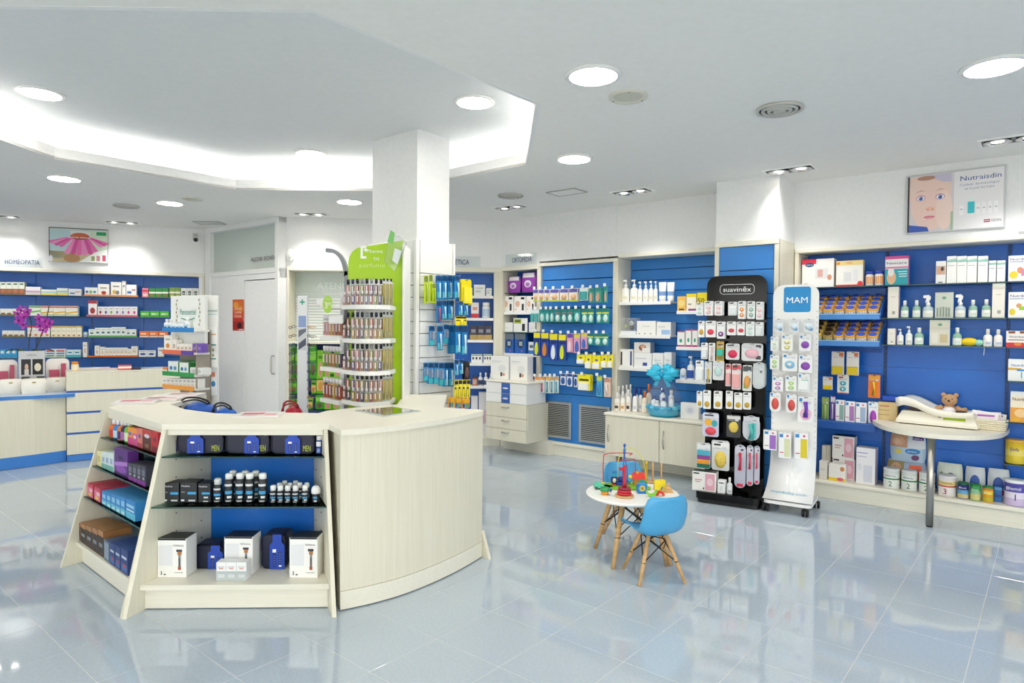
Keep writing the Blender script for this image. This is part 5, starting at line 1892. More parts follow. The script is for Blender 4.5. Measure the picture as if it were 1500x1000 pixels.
PZ = []
for y in (447.5, 497.5, 545, 590.5):
    z = CH - (y - 478.6) * 4.53 / FPX
    PZ.append(z)
    bow = smooth([Vector(p) for p in PFd], 5)
    MB().prism(prel(bow + [Vector((-.865, 4.85)), Vector((-1.235, 4.85))]), z - .03, z, 'white').build('shelf', pe)
    MB().prism(prel(bow + [Vector((-.865, 4.66)), Vector((-1.235, 4.78))]), z + .0005, z + .062, 'clear').build('riser', pe)
pz1 = CH - (355 - 478) * 4.86 / FPX
lb = MB()
x0, x1 = (510 - 750) / FPX * 4.86 + 1.05, (590 - 750) / FPX * 4.86 + 1.05
arc = [(x0, PZ[0] + .20), (x0, pz1 - .16)] + [(x0 + .10 * (1 - math.cos(a)), pz1 - .16 + .12 * math.sin(a)) for a in (.4, .8, 1.2, 1.57)] + [(x1, pz1 + .012), (x1, .02), (x1 - .07, .02), (x1 - .07, PZ[0] + .17), (x1 - .10, PZ[0] + .20)]
lb.vprism(arc, .055, .075, 'lime')
lb.build('sign_panel', pe)
for zz in PZ + [PZ[3] - .26]:
    MB().box(x0, x0 + .05, .055, .075, zz - .03 - .17, zz - .031, 'lime').build('back_strip', pe)
MB().box(x1, x1 + .018, .02, .30, .02, pz1 - .02, 'white', .004).build('side_panel', pe)
MB().box(x0 + .05, x1 - .071, .08, .095, .02, PZ[0] + .16, '#dfe3e2').build('back_panel', pe)
MB().box(x0 + .05, x0 + .06, .05, .079, .02, PZ[0] + .1, 'alu').build('upright', pe)
MB().box(x0 - .05, x1 + .02, .0, .30, 0, .05, '#d9d9d6', .01).build('foot', pe)
zt = pz1 - .075
cx = (545 - 750) / FPX * 4.85 + 1.05
m = MB()
q = (533 - 750) / FPX * 4.85 + 1.05
for a in ((-.028, -.010, -.05, .045), (-.010, .016, .028, .045), (-.010, .016, -.05, -.033), (.006, .016, .0221, .028), (.006, .016, .0, .0059), (-.002, .022, .006, .022)):
    m.rect(q + a[0], q + a[1], zt - .0 + a[2], zt + a[3], .0535, '#f7f9f2')
m.build('cross_emblem', pe)
letter('Pharma', pe, q + .08, .0535, zt + .005, .026, '#f4f8e8', .115)
letter('tu', pe, q + .09, .0535, zt - .05, .03, '#f4f8e8', .04)
letter('perfume', pe, q + .06, .0535, zt - .105, .032, '#d3e88a', .19)
m = MB()
gp = [(478, 368), (489, 369.5), (498, 376), (504, 387), (507.5, 405), (508, 430), (508, 600)]
pts = [((x - 750) / FPX * 4.95 + 1.05, .15, CH - (y - 478) * 4.95 / FPX) for x, y in gp]
pts[-1] = (pts[-1][0], .15, .02)
sp = smooth([Vector(p) for p in pts], 3)
n = len(sp)
for i, p in enumerate(sp):
    t = (sp[min(n - 1, i + 1)] - sp[max(0, i - 1)]).normalized()
    nx_, nz_ = -t.z, t.x
    for e, yy in ((-.014, -.03), (.014, -.03), (.014, .03), (-.014, .03)):
        m.v.append((p.x + nx_ * e, p.y + yy, p.z + nz_ * e))
i0 = m.mi('#8b8f96')
for i in range(n - 1):
    for k in range(4):
        l = (k + 1) % 4
        m.f.append([i * 4 + k, i * 4 + l, i * 4 + 4 + l, i * 4 + 4 + k])
        m.m.append(i0)
        m.sm.append(False)
m.f += [[0, 1, 2, 3], [n * 4 - 1, n * 4 - 2, n * 4 - 3, n * 4 - 4]]
m.m += [i0, i0]
m.sm += [False, False]
m.build('grey_arm', pe)
# perfumes: amber, rose, violet and clear bottles in two tiers
PC = ['#c98a86', '#b8963a', '#7a8420', '#9a5420', '#8a2a1c', '#b06a5c', '#5a2f70', '#a8741e', '#3f2a4c', '#a8401e']
CAPS = ['#17171c', '#20202a', '#8f9095', '#2b2b52']
LABS = ['#f0d4d8', '#e9e3ea', '#f3dfd0']
for i, c in enumerate(PC):
    nmn = ['pale rose', 'pale gold', 'olive', 'amber', 'red', 'dusty pink', 'purple', 'gold', 'plum', 'orange'][i]
    sty('pa%d' % i, '%s perfume bottle with dark cap' % nmn, c, k='perf', c2=CAPS[i % 4], lab=LABS[i % 3], n='perfume_bottle', cat='perfume', cap=.72)
    sty('pb%d' % i, '%s perfume bottle with clear cap' % nmn, c, k='perf', c2='#d9d6da', lab=LABS[(i + 1) % 3], n='perfume_bottle', cat='perfume', cap=.74)
sty('pt', 'tall gold tester phial with black top', '#a8922e', k='perf', c2='#15151a', lab='#c7b45a', n='perfume_tester', cat='perfume', cap=.9)
SHN = ['top', 'second', 'third', 'bottom']


def bowv(px, off):
    """Depth of the bowed shelf front at a photo column, moved back by off."""
    best = min(smooth([Vector(p) for p in PFd], 12), key=lambda p: abs(750 + FPX * p.x / p.y - px))
    return best.y + off


random.seed(3)
for k, z in enumerate(PZ):
    for j in range(9):
        x = 500.5 + j * 6.55
        v = bowv(x + 3, .012)
        f_ = Fr((-2, v), (0, v))
        put(f_, 0, z, x + .5, x + 6.1, 0, 'pb%d' % ((j * 3 + k * 5 + j // 4) % 10), 'front of green stand\'s %s shelf' % SHN[k], d=.022, h=.095, py=z and 478 + (CH - z) * FPX / v)
    for j in range(8):
        x = 506 + j * 6.9
        v = bowv(x + 3, .085)
        f_ = Fr((-2, v), (0, v))
        put(f_, 0, z + .0625, x + .3, x + 6.3, 0, 'pa%d' % ((j * 7 + k * 3 + j // 3) % 10), 'riser of green stand\'s %s shelf' % SHN[k], d=.022, h=.125, py=478 + (CH - z) * FPX / v)
    for j in range(3):
        x = 560 + j * 5.2
        v = bowv(x + 2, .045)
        f_ = Fr((-2, v), (0, v))
        put(f_, 0, z, x, x + 4.2, 0, 'pt', 'tester row, green stand\'s %s shelf' % SHN[k], d=.016, h=.19, py=478 + (CH - z) * FPX / v)
# envelope clipped to the sign
q = ((562 - 750) / FPX * 4.80, 4.80)
t = empty('plastic_envelope', ((578 - 750) / FPX * 4.78, 4.78, CH - (398 - 478) * 4.78 / FPX), 0, 'clear plastic envelope with green tag clipped on the lime sign corner', 'envelope')
MB().vprism([(-.075, .075), (.0, .0), (.085, .21), (.03, .255), (-.04, .27)], -.004, .004, 'film').build('sleeve', t)
MB().tube([(-.075, 0, .075), (0, 0, 0), (.085, 0, .21), (.03, 0, .255), (-.04, 0, .27)], .002, '#9fa3a4', 5, True).build('rim', t)
MB().vprism([(-.055, .215), (-.01, .20), (.0, .28), (-.03, .30)], -.009, -.005, '#7cc26a').build('green_tag', t)
MB().vprism([(-.02, .08), (.02, .05), (.05, .15), (.0, .17)], -.0065, -.0045, '#dfe6e4').build('insert', t)
# the second bay of the stand faces left
QF = Fr((-1.455, 4.93), (-1.25, 4.70))
qe = Unit(QF, 'perfume_stand', 0, 'white three-shelf perfume rack facing left beside the green stand', 'display stand')
QL = QF.L
QZ = []
for y in (446, 492, 538.5, 585.5):
    z = QF.hit(485, y)[1]
    QZ.append(z)
    qe.box('shelf', .0, QL, -.16, 0, z - .03, z, 'white', .002)
qe.box('back_panel', .0, QL, -.18, -.165, .02, QZ[0] + .10, '#e3e6e6', .002)
qe.box('foot', .0, QL, -.18, .0, 0, .04, '#d9d9d6', .004)
for k, (its) in enumerate(([], [0, 0, 1, 5, 3, 3], [2, 2, 7, 7, 2, 8], [9, 9, 3, 1, 3, 9])):
    for j, c in enumerate(its):
        x = 472 + j * 4.6
        put(QF, -.02, QZ[k], x, x + 4.4, 0, 'pb%d' % c, 'white rack\'s %s shelf' % SHN[k], d=.03, h=.155, py=500)
t = tag(MB().vprism([(.036 * math.cos(a), .065 + .065 * math.sin(a)) for a in [2 * math.pi * i / 20 for i in range(20)]], -.002, .002, '#a6cf45').build('price_sign', None, QF.pt(QF.S(480, .02, 445), .02, QF.hit(480, 458.5, .02)[1]), 0), 'oval lime price sign reading 3.95 clipped on the white rack', 'sign')
letter('3', t, -.012, -.003, .058, .045, '#f7faee', .024)
letter('95', t, .014, -.003, .068, .022, '#f7faee', .024)
letter('des de', t, 0, -.003, .105, .010, '#f7faee', .035)
sty('pc', 'blank white price card', '#f4f5f3', dec=[(.1, .2, .9, .8, '#fafafa')], n='price_card', cat='card')
put(QF, -.03, QZ[0], 463, 478, 436.5, 'pc', 'on the white rack, left', d=.004)
t = put(QF, .0, QZ[1] + .09, 481, 502, 461.5, 'pc', 'over the white rack\'s second shelf', d=.004)
qe.box('card_post', QF.S(491, .0), QF.S(491, .0) + .004, -.006, -.002, QZ[1], QZ[1] + .089, 'clear')
# reading glasses tower
gv = 6.3
gu = (443.5 - 750) / FPX * gv
gz = CH - (434 - 477) * gv / FPX
ge = empty('glasses_tower', (gu, gv, 0), .05, 'slim white tower rack of reading glasses with green cross on top', 'display stand')
MB().box(-.048, .048, -.02, .02, .03, gz, '#eceef3', .003).build('column', ge)
MB().lathe([(.16, 0), (.16, .015), (.05, .03)], '#d9dbe0', 20).build('foot', ge)
m = MB()
m.rect(-.036, .036, gz - .30, gz - .19, -.0206, '#8fa6d8').rect(-.036, .036, gz - .52, gz - .31, -.0206, '#d5d8de')
m.quad([(-.036, -.021, gz - .52), (.036, -.021, gz - .47), (.036, -.021, gz - .40), (-.036, -.021, gz - .46)], '#4a4f66')
m.quad([(-.036, -.021, gz - .40), (.036, -.021, gz - .34), (.036, -.021, gz - .31), (-.036, -.021, gz - .33)], '#6b7080')
m.rect(-.006, .006, gz - .085, gz - .03, -.0208, '#3aa58f').rect(-.024, .024, gz - .065, gz - .05, -.021, '#3aa58f')
m.build('print', ge)
GC = ['#3a3a44', '#2a3a66', '#8a5a3a', '#5a2a3a', '#333333', '#c98a3a', '#2f6a8a', '#6a4a8a']
for k in range(11):
    for e in (-1, 1):
        z = gz - .30 - k * .085
        t = empty('reading_glasses', (gu + e * .088, gv - .01, z), .05)
        c = GC[(k * 3 + (e > 0) * 5) % 8]
        for q in (-.017, .017):
            MB().tube([(q + .014 * math.cos(a), -.045, .012 * math.sin(a) - q * e * .3) for a in [2 * math.pi * i / 10 for i in range(10)]], .0028, c, 5, True).build('rim', t)
            MB().tube([(q * 1.8, -.045, .004), (q * 1.8, .03, .004), (q * 1.8, .06, -.01)], .0022, c, 5).build('temple', t)
        MB().tube([(-.004, -.047, .003), (0, -.049, .006), (.004, -.047, .003)], .0025, c, 5).build('bridge', t)
        MB().box(-.032, .032, -.02, .02, -.028, -.016, 'clear').build('lens_card', t)
        reg(t, 'pair of reading glasses', 'glasses', ('left' if e < 0 else 'right') + ' side of tower, ' + ORD[k] + ' from top', e)
# ---------------------------------------------------------------- essential oil stand at the back left
PU = Fr((-3.06, 5.70), (-2.665, 5.45))
ue = Unit(PU, 'oil_stand', 0, 'white essential oil stand with coloured shelf lips and lettered header', 'display stand')
UL = PU.L
UZ = []
ux0 = .05
for y in (482.5, 515.5, 547.5, 567):
    UZ.append(PU.hit(262, y, .0)[1])
hz0, hz1 = PU.hit(272, 483, -.1)[1], PU.hit(272, 433, -.1)[1]
ue.box('header', PU.S(250, -.1), UL, -.13, -.1, hz0 - .2, hz1, '#f1f3ef', .003)
ue.box('back_panel', .02, UL, -.16, -.145, .02, hz0, '#8d857c', .003)
ue.box('side_panel', UL - .004, UL + .006, -.144, -.02, .10, hz0 - .12, '#9b938a', .002)
ue.box('foot', .02, UL, -.20, -.02, 0, .06, '#e6e6e2', .006)
ue.box('upright', UL * .45, UL * .45 + .03, -.135, -.12, .06, UZ[3] - .02, 'alu')
hx = PU.S(274, -.09)
letter('Puressentiel', ue.e, hx, .0985, hz1 - .14, .055, '#2f8f86', .24)
m = MB()
m.tube([(hx - .10, .0975, hz1 - .195), (hx, .0975, hz1 - .215), (hx + .10, .0975, hz1 - .195)], .004, '#2f9f96', 5)
m.build('swoosh', ue.e)
m = MB()
for e in (-1, 1):
    for k in range(7):
        m.ell(hx + e * (.165 + .012 * (k % 2)), hz1 - .04 - k * .035, .007, .013, .0975, ('#8a6a4a', '#6f8a4a', '#b0894a')[k % 3], 8)
m.build('leaf_print', ue.e)['kind'] = 'stuff'
LC = ['#2f86d0', '#ea7248', '#2f9a50', '#f0a040']
for k, z in enumerate(UZ):
    ue.box('shelf', .0, UL + .01, -.14, -.004, z - .018, z, '#f0f0ec', .002)
    ue.box('shelf_lip', .0, UL, -.003, .003, z - .022, z + .016, LC[k], .001)
    if k == 1:
        ue.box('shelf_lip', UL * .62, UL, .0035, .006, z - .020, z + .015, '#5a48a8')
sty('u1', 'white spray bottle with blue print', '#eef3f7', k='bottle', lab='#bcd8ea', lab2='#2f5aa0', c2='#f2f4f6', n='bottle', cat='bottle')
sty('u2', 'white carton with orange curl', '#f6f3ec', dec=[(.25, .2, .75, .5, '#d9963a', 'e'), (.2, .7, .8, .8, '#b9b2a6')])
sty('u3', 'small white carton with tan print', '#f3f1ea', dec=[(.2, .3, .8, .6, '#c9b8a0')])
sty('u4', 'small violet carton', '#7a5ab8', dec=[(.2, .3, .8, .6, '#a48ad8')])
sty('u5', 'white carton with blue drops and green side', '#eef3f0', dec=[(.15, .25, .45, .6, '#3f7ec0', 'e'), (.55, .25, .85, .6, '#6a9fd0', 'e')], sd='#3a9a50')
sty('u6', 'green carton', '#2f9a48', dec=[(.15, .5, .85, .8, '#4fb062')])
sty('u7', 'narrow white carton with grey print', '#f2f2ee', dec=[(.2, .6, .8, .8, '#b4b6b8'), (.2, .2, .8, .4, '#d9dbd8')])
sty('u8', 'orange topped small carton', '#ea8a4a', dec=[(0, 0, 1, .5, '#f3f1ea')])
sty('u9', 'white carton lying flat with rounded print', '#e9ecea', dec=[(.1, .2, .9, .8, '#c9ced0', 'e')])
UP = ['oil stand\'s blue shelf', 'oil stand\'s orange shelf', 'oil stand\'s green shelf', 'oil stand\'s lowest shelf']
row(PU, -.03, UZ[0], UP[0], [(238, 243.5, 467.5, 'u1'), (244, 249, 467.5, 'u1'), (249.5, 255, 470, 'u1'), (255.5, 261, 470, 'u1'), (261.5, 267, 470, 'u1'), (268, 273.5, 465, 'u1')], .05)
row(PU, -.03, UZ[1], UP[1], [(240, 251.5, 491, 'u2'), (252, 258, 497, 'u3'), (258.5, 281, 503, 'u3', 4), (282, 295, 503, 'u4', 2)], .06)
row(PU, -.03, UZ[2], UP[2], [(238, 245, 537.5, 'u8'), (246, 261, 529, 'u5'), (262.5, 276, 531, 'u5'), (278, 297, 538.5, 'u9')], .08)
row(PU, -.105, UZ[2], UP[2] + ', behind', [(262, 278, 528, 'u6', 2), (279, 290, 528, 'u6')], .03)
row(PU, -.03, UZ[3], UP[3], [(238, 291, 554.5, 'u7', 9)], .06)
# brochure totem next to it
tv = 5.62
tu = [(x - 750) / FPX * tv for x in (299, 320)]
tz = CH - (433 - 476) * tv / FPX
te = empty('brochure_totem', ((tu[0] + tu[1]) / 2, tv, 0), 0, 'tall white brochure board with leaflet pockets right of the oil stand', 'display stand')
w = tu[1] - tu[0]
MB().box(-w / 2, w / 2, -.012, .012, .02, tz, '#f1f2f0', .003).build('board', te)
MB().box(-w / 2 - .02, w / 2 + .02, -.14, .14, 0, .02, '#e3e4e0', .005).build('foot', te)
letter('Puressentiel', te, .0, -.0135, tz - .13, .022, '#2f8f86', w * .9)
MB().rect(-w * .45, w * .45, tz - .165, tz - .16, -.0128, '#8fc7c0').build('print', te)
t_ = MB().box(-w * .36, w * .5, -.022, -.0125, tz - .62, tz - .27, '#f6f7f5', .002).build('leaflet', te)
m = MB().rect(-.03, .05, .26, .27, -.006, '#d8a85a').rect(-.04, .05, .17, .18, -.006, '#2f8f86').rect(-.04, .05, .05, .06, -.006, '#2f8f86')
for i in range(6):
    m.ell(-.035 + i % 3 * .03, .13 - i // 3 * .045, .009, .012, -.0062, ('#b9584a', '#4a6a8a', '#8a9a4a')[i % 3], 8)
ob('print', m.mesh('print'), te, (0, -.0165, tz - .60))
t_ = MB().box(-w * .2, w * .5, -.03, -.0125, tz - .86, tz - .63, '#e9edf0', .002).build('leaflet', te)
m = MB().rect(-.02, .045, .15, .19, -.0, '#d98a6a').ell(.03, .09, .018, .025, -.0003, '#3f86c8').ell(-.008, .08, .014, .02, -.0003, '#6a6f78')
ob('print', m.mesh('print'), te, (0, -.0306, tz - .85))
# ---------------------------------------------------------------- packs hanging on the pillar slatwall
class Hold:
    """Lets hooks be parented to an existing Empty, in a frame of its own."""
    def __init__(s, fr, e, org, z0=0.0):
        s.fr, s.e = fr, e
        s.m = (Matrix.Translation(e.location) @ Matrix.Rotation(e.rotation_euler[2], 4, 'Z')).inverted()

    def P(s, q, o, z):
        return s.m @ s.fr.pt(q, o, z)


PR = Fr(tuple(pc), tuple(pc + uB * .37))
hp = Hold(PR, bpy.data.objects['slatwall_cladding'], pc)


def hookw(u, s, z, o0, o1):
    o = hook.__wrapped__(u, s, z, o0, o1) if hasattr(hook, '__wrapped__') else None
    return o


_hook0 = hook


def hook(u, s, z, o0, o1):
    t = _hook0(u, s, z, o0, o1)
    if isinstance(u, Hold):
        t.rotation_euler[2] = u.fr.ang - u.e.rotation_euler[2]
    return t


BLU = '#1f7fc4'
sty('tb1', 'slim lime toothbrush pack', '#c3d92a', k='card', b='stick', bc='#9fb81c', hc='#7d8f3a', n='hanging_pack', cat='pack', rd=.1)
sty('tb2', 'blue toothbrush blister pack', BLU, k='card', b='stick', bc='#d9eef6', hc='#16406e', n='hanging_pack', cat='pack', rd=.1, dec=[(.05, .04, .95, .3, '#4fc0d8')])
sty('tb3', 'short blue pack with teal foot', '#2f8fcf', k='card', b='boxy', bc='blister', hc='#16406e', bz=(.3, .7), n='hanging_pack', cat='pack', rd=.1, dec=[(.05, .03, .95, .26, '#43b9c0'), (.3, .3, .7, .7, '#123f74')])
sty('tb4', 'blue pack with red brush', BLU, k='card', b='stick', bc='#d2404a', hc='#16406e', n='hanging_pack', cat='pack', rd=.1)
sty('ye1', 'large yellow pouch pack', '#f0de1e', k='card', b='boxy', bc='#f4e63a', hc='#e8d81a', n='hanging_pack', cat='pack', dec=[(.1, .5, .9, .62, '#5a5420')])
sty('ye2', 'yellow bottle pack with black band', '#f3e11c', k='card', b='stick', bc='#f5e84a', hc='#23221a', n='hanging_pack', cat='pack', dec=[(.0, .5, 1, .6, '#3a3818')])
sty('dk1', 'black pack with brown bottle', '#1c1a1c', k='card', b='dome', bc='#6a4a46', hc='#2a2a20', n='hanging_pack', cat='pack')
sty('or1', 'orange pack with blue figures', '#f0a81e', k='card', b='boxy', bc='#f2b52a', bz=(.5, .85), hc='#f2c23a', n='hanging_pack', cat='pack', dec=[(.1, .05, .4, .45, '#2a66b8'), (.55, .05, .9, .4, '#3fae8a')])
PP = 'pillar slatwall, %s row'
hang(hp, .045, .13, PP % 'top', [(623.5, 629.5, 403, 444, 'tb1'), (630.5, 636, 402, 443, 'tb1'), (635, 641, 415, 444, 'tb1'), (642, 649, 403, 438, 'tb2', 2), (650, 657, 403, 438, 'tb2', 2), (657.5, 667, 403, 438, 'tb2', 2)], .02)
hang(hp, .045, .13, PP % 'second', [(641.5, 648.5, 440, 473, 'tb4'), (649.5, 657, 440, 468, 'tb2', 2), (658.5, 667, 440, 468, 'tb2', 2)], .02)
hang(hp, .045, .13, PP % 'third', [(630.5, 638.5, 477, 506, 'tb3'), (642.5, 651, 477, 513, 'tb2'), (652, 659, 475, 503, 'tb3'), (662, 668.5, 476, 518, 'tb2', 3)], .02)
hang(hp, .045, .13, PP % 'bottom', [(622.5, 629, 531, 558, 'tb3'), (629.5, 636.5, 531, 562, 'tb3', 2), (637.5, 644.5, 531, 562, 'tb3', 2), (645, 652, 531, 565, 'tb3'), (652.5, 659, 531, 566, 'tb2', 2), (660, 667, 531, 566, 'tb2', 2)], .02)
PQ = 'pillar\'s right edge, %s row'
hang(hp, .045, .22, PQ % 'top', [(669, 677, 403, 437, 'tb2', 2), (679, 694, 409, 447, 'ye1', 2)], .03)
hang(hp, .045, .22, PQ % 'second', [(674, 680, 441, 462, 'tb2'), (682, 688, 441, 462, 'tb2'), (669, 686, 463, 477, 'ye2')], .02)
hang(hp, .045, .22, PQ % 'third', [(669.5, 677.5, 476, 518, 'tb2', 3), (678.5, 687, 476, 520, 'tb2', 2)], .02)
hang(hp, .045, .22, PQ % 'fourth', [(668, 674, 527, 550, 'tb2'), (675, 681, 526, 548, 'tb2'), (682, 690, 529, 556, 'dk1', 2)], .02)
hang(hp, .045, .22, PQ % 'fifth', [(668, 673, 557, 583, 'ye2'), (673.8, 679, 556, 583, 'ye2'), (679.8, 685, 556, 583, 'ye2'), (685.8, 691, 556, 583, 'ye2')], .02)
hang(hp, .045, .22, PQ % 'lowest', [(659, 667, 581, 597, 'or1'), (668, 677, 582, 597, 'or1'), (678, 690, 583, 598, 'or1')], .02)

# ---------------------------------------------------------------- ethics niche goods (right of the pillar)
sty('e1', 'white carton with faint green print', '#eff1ee', dec=[(.15, .3, .6, .5, '#c2cfc4'), (.15, .65, .8, .72, '#a8b0a8')])
sty('e2', 'white carton with red base', '#f2ece8', dec=[(0, 0, 1, .28, '#d0333f'), (.2, .5, .8, .7, '#e6a08a')])
sty('e3', 'white jar with blue base', '#e9eef2', k='jar', lab='#a9c6e2', c2='#f4f4f4', n='jar', cat='jar')
sty('e4', 'dark carton with gold foot', '#3b3948', dec=[(0, 0, 1, .35, '#b79a5a'), (.2, .5, .8, .75, '#8f90a0')], top='#c9b98a')
sty('e5', 'white carton with red and green ticks', '#f0f1ef', dec=[(.1, .4, .25, .7, '#3a4a5a'), (.4, .4, .55, .7, '#3a4a5a'), (.7, .4, .85, .7, '#3a4a5a'), (0, .85, 1, .95, '#4aa06a')])
sty('e6', 'small white bottle with dark label', '#e9ebee', k='bottle', lab='#33415c', c2='#f4f4f4', n='bottle', cat='bottle')
sty('e7', 'orange-brown jar', '#d8743a', k='jar', lab='#c9b8a8', c2='#4a4a52', n='jar', cat='jar')
EP = ['ethics niche, top shelf', 'ethics niche, second shelf', 'ethics niche, third shelf', 'ethics niche, fourth shelf', 'ethics niche, bottom shelf']
row(AW, -.05, EZ[0], EP[0], [(694, 711, 417, 'e1'), (712, 720.5, 422, 'e1')])
row(AW, -.05, EZ[1], EP[1], [(690, 701.5, 443, 'e2'), (706, 718, 443, 'e3')])
row(AW, -.05, EZ[2], EP[2], [(688, 721, 477, 'e4', 3)])
row(AW, -.05, EZ[3], EP[3], [(690, 707, 519, 'e5'), (708, 721, 519, 'e5')])
row(AW, -.05, EZ[4], EP[4], [(692, 699.5, 551, 'e7'), (700.5, 707, 546, 'e6'), (708.5, 715, 546, 'e6'), (716, 722, 547, 'e6')])
sty('e8', 'tall white carton with pink print', '#f0eef2', dec=[(.2, .3, .8, .6, '#e2c3d2')])
fz = AW.hit(700, 600)[1]
row(AW, -.10, .0995, 'ethics niche floor', [(690, 700, 580, 'e8'), (701, 718, 574, 'e8')], .1)
# attention window goods
sty('w1', 'green snack pouch with leaf picture', '#4aa52a', k='bag', dec=[(.1, .55, .9, .8, '#8fd43a'), (.2, .1, .8, .45, '#6a5a3a', 'e')], n='pouch', cat='pouch')
sty('w2', 'lime and orange cereal pouch with black heading', '#7cc41e', k='bag', dec=[(.08, .12, .92, .62, '#f0c07a'), (.2, .15, .8, .5, '#e89a3a', 'e'), (.15, .70, .85, .82, '#1d3a14')], n='pouch', cat='pouch')
sty('w3', 'lime carton with pink jar picture', '#84cc1e', dec=[(.2, .05, .8, .6, '#d88a8a', 'e'), (.2, .7, .8, .8, '#4a8a1e')])
row(AW, -.10, TZ[0], 'top shelf under attention window', [(424, 431, 505, 'w1'), (431.5, 437, 507, 'w1'), (452, 464, 505, 'w1'), (464.5, 474, 513, 'w3'), (474.5, 484, 510, 'w3'), (489, 500, 510, 'w3')], .05)
row(AW, -.10, TZ[1], 'middle shelf under attention window', [(424, 435, 558, 'w1'), (455, 463, 557, 'w2'), (462.5, 475.5, 542, 'w2'), (478.5, 496.5, 541, 'w2')], .05)
row(AW, -.10, TZ[2], 'bottom shelf under attention window', [(424, 430, 584, 'w2'), (430.5, 437, 584, 'w2'), (450, 458, 583, 'w2'), (461, 474, 578, 'w1'), (474.5, 486, 585, 'w3'), (487, 498, 585, 'w3')], .05)

# ---------------------------------------------------------------- orthopaedics niche goods
sty('o1', 'purple shaped blister pack with white support', '#9a3ab0', k='bag', dec=[(.1, .75, .9, .98, '#f0eef2'), (.25, .25, .75, .62, '#e6dcee', 'e'), (.35, .3, .65, .5, '#b06ac0', 'e')], n='support_pack', cat='pack')
sty('o2', 'white carton with beige foot picture', '#f3f0ec', dec=[(.1, .3, .5, .7, '#e3b9a0', 'e'), (.68, .08, .86, .5, '#2a2c34'), (.6, .78, .9, .92, '#23252c'), (.1, .1, .2, .22, '#d9a03a', 'e')])
sty('o3', 'plain white carton', '#f0f0ee', dec=[(.2, .4, .6, .46, '#d3d5d8')])
sty('o4', 'white carton with green and black print', '#f2f2ee', dec=[(.05, .62, .55, .95, '#a9b84a'), (.62, .1, .82, .6, '#23252c'), (.1, .74, .5, .84, '#3a3a2a')], sd='#1f3f9a')
sty('o5', 'blue blood pressure monitor carton', '#1f5fb4', dec=[(0, .72, 1, 1, '#6a7480'), (.25, .28, .85, .7, '#23262c', 'e'), (.4, .38, .72, .6, '#9fb4c4'), (.62, .08, .74, .18, '#e0559a', 'e')], n='carton')
sty('o6', 'small white and blue carton', '#e9eef4', dec=[(0, 0, 1, .3, '#3a7ac8'), (.2, .5, .8, .75, '#5a6a80')])
OP = ['orthopaedics niche, top shelf', 'orthopaedics niche, second shelf', 'orthopaedics niche, third shelf', 'orthopaedics niche, fourth shelf']
row(OW, -.05, OZ[0], OP[0], [(742, 761, 405, 'o1'), (762, 784, 399, 'o1')], .06)
row(OW, -.04, OZ[1], OP[1], [(736, 752, 433.5, 'o2'), (753, 770, 433.5, 'o2'), (771, 783.5, 433.5, 'o2')], .09)
row(OW, -.04, OZ[2], OP[2], [(736, 751, 472, 'o3'), (752, 773, 466, 'o4'), (774.5, 784, 472, 'o3')], .08)
row(OW, -.04, OZ[3], OP[3], [(737.5, 752.5, 488.5, 'o5'), (754, 770, 488.5, 'o5'), (774, 783, 501, 'o6')], .06)
sty('o7', 'low blue display carton', '#1c4fa8', dec=[(.1, .3, .9, .6, '#3a70c4')], tx=[('omron', .5, .5, .3, '#e9eef8', .4)])
sty('o8', 'large white carton with small bottle picture', '#f3f3f1', dec=[(.42, .3, .85, .62, '#e3e6e8', 'e'), (.55, .13, .66, .30, '#3f4248'), (.68, .14, .80, .28, '#d9956a', 'e'), (.08, .76, .6, .79, '#cfd2d4'), (.08, .70, .5, .72, '#dcdee0')], sd='#e9eaec')
row(OW, .24, CABZ, 'on the drawer cabinet', [(718.5, 745.5, 521.5, 'o8'), (747, 773, 522, 'o8')], .11)

# ---------------------------------------------------------------- insole panel: packs on hooks
sty('p1', 'purple-topped pack with foot picture', '#f0e6d8', k='card', b='dome', bc='#e0b48a', hc='#5a5ab0', head=.3, bz=(.14, .56), n='hanging_pack', cat='pack', rd=.08, dec=[(0, 0, 1, .12, '#b4c83a')])
sty('p2', 'teal corrector pack', '#2f9a96', k='card', b='dome', bc='#bfe0dc', hc='#1f7a78', n='hanging_pack', cat='pack', rd=.08, dec=[(0, .02, 1, .1, '#1f7a78')])
sty('p3', 'teal pack with yellow band', '#2f9a96', k='card', b='dome', bc='#cfe8e2', hc='#1f7a78', n='hanging_pack', cat='pack', rd=.08, dec=[(0, .62, 1, .72, '#e3dc2a')], bz=(.05, .58))
sty('p4', 'teal pack with red band', '#2a938f', k='card', b='dome', bc='#d3e8e4', hc='#1f7a78', n='hanging_pack', cat='pack', rd=.08, dec=[(0, .62, 1, .70, '#c2404a')], bz=(.05, .58))
sty('p5', 'white and teal strap pack', '#dfeeec', k='card', b='boxy', bc='#43a6a4', hc='#e9f2f2', n='hanging_pack', cat='pack', rd=.08)
sty('p6', 'teal pack with skin tone support', '#46a894', k='card', b='foot', bc='#d9a890', hc='#2f8f86', n='hanging_pack', cat='pack', rd=.08)
sty('i1', 'yellow-blue insole pack with lime sole', '#2048a8', k='card', b='foot', bc='#d3dc2a', hc='#ecdf1e', head=.26, bz=(.04, .56), n='insole_pack', cat='pack', rd=.12, dec=[(.1, .6, .9, .7, '#142a6a')])
sty('i2', 'yellow-blue insole pack with orange sole', '#2048a8', k='card', b='foot', bc='#d8872a', hc='#ecdf1e', head=.26, bz=(.04, .56), n='insole_pack', cat='pack', rd=.12, dec=[(.1, .6, .9, .7, '#142a6a')])
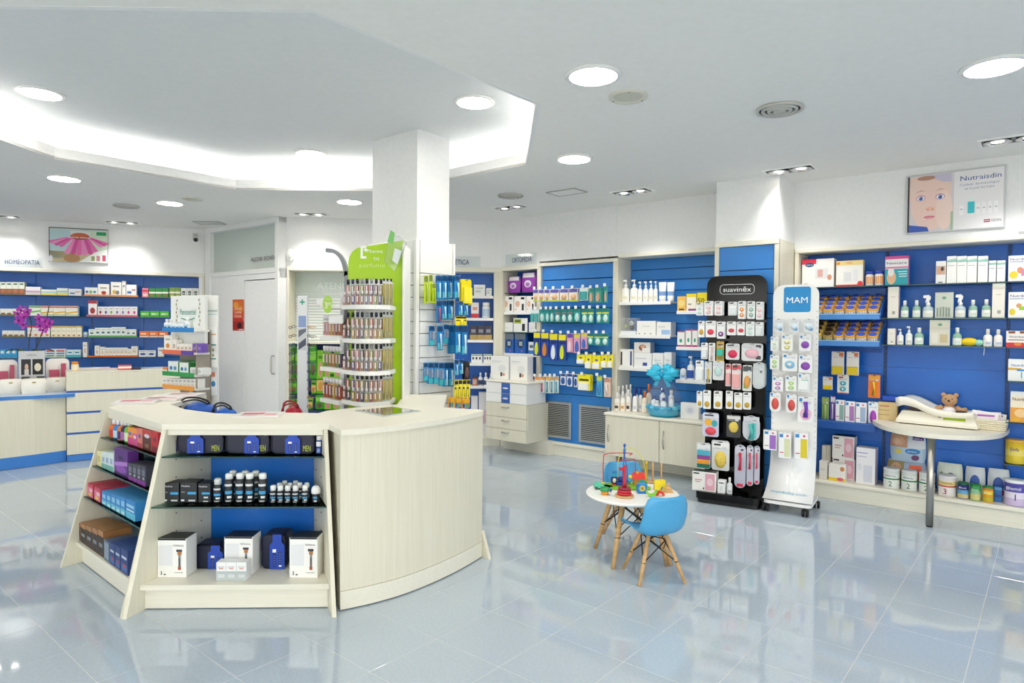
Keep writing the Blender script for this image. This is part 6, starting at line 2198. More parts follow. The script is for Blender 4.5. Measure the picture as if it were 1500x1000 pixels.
sty('i3', 'yellow-blue insole pack with white sole', '#2048a8', k='card', b='foot', bc='#dfe9f0', hc='#ecdf1e', head=.26, bz=(.04, .56), n='insole_pack', cat='pack', rd=.12, dec=[(.1, .6, .9, .7, '#142a6a')])
sty('i4', 'pink and purple insole pack', '#e0a0b8', k='card', b='foot', bc='#ecd0da', hc='#6a4ab0', bz=(.04, .6), n='insole_pack', cat='pack', rd=.12)
sty('i5', 'pink insole pack with yellow top', '#dfa0c0', k='card', b='foot', bc='#3a6ac0', hc='#d8d04a', bz=(.04, .6), n='insole_pack', cat='pack', rd=.12)
sty('y1', 'yellow care pack with white foot', '#f0e21e', k='card', b='boxy', bc='#f4f2ea', hc='#f0e21e', bz=(.04, .46), n='hanging_pack', cat='pack', rd=.08, dec=[(.3, .56, .7, .72, '#3f56a0', 'e')])
sty('y2', 'yellow card stack with black lettering', '#f3e61c', k='card', b='boxy', bc='#eef0ea', hc='#f3e61c', bz=(.03, .5), n='hanging_pack', cat='pack', rd=.08, dec=[(.1, .6, .9, .72, '#3a3818')])
sty('t1', 'orange and magenta toothbrush pack', '#eef0f0', k='card', b='stick', bc='#d83a8a', hc='#f0a04a', n='hanging_pack', cat='pack', rd=.1)
sty('t2', 'white and teal toothbrush pack', '#e6f0f0', k='card', b='stick', bc='#2fa0b0', hc='#f0b45a', n='hanging_pack', cat='pack', rd=.1)
sty('t3', 'white and blue dental pack', '#e9edf2', k='card', b='dome', bc='#2f5aa8', hc='#2a4a90', n='hanging_pack', cat='pack', rd=.1)
sty('t4', 'blue and yellow teat pack', '#5ab0d8', k='card', b='dome', bc='#3a8ac0', hc='#d8d83a', n='hanging_pack', cat='pack', rd=.1)
sty('t5', 'pinkish pack with white stick', '#e8cfc0', k='card', b='stick', bc='#f0ece6', hc='#d09a8a', n='hanging_pack', cat='pack', rd=.1)
PA_ = ['insole panel, top row', 'insole panel, second row', 'insole panel, third row', 'insole panel, fourth row', 'insole panel, lowest row']
oo = .16
hang(uA_, -.02, oo, PA_[0], [(779.5, 787, 423.5, 441.5, 'p1'), (787.5, 795.5, 423.5, 441.5, 'p1'), (796, 803.5, 423.5, 441.5, 'p1'), (804, 817.5, 423, 441.5, 'p1', 2), (818.5, 831, 422.5, 441.5, 'p1', 2), (832, 845, 422, 441.5, 'p1', 2), (848, 860, 421, 440, 'p5', 2), (861, 869, 422, 443, 'p6'), (870, 879.5, 421, 443, 'p6', 2), (883.5, 888.5, 419, 443, 'p6')], .025)
xs = [(776, 782, 'p5'), (782.5, 788, 'p5'), (788.5, 797, 'p2'), (797.5, 803.5, 'p2'), (804, 810.5, 'p2'), (811, 820, 'p4'), (821, 829, 'p4'), (829.5, 838, 'p4'), (839, 849, 'p2'), (850.5, 859.5, 'p3'), (860, 868.5, 'p3'), (872, 880, 'p3'), (880.5, 891, 'p3')]
hang(uA_, -.02, oo, PA_[1], [(a, b, 453 - (a - 776) * .02, 472 + (a > 850), s_, 2 if i % 2 else 1) for i, (a, b, s_) in enumerate(xs)], .025)
hang(uA_, -.02, oo, PA_[2], [(780, 790, 485.5, 521, 'i1', 2), (791, 802.5, 486, 523, 'i2', 2), (803.5, 815.5, 487, 528, 'i3', 2), (816.5, 828, 488, 528, 'i1', 2), (829, 838, 488, 516, 'i4'), (839, 848.5, 488, 517, 'i5'), (849.5, 858.5, 487, 511, 'i5', 2), (859, 868, 488, 505, 'p3'), (869, 879.5, 488, 506, 'p3', 2), (880, 890, 488, 506, 'p3')], .025)
hang(uA_, -.02, oo, PA_[3], [(843, 855, 519, 533, 'y1'), (855.5, 865, 519, 540, 'y1', 2), (866, 878, 520, 541, 'y1', 2), (879, 888, 519, 539, 'y1'), (888.5, 896.5, 519, 539, 'y1')], .03)
hang(uA_, -.02, oo, PA_[4], [(781, 788.5, 551, 574, 't1', 2), (789.5, 796, 551, 575, 't1'), (797, 803.5, 551, 576, 't2', 2), (804.5, 810, 551, 576, 't2'), (811, 816.5, 551, 576, 't2'), (819, 827, 547, 564, 't3'), (828.5, 836.5, 547, 566, 't3'), (839, 844, 548, 567, 't3'), (844.5, 863, 548.5, 572, 'y2', 3), (872, 880, 550, 581, 't4', 2), (883, 892.5, 553, 582, 't5', 2)], .03)

# ---------------------------------------------------------------- blue niche goods
sty('n1', 'white pump bottle', '#f4f4f1', k='pump', lab='#f7f6f0', lab2='#e8e2c8', c2='#f6f6f4', n='pump_bottle', cat='bottle')
sty('n2', 'white tube with blue band', '#f3f4f6', k='tube', band=(.2, .45, '#7f9fd0'), c2='#e9eaee', n='tube', cat='tube')
sty('n3', 'white carton with row of grey dots', '#f4f3f0', dec=[(.1, .06, .18, .12, '#6a6c70'), (.4, .06, .48, .12, '#6a6c70'), (.7, .06, .78, .12, '#6a6c70'), (.3, .6, .7, .64, '#c9cbce')])
sty('n4', 'white carton with pale blue label', '#f1f1ef', dec=[(.35, .05, .95, .4, '#9fbfe6'), (.1, .6, .6, .66, '#c4c8cc')], sd='#e2e4e6')
sty('n5', 'white carton with dark framed side', '#f1f1f0', dec=[(.08, .1, .2, .85, '#22252e'), (.25, .1, .75, .9, '#fafafa'), (.8, .1, .92, .9, '#3a4a8a')])
sty('n6', 'white carton with sleeping person picture', '#e6e2de', dec=[(.3, .2, .75, .8, '#8a5a42', 'e'), (.5, .1, .98, .5, '#f0eeec'), (.4, .45, .68, .75, '#d9a88a', 'e')], sd='#8fa0c0')
sty('n7', 'wide white carton with small blue square', '#f0f1f1', dec=[(.5, .14, .75, .36, '#3a52a8'), (.1, .6, .7, .66, '#c9ccd0')])
sty('n8', 'white carton with grey lines', '#f0f1f1', dec=[(.2, .5, .8, .56, '#c9ccd0'), (.2, .3, .6, .34, '#d9dbde')])
sty('n9', 'orange and yellow carton', '#f4c05a', dec=[(.1, .3, .9, .75, '#f0d98a', 'e'), (.2, .04, .8, .16, '#6a4a3a')])
sty('n10', 'yellow and white carton with violet foot', '#f4efe0', dec=[(0, .8, 1, 1, '#f0d820'), (.2, 0, 1, .12, '#8a3a8a'), (.2, .35, .5, .42, '#8a8a80')])
sty('n11', 'yellow carton with black number', '#f0dc1e', dec=[(0, 0, .4, .35, '#f4efe0')], tx=[('50', .4, .55, .3, '#2a2818')])
sty('n12', 'white carton with green leaf on magenta foot', '#f5f4f2', dec=[(0, 0, 1, .1, '#b0307a'), (.3, .25, .7, .5, '#3aa884', 'e'), (0, .92, 1, 1, '#b0307a')])
sty('n13', 'blue-topped white milk bottle', '#f2f4f8', k='pump', lab='#e6ecf6', lab2='#8fb4e0', c2='#2f56b0', n='pump_bottle', cat='bottle')
sty('n14', 'tall pump bottle with blue heart band', '#f2f4f8', k='pump', lab='#2f56b0', c2='#f4f4f6', n='pump_bottle', cat='bottle')
NP = ['blue niche, top shelf', 'blue niche, middle shelf', 'blue niche, lower shelf']
row(RW, -.06, SB1[0], NP[0], [(909, 920, 410, 'n1'), (921, 932.5, 409.5, 'n1'), (933, 940, 412.5, 'n1'), (940.5, 948.5, 412, 'n1'), (949, 956, 411.5, 'n1'), (956.5, 962.5, 412, 'n1'), (963.5, 975, 413, 'n2'), (975.5, 987, 413, 'n2')], .05)
row(RW, -.06, SB1[1], NP[1], [(932.5, 961, 470, 'n3'), (961.5, 983, 471.5, 'n4')], .12)
row(RW, -.06, SB1[2], NP[2], [(907.5, 927.5, 511.5, 'n5'), (928.5, 955, 517, 'n7'), (955.5, 972, 517, 'n8'), (972.5, 984, 516, 'n8')], .10)
za = RW.hit(941, 517, -.06)[1]
put(RW, -.06, za, 928.5, 953, 501.5, 'n6', 'stacked in blue niche, lower shelf', .10)
NQ = ['blue niche, right top shelf', 'blue niche, right middle shelf', 'blue niche, right lower shelf']
row(RW, -.06, SB2[0], NQ[0], [(992, 1005, 434, 'n9'), (1005.5, 1020, 430, 'n10'), (1021, 1036, 428.5, 'n11')], .07)
row(RW, -.06, SB2[1], NQ[1], [(992, 1003, 484.5, 'n12'), (1004.5, 1012.5, 482, 'n12'), (1014, 1022, 482, 'n12')], .06)
row(RW, -.06, SB2[2], NQ[2], [(995, 1004, 531, 'n13'), (1005, 1016, 522, 'n14'), (1017, 1026, 528, 'n13')], .06)
# clear box with a toy panda
a, b = RW.S(908, -.06), RW.S(931.5, -.06)
z = SB1[1]
h = RW.hit(920, 465.5, -.06)[1] - z
t = empty('toy_box', RW.pt((a + b) / 2, -.06, z + .001), RW.ang, 'clear gift box with a plush panda and green ball in the blue niche', 'gift box')
w = b - a
MB().box(-w / 2, w / 2, 0, .10, 0, h * .22, '#e9eef2', .002).box(-w / 2, w / 2, 0, .10, h * .22, h, 'blister', .002).build('box', t)
p = MB().ball(.02, .05, h * .42, .028, .022, .03, '#17181c', 10, 6).ball(.02, .045, h * .68, .026, .022, .024, '#f2f2f0', 10, 6)
p.ball(.0, .045, h * .82, .009, .008, .009, '#17181c', 8, 5).ball(.04, .045, h * .82, .009, .008, .009, '#17181c', 8, 5).ball(.012, .026, h * .69, .006, .004, .008, '#17181c', 7, 4).ball(.029, .026, h * .69, .006, .004, .008, '#17181c', 7, 4)
p.build('panda', t)
MB().ball(-.045, .04, h * .5, .017, .014, .022, '#b4c832', 10, 6).build('green_ball', t)
# low cabinet top
sty('c1', 'white bottle with black and tan patches', '#f1efe9', k='bottle', lab='#e6ddcf', lab2='#3a3430', c2='#f4f4f2', n='bottle', cat='bottle')
sty('c2', 'white bottle with orange figure', '#f4f1ea', k='bottle', lab='#f2e6d6', lab2='#d99a5a', c2='#f4f4f2', n='bottle', cat='bottle')
sty('c3', 'white carton bottle with navy cap', '#f4f4f4', k='bottle', lab='#f6f6f4', lab2='#c9d0e0', c2='#26348a', n='bottle', cat='bottle')
sty('c4', 'orange lidded bottle', '#f3e2cc', k='bottle', lab='#f6efe2', c2='#d9702a', n='bottle', cat='bottle')
row(RW, .10, ZC1, 'on the low cabinet, front row', [(898, 906.5, 575, 'c1'), (907.5, 914.5, 574, 'c2'), (915.5, 922.5, 571, 'c1'), (925.5, 932.5, 570, 'c3'), (939, 947, 573, 'c4')], .05)
row(RW, .0, ZC1, 'on the low cabinet, back row', [(902.5, 908, 566, 'c2'), (908.5, 914, 565, 'c1'), (914.5, 919.5, 564, 'c2'), (920, 925, 563.5, 'c1'), (928.5, 934, 567, 'c3'), (934.5, 940, 568, 'c3'), (945, 953, 563, 'c4')], .05)
sty('c5', 'tilted white card box with oval soap picture', '#eceef0', dec=[(.25, .25, .8, .8, '#dfe3ea', 'e'), (.38, .36, .68, .68, '#c9cfe0', 'e')])
put(RW, .16, ZC1, 996.5, 1024, 590, 'c5', 'on the low cabinet beside the black stand', .05)
# gift basket in film with a turquoise bow
q = RW.pt(RW.S(974, .14), .14, ZC1)
t = empty('gift_basket', (q.x, q.y, ZC1 + .001), RW.ang, 'baby gift basket wrapped in clear film with a big turquoise bow', 'gift basket')
MB().lathe([(.13, 0), (.16, .03), (.165, .10), (.15, .10), (.14, .03)], '#30b4d8', 24).build('basket', t)
m = MB()
for i in range(16):
    a = i * .3927
    m.ball(.15 * math.cos(a), .15 * math.sin(a), .09, .035, .035, .022, ('#2aa8d4', '#58c8e4')[i % 2], 8, 5)
m.build('ruffle', t)
for i, (x, y, hh, c) in enumerate(((-.085, -.05, .20, '#f2f4f8'), (-.03, -.09, .16, '#f4f4f4'), (.035, -.08, .19, '#e9eef6'), (.095, -.03, .22, '#f2f4f8'), (-.04, .05, .27, '#f4f6fa'), (.05, .06, .26, '#eef2f8'))):
    b_ = MB().lathe([(.026, .03), (.028, hh * .75), (.012, hh * .82), (.012, hh * .86)], c, 12, x, y).build('bottle', t)
    MB().lathe([(.016, 0), (.016, hh * .14)], '#2a4aa0' if i % 2 == 0 else '#f4f4f4', 10, x, y, z0=hh * .86).build('cap', b_)
MB().ball(-.075, -.13, .085, .03, .025, .034, '#2f9fd6', 10, 6).ball(-.075, -.155, .088, .016, .008, .016, '#1f5fa8', 8, 5).build('plush_toy', t)
m = MB().lathe([(.17, .02), (.185, .12), (.15, .26), (.06, .38), (.03, .42)], 'film', 18, cap=False)
for i in range(9):
    a = i * .7
    m.quad([(.02 * math.cos(a), .02 * math.sin(a), .41), (.02 * math.cos(a + .6), .02 * math.sin(a + .6), .41), (.12 * math.cos(a + .7), .10 * math.sin(a + .7), .55 + .03 * (i % 3)), (.11 * math.cos(a + .1), .09 * math.sin(a + .1), .56 - .02 * (i % 2))], 'film')
m.build('film_wrap', t)
m = MB()
for e, cx, cz, rx, rz_, ry in ((-1, .085, .435, .085, .050, .045), (1, .095, .445, .090, .055, .045), (-1, .065, .475, .055, .045, .04), (1, .06, .485, .06, .04, .04), (-1, .055, .39, .05, .035, .04), (1, .075, .395, .06, .035, .04)):
    k0 = len(m.v)
    m.ball(e * cx, -.05, cz, rx, ry, rz_, '#38c8ee', 18, 9)
    for i in range(k0, len(m.v)):       # gathered pleats of the tulle
        x, y, z = m.v[i]
        a = math.atan2(z - .415, x)
        f = 1 + .13 * math.sin(a * 23 + e)
        m.v[i] = (x * f, y + .008 * math.sin(a * 31), .415 + (z - .415) * f)
m.ball(0, -.05, .415, .022, .03, .025, '#1fa6cc', 10, 6)
for e in (-1, 1):
    m.quad([(0, -.055, .41), (e * .03, -.055, .415), (e * .10, -.05, .31), (e * .06, -.05, .30)], '#2fc0e2')
m.build('bow', t)
# ---------------------------------------------------------------- black accessory stand
SU = Fr((1.745, 5.83), (2.175, 5.585))
sue = Unit(SU, 'accessory_stand', SU.L / 2, 'tall glossy black baby accessory stand with rounded top before the boxed column', 'display stand')
SZT = SU.hit(1080, 403.5)[1]
w = SU.L / 2 + .005
MB().vprism(rnd(-w, w, .06, SZT, .085, 7), 0, .045, 'gblack').build('board', sue.e)
MB().vprism(rnd(-w + .02, w - .02, .09, SZT - .025, .07, 7), -.004, .0, 'gblack').build('face_panel', sue.e)
bp = [(p[0], p[1]) for p in rnd(-w - .02, w + .02, -.27, .07, .06, 6)]
MB().prism(bp, .035, .095, 'gblack').build('base', sue.e)
MB().prism([(x * .96, y * .95) for x, y in bp], .0, .034, 'black').build('base_skirt', sue.e)
lz0, lz1 = SU.hit(1079, 430.5, .006)[1], SU.hit(1079, 416.5, .006)[1]
la, lb_ = SU.S(1054, .006) - SU.L / 2, SU.S(1104, .006) - SU.L / 2
out = rnd(la, lb_, lz0, lz1, .03, 6)
MB().tube([(x, -.0045, z) for x, z in out], .0022, '#f2f2f2', 5, True).build('logo_outline', sue.e)
letter('suavinēx', sue.e, (la + lb_) / 2, -.0058, (lz0 + lz1) / 2, .042, '#f5f5f5', (lb_ - la) * .82, .015)
hS = Hold(SU, sue.e, None)
GR = '#eceeee'


def pk(id, d, c='#eef0f0', bc='blister', b='two', hc='#e6e8e8', dec=(), **kw):
    kw.setdefault('n', 'baby_pack')
    kw.setdefault('cat', 'pack')
    sty(id, d, c, k='card', b=b, bc=bc, hc=hc, dec=list(dec) + [(.1, .74, .5, .765, '#b4b6ba'), (.6, .72, .86, .80, '#cfd2d8')], **kw)


HD = [(.1, .86, .62, .93, '#2a2a2e')]
pk('s1', 'white pack with mint dummy', bc='#bfe0d8', dec=HD)
pk('s2', 'white pack with pink dummies', bc='#eebfc4', dec=HD)
pk('s3', 'white pack with orange and pink dummies', bc='#f0a050', dec=HD)
pk('s4', 'white pack with sage dummies', bc='#8fb8a8', dec=HD)
pk('s5', 'white pack with mustard teat', bc='#d2a63a', b='dome', bz=(.15, .5), dec=HD)
pk('s6', 'white pack with red clip', bc='#e0405a', b='dome', bz=(.15, .5), dec=HD)
pk('s7', 'white pack with purple dummy', bc='#7a3a8a', b='dome', bz=(.12, .42), dec=HD)
pk('s8', 'white pack with crimson buttons', bc='#d24a5a', b='dome', bz=(.2, .5), dec=HD)
pk('s9', 'plain white pack', bc='#e3e8ea', b='boxy', bz=(.1, .6), dec=HD)
pk('s10', 'slim pale pink bottle pack', bc='#f0c9cc', b='stick', bz=(.06, .75), dec=HD)
pk('s11', 'tan pack with turquoise bottle', c='#c9a44a', bc='#2fb8a4', b='boxy', bz=(.3, .62), hc='#c9a44a', dec=[(.15, .8, .85, .86, '#3a3220'), (.1, .1, .9, .25, '#7a7a4a')])
pk('s12', 'clear pack with crimson spout cup', c='#d9dcde', bc='#d8305a', b='dome', bz=(.1, .6), hc='#c9cccf', dec=[(.1, .85, .6, .92, '#2a2a2e')])
pk('s13', 'clear pack with pink cup and handles', c='#d9dcde', bc='#ecb8c4', b='dome', bz=(.15, .7), hc='#c9cccf', dec=[(.7, .1, .95, .3, '#3a3a40'), (.7, .75, .95, .92, '#3a3a40')])
pk('s14', 'clear pack with yellow and blue cutlery', c='#dcdfe2', bc='#e6c63a', b='stick', hc='#d0d3d6', dec=[(.2, .05, .8, .2, '#2f5ab0')])
pk('s15', 'clear pack with mint bowl', c='#dcdfe2', bc='#bfe0dc', b='dome', bz=(.2, .7), hc='#d0d3d6', dec=[(.1, .5, .9, .56, '#d9404a')])
pk('s16', 'clear pack with coral plate set', c='#e3dcdc', bc='#e8a8a8', b='boxy', bz=(.08, .6), hc='#d0505a', dec=HD)
pk('s17', 'clear pack with orange and green toys', c='#dfe2dc', bc='#e0a050', b='dome', bz=(.1, .6), hc='#4a4e56', dec=[(.1, .1, .5, .3, '#6ab04a'), (.5, .35, .9, .5, '#3f86c0')])
pk('s18', 'clear shell pack with rounded end', c='#cfd5d8', bc='blister', b='boxy', bz=(.05, .85), hc='#c4cacd', rd=.9, dec=[(.6, .6, .8, .7, '#2a2a2e')])
pk('s19', 'white pack with gold teat', bc='#c9a43a', b='dome', bz=(.1, .42), dec=HD, hc='#f0f0ee')
pk('s20', 'lilac pack with rattle flowers', c='#c9cbe0', bc='#e04a5a', b='dome', bz=(.06, .4), hc='#d9dae8', dec=[(.1, .45, .6, .75, '#f0b43a', 'e'), (.55, .42, .95, .7, '#3fa8b0', 'e'), (.1, .86, .7, .92, '#2a2a2e')])
pk('s21', 'dark pack with round yellow sponge', c='#3a3a3c', bc='sponge', b='dome', bz=(.2, .7), hc='#d9dad8', head=.2)
pk('s22', 'rounded clear pack with two turquoise spoons', c='#c9ccd6', bc='#5ac4c0', b='stick', hc='#d0d2da', rd=.9, dec=[(.55, .1, .8, .7, '#5ac4c0'), (.6, .75, .85, .82, '#2a2a2e')])
pk('s23', 'stack of rainbow bath cups', c='#d9dce0', bc='#f0a030', b='boxy', bz=(.2, .36), hc='#e9eaec', dec=[(.0, .02, 1, .18, '#2a8a7a'), (.0, .36, 1, .52, '#8a4a9a'), (.0, .52, 1, .72, '#4ab0c8')])
pk('s24', 'clear bag with large natural sponge', c='#d9dcdc', bc='sponge', b='dome', bz=(.08, .66), hc='#f0f0ee', dec=[(.1, .84, .5, .9, '#2a2a2e')])
pk('s25', 'long rounded lilac pack with red brush', c='#c4c6d8', bc='#e03a5a', b='stick', bz=(.42, .82), hc='#d0d2e0', rd=.95, dec=[(.2, .03, .8, .1, '#e03a5a'), (.55, .86, .8, .9, '#2a2a2e')])
SPL = 'black stand, %s row'
hang(hS, 0, .13, SPL % 'top', [(1019, 1029.5, 443, 462, 's1', 2), (1031, 1044, 441, 462, 's2', 2), (1046, 1058, 441, 462, 's2', 3), (1066, 1079, 442, 462, 's9', 2), (1080.5, 1092, 441, 467, 's3', 2), (1094, 1106, 441, 467, 's4'), (1107, 1117, 442, 468, 's2', 3)], .02)
hang(hS, 0, .13, SPL % 'second', [(1022, 1031.5, 470, 494, 's5', 2), (1033, 1048, 470, 494, 's6', 2), (1049.5, 1061.5, 471, 496, 's7', 3), (1064, 1078, 471, 491, 's8', 2), (1079, 1091, 471, 491, 's8'), (1092, 1105, 471, 492, 's1', 2), (1106, 1117, 472, 492, 's9', 3)], .02)
hang(hS, 0, .13, SPL % 'third', [(1026, 1036, 502, 526, 's9'), (1037, 1047, 502, 529, 's10'), (1048.5, 1060, 500, 530, 's11'), (1062, 1083, 503, 527, 's12'), (1085, 1117, 503, 529, 's13', 2)], .03)
hang(hS, 0, .14, SPL % 'fourth', [(1018, 1030, 528, 560, 's9'), (1031, 1042, 530, 562, 's14'), (1043, 1060, 529, 557, 's15', 2), (1062, 1070, 533, 566, 's16'), (1071, 1085, 533, 571, 's16', 2), (1087, 1101, 535, 573, 's17'), (1102, 1120, 531, 570, 's18', 4)], .03)
hang(hS, 0, .13, SPL % 'fifth', [(1020, 1028.5, 573, 597, 's19'), (1029.5, 1041, 572, 599, 's19', 2), (1045, 1057.5, 573, 599, 's19', 3), (1063, 1073, 573, 599, 's19', 3), (1075, 1087, 575, 600, 's19'), (1088, 1100, 575, 600, 's19', 3)], .02)
hang(hS, 0, .13, SPL % 'sixth', [(1028, 1052.5, 605, 640, 's20'), (1063, 1085, 608, 641, 's21'), (1087, 1113, 609, 646, 's22')], .03)
hang(hS, 0, .15, SPL % 'lowest', [(1019, 1040, 650, 687, 's23', 2), (1041, 1068, 647, 690, 's24', 2), (1075, 1092, 652, 716, 's25'), (1093, 1103, 653, 713, 's25'), (1104, 1112.5, 654, 711, 's25')], .04)
sty('sb1', 'white carton with plain pink panel', '#f0eeea', top='#22201f', dec=[(.55, .08, .95, .92, '#e3a8b8'), (.62, .3, .88, .7, '#f0d0d8', 'e'), (.05, .86, .3, .93, '#2a2a2e'), (.12, .55, .42, .6, '#d98aa0'), (.12, .45, .36, .49, '#d98aa0'), (.5, .05, .53, .95, '#f0eeea'), (.46, .1, .52, .2, '#2a2426', 'e')])
sty('sb2', 'narrow white carton with bottle drawing', '#f1f2f2', dec=[(.2, .78, .8, .86, '#2a2a2e'), (.3, .2, .7, .6, '#dfe2e4', 'e')])
sty('sb3', 'clear bottle with pale label', '#dfe3e4', k='bottle', lab='#eceeee', lab2='#b9bcc0', c2='#f0f0f0', n='bottle', cat='bottle')
BZ_ = .0955
put(SU, .24, BZ_, 1013.5, 1049.5, 691, 'sb1', 'on the black stand\'s base', .10)
put(SU, .24, BZ_, 1051, 1062.5, 704, 'sb2', 'on the black stand\'s base', .07)
put(SU, .24, BZ_, 1064, 1072.5, 700, 'sb3', 'on the black stand\'s base', .05)

# ---------------------------------------------------------------- white dummy stand on castors
MA = Fr((2.212, 5.527), (2.508, 5.333))
mae = Unit(MA, 'accessory_stand', MA.L / 2, 'white pegboard baby stand on black castors with square blue sign', 'display stand')
MT = MA.hit(1168, 416.5)[1]
w = MA.L / 2
bl = rnd(-w, w, .50, MT, .09, 8)
bl = [(x, z) if z > .6 else (x, .50) for x, z in bl]
MB().vprism([(-w, .50), (w, .50)] + [p for p in bl if p[1] > .6], 0, .02, 'white').build('board', mae.e)
m = MB()
pr = smooth([Vector(p) for p in ((0, .50), (-.012, .40), (-.045, .30), (-.11, .20), (-.20, .135), (-.245, .115))], 5)
for i, p in enumerate(pr):
    k = 1 + .10 * max(0, (i / (len(pr) - 1)) - .3)
    for x in (-w * k, w * k):
        m.v += [(x, p.x, p.y), (x, p.x + .015, p.y - .006)]
i0 = m.mi('gwhite')
for i in range(len(pr) - 1):
    a = i * 4
    m.f += [[a, a + 2, a + 6, a + 4][::-1], [a + 1, a + 3, a + 7, a + 5], [a, a + 1, a + 5, a + 4], [a + 2, a + 3, a + 7, a + 6][::-1]]
    m.m += [i0] * 4
    m.sm += [True, True, False, False]
a = (len(pr) - 1) * 4
m.f += [[a, a + 1, a + 3, a + 2]]
m.m += [i0]
m.sm += [False]
m.build('curved_foot', mae.e)
MB().prism([(p[0], p[1]) for p in rnd(-w * 1.05, w * 1.02, -.235, .16, .04, 5)], .075, .10, 'white').build('base', mae.e)
for x, y in ((-w * .95, -.20), (w * .75, -.21), (w * .95, .13), (-w * .9, .13)):
    c_ = MB().box(-.010, .010, -.016, .016, .045, .0745, 'rubber', .003).build('castor', mae.e, (x, y, 0))
    for e in (-.016, .016):
        MB().tube([(e - .009, 0, .030), (e + .009, 0, .030)], .0295, 'rubber', 14).build('wheel', c_)
sq0, sq1 = MA.S(1147.5) - w, MA.S(1187) - w
z0, z1 = MA.hit(1167, 457)[1], MA.hit(1167, 420)[1]
MB().vprism(rnd(sq0, sq1, z0, z1, .02, 5), -.003, -.0004, '#1a8fd2').build('sign_square', mae.e)
letter('MAM', mae.e, (sq0 + sq1) / 2, -.0038, (z0 + z1) / 2 - .005, .052, '#ffffff', (sq1 - sq0) * .78, .03)
letter('mambaby.com', mae.e, .0, -.170, .162, .026, '#5aa8c8', w * 1.55, 0, -.72)
m = MB()
for k in range(26):
    for e in (-1, 1):
        m.box(e * w * .93 - .003, e * w * .93 + .003, -.0012, .0, .52 + k * .045, .526 + k * .045, '#8a8c8e')
m.build('peg_hole', mae.e)['kind'] = 'stuff'
hM = Hold(MA, mae.e, None)
TG = [(.06, .80, .26, .93, '#2a86cc')]
pk('m1', 'clear pack with white and blue bottle teat', c='#e3e8ea', bc='#cfe2f0', b='dome', bz=(.15, .6), hc='#dfe3e6', dec=[(.5, .1, .9, .3, '#4a9ad0')])
pk('m2', 'white pack with pale dummies and blue tag', bc='#d6e6cc', dec=TG)
pk('m3', 'white pack with yellow and grey dummies', bc='#e0d890', dec=TG)
pk('m4', 'white pack with violet ring', bc='#8a4ab0', b='dome', bz=(.15, .6), dec=TG)
pk('m5', 'white pack with light blue dummy', bc='#8fc4e2', b='dome', bz=(.15, .6), dec=TG)
pk('m6', 'white pack with mauve dummies', bc='#c08ac0', dec=TG)
pk('m7', 'white pack with lime dummies', bc='#b4d88a', dec=TG)
pk('m8', 'white pack with green line and blue tag', bc='#eef2f2', b='boxy', bz=(.1, .6), dec=TG + [(.3, .62, .9, .66, '#5ab0a0')])
pk('m9', 'rounded pack with red rings', bc='#d2504a', b='dome', bz=(.1, .7), rd=.7, dec=TG)
pk('m10', 'white pack with pink and purple toothbrush', bc='#7a3ac0', b='stick', bz=(.2, .8), dec=TG + [(.1, .08, .9, .55, '#f0bcd0', 'e'), (.3, .2, .7, .42, '#3fb8b0', 'e')])
BT_ = [(.06, .82, .34, .95, '#2a86cc'), (.62, .85, .8, .93, '#e05a8a'), (.08, .2, .4, .24, '#d05a78')]
for id_, d_, c_ in (('m11', 'white bottle box with violet bottle', '#9a6ac0'), ('m12', 'white bottle box with cream bottle', '#d8dcb0'), ('m13', 'white bottle box with yellow bottle', '#dcc82a'), ('m14', 'white bottle box with grey-green bottle', '#8fb0a8'), ('m15', 'white bottle box with mauve bottle', '#b07ab8'), ('m16', 'white bottle box with blue-grey bottle', '#9fb4d0')):
    sty(id_, d_, '#f1f2f4', dec=[(.45, .06, .95, .78, c_)] + BT_, n='bottle_box')
MP = 'white stand, %s row'
hang(hM, 0, .12, MP % 'top', [(1133, 1146, 467, 486, 'm1'), (1155, 1169, 467, 486, 'm1'), (1176, 1192, 467, 486, 'm1')], .04)
hang(hM, 0, .12, MP % 'second', [(1128, 1140, 493, 514, 'm2', 2), (1144, 1161, 490, 514, 'm3', 2), (1170, 1188, 490, 514, 'm4', 3)], .025)
hang(hM, 0, .12, MP % 'third', [(1127, 1141, 520, 541, 'm7', 2), (1145, 1168, 518, 544, 'm5', 2), (1169, 1190, 520, 546, 'm4', 3)], .025)
hang(hM, 0, .12, MP % 'fourth', [(1131, 1147, 552, 573, 'm6', 2), (1150, 1167, 551, 573, 'm7', 2), (1168, 1186, 547, 574, 'm8', 4)], .02)
hang(hM, 0, .12, MP % 'fifth', [(1127, 1143, 574, 603, 'm9', 3), (1151, 1167, 577, 605, 'm9', 2), (1168, 1192, 581, 619, 'm10', 2)], .025)
hang(hM, 0, .13, MP % 'lowest', [(1119, 1138, 631, 659, 'm11', 2), (1141, 1159, 634, 671, 'm12', 3), (1164, 1184, 634, 673, 'm13', 4)], .03)

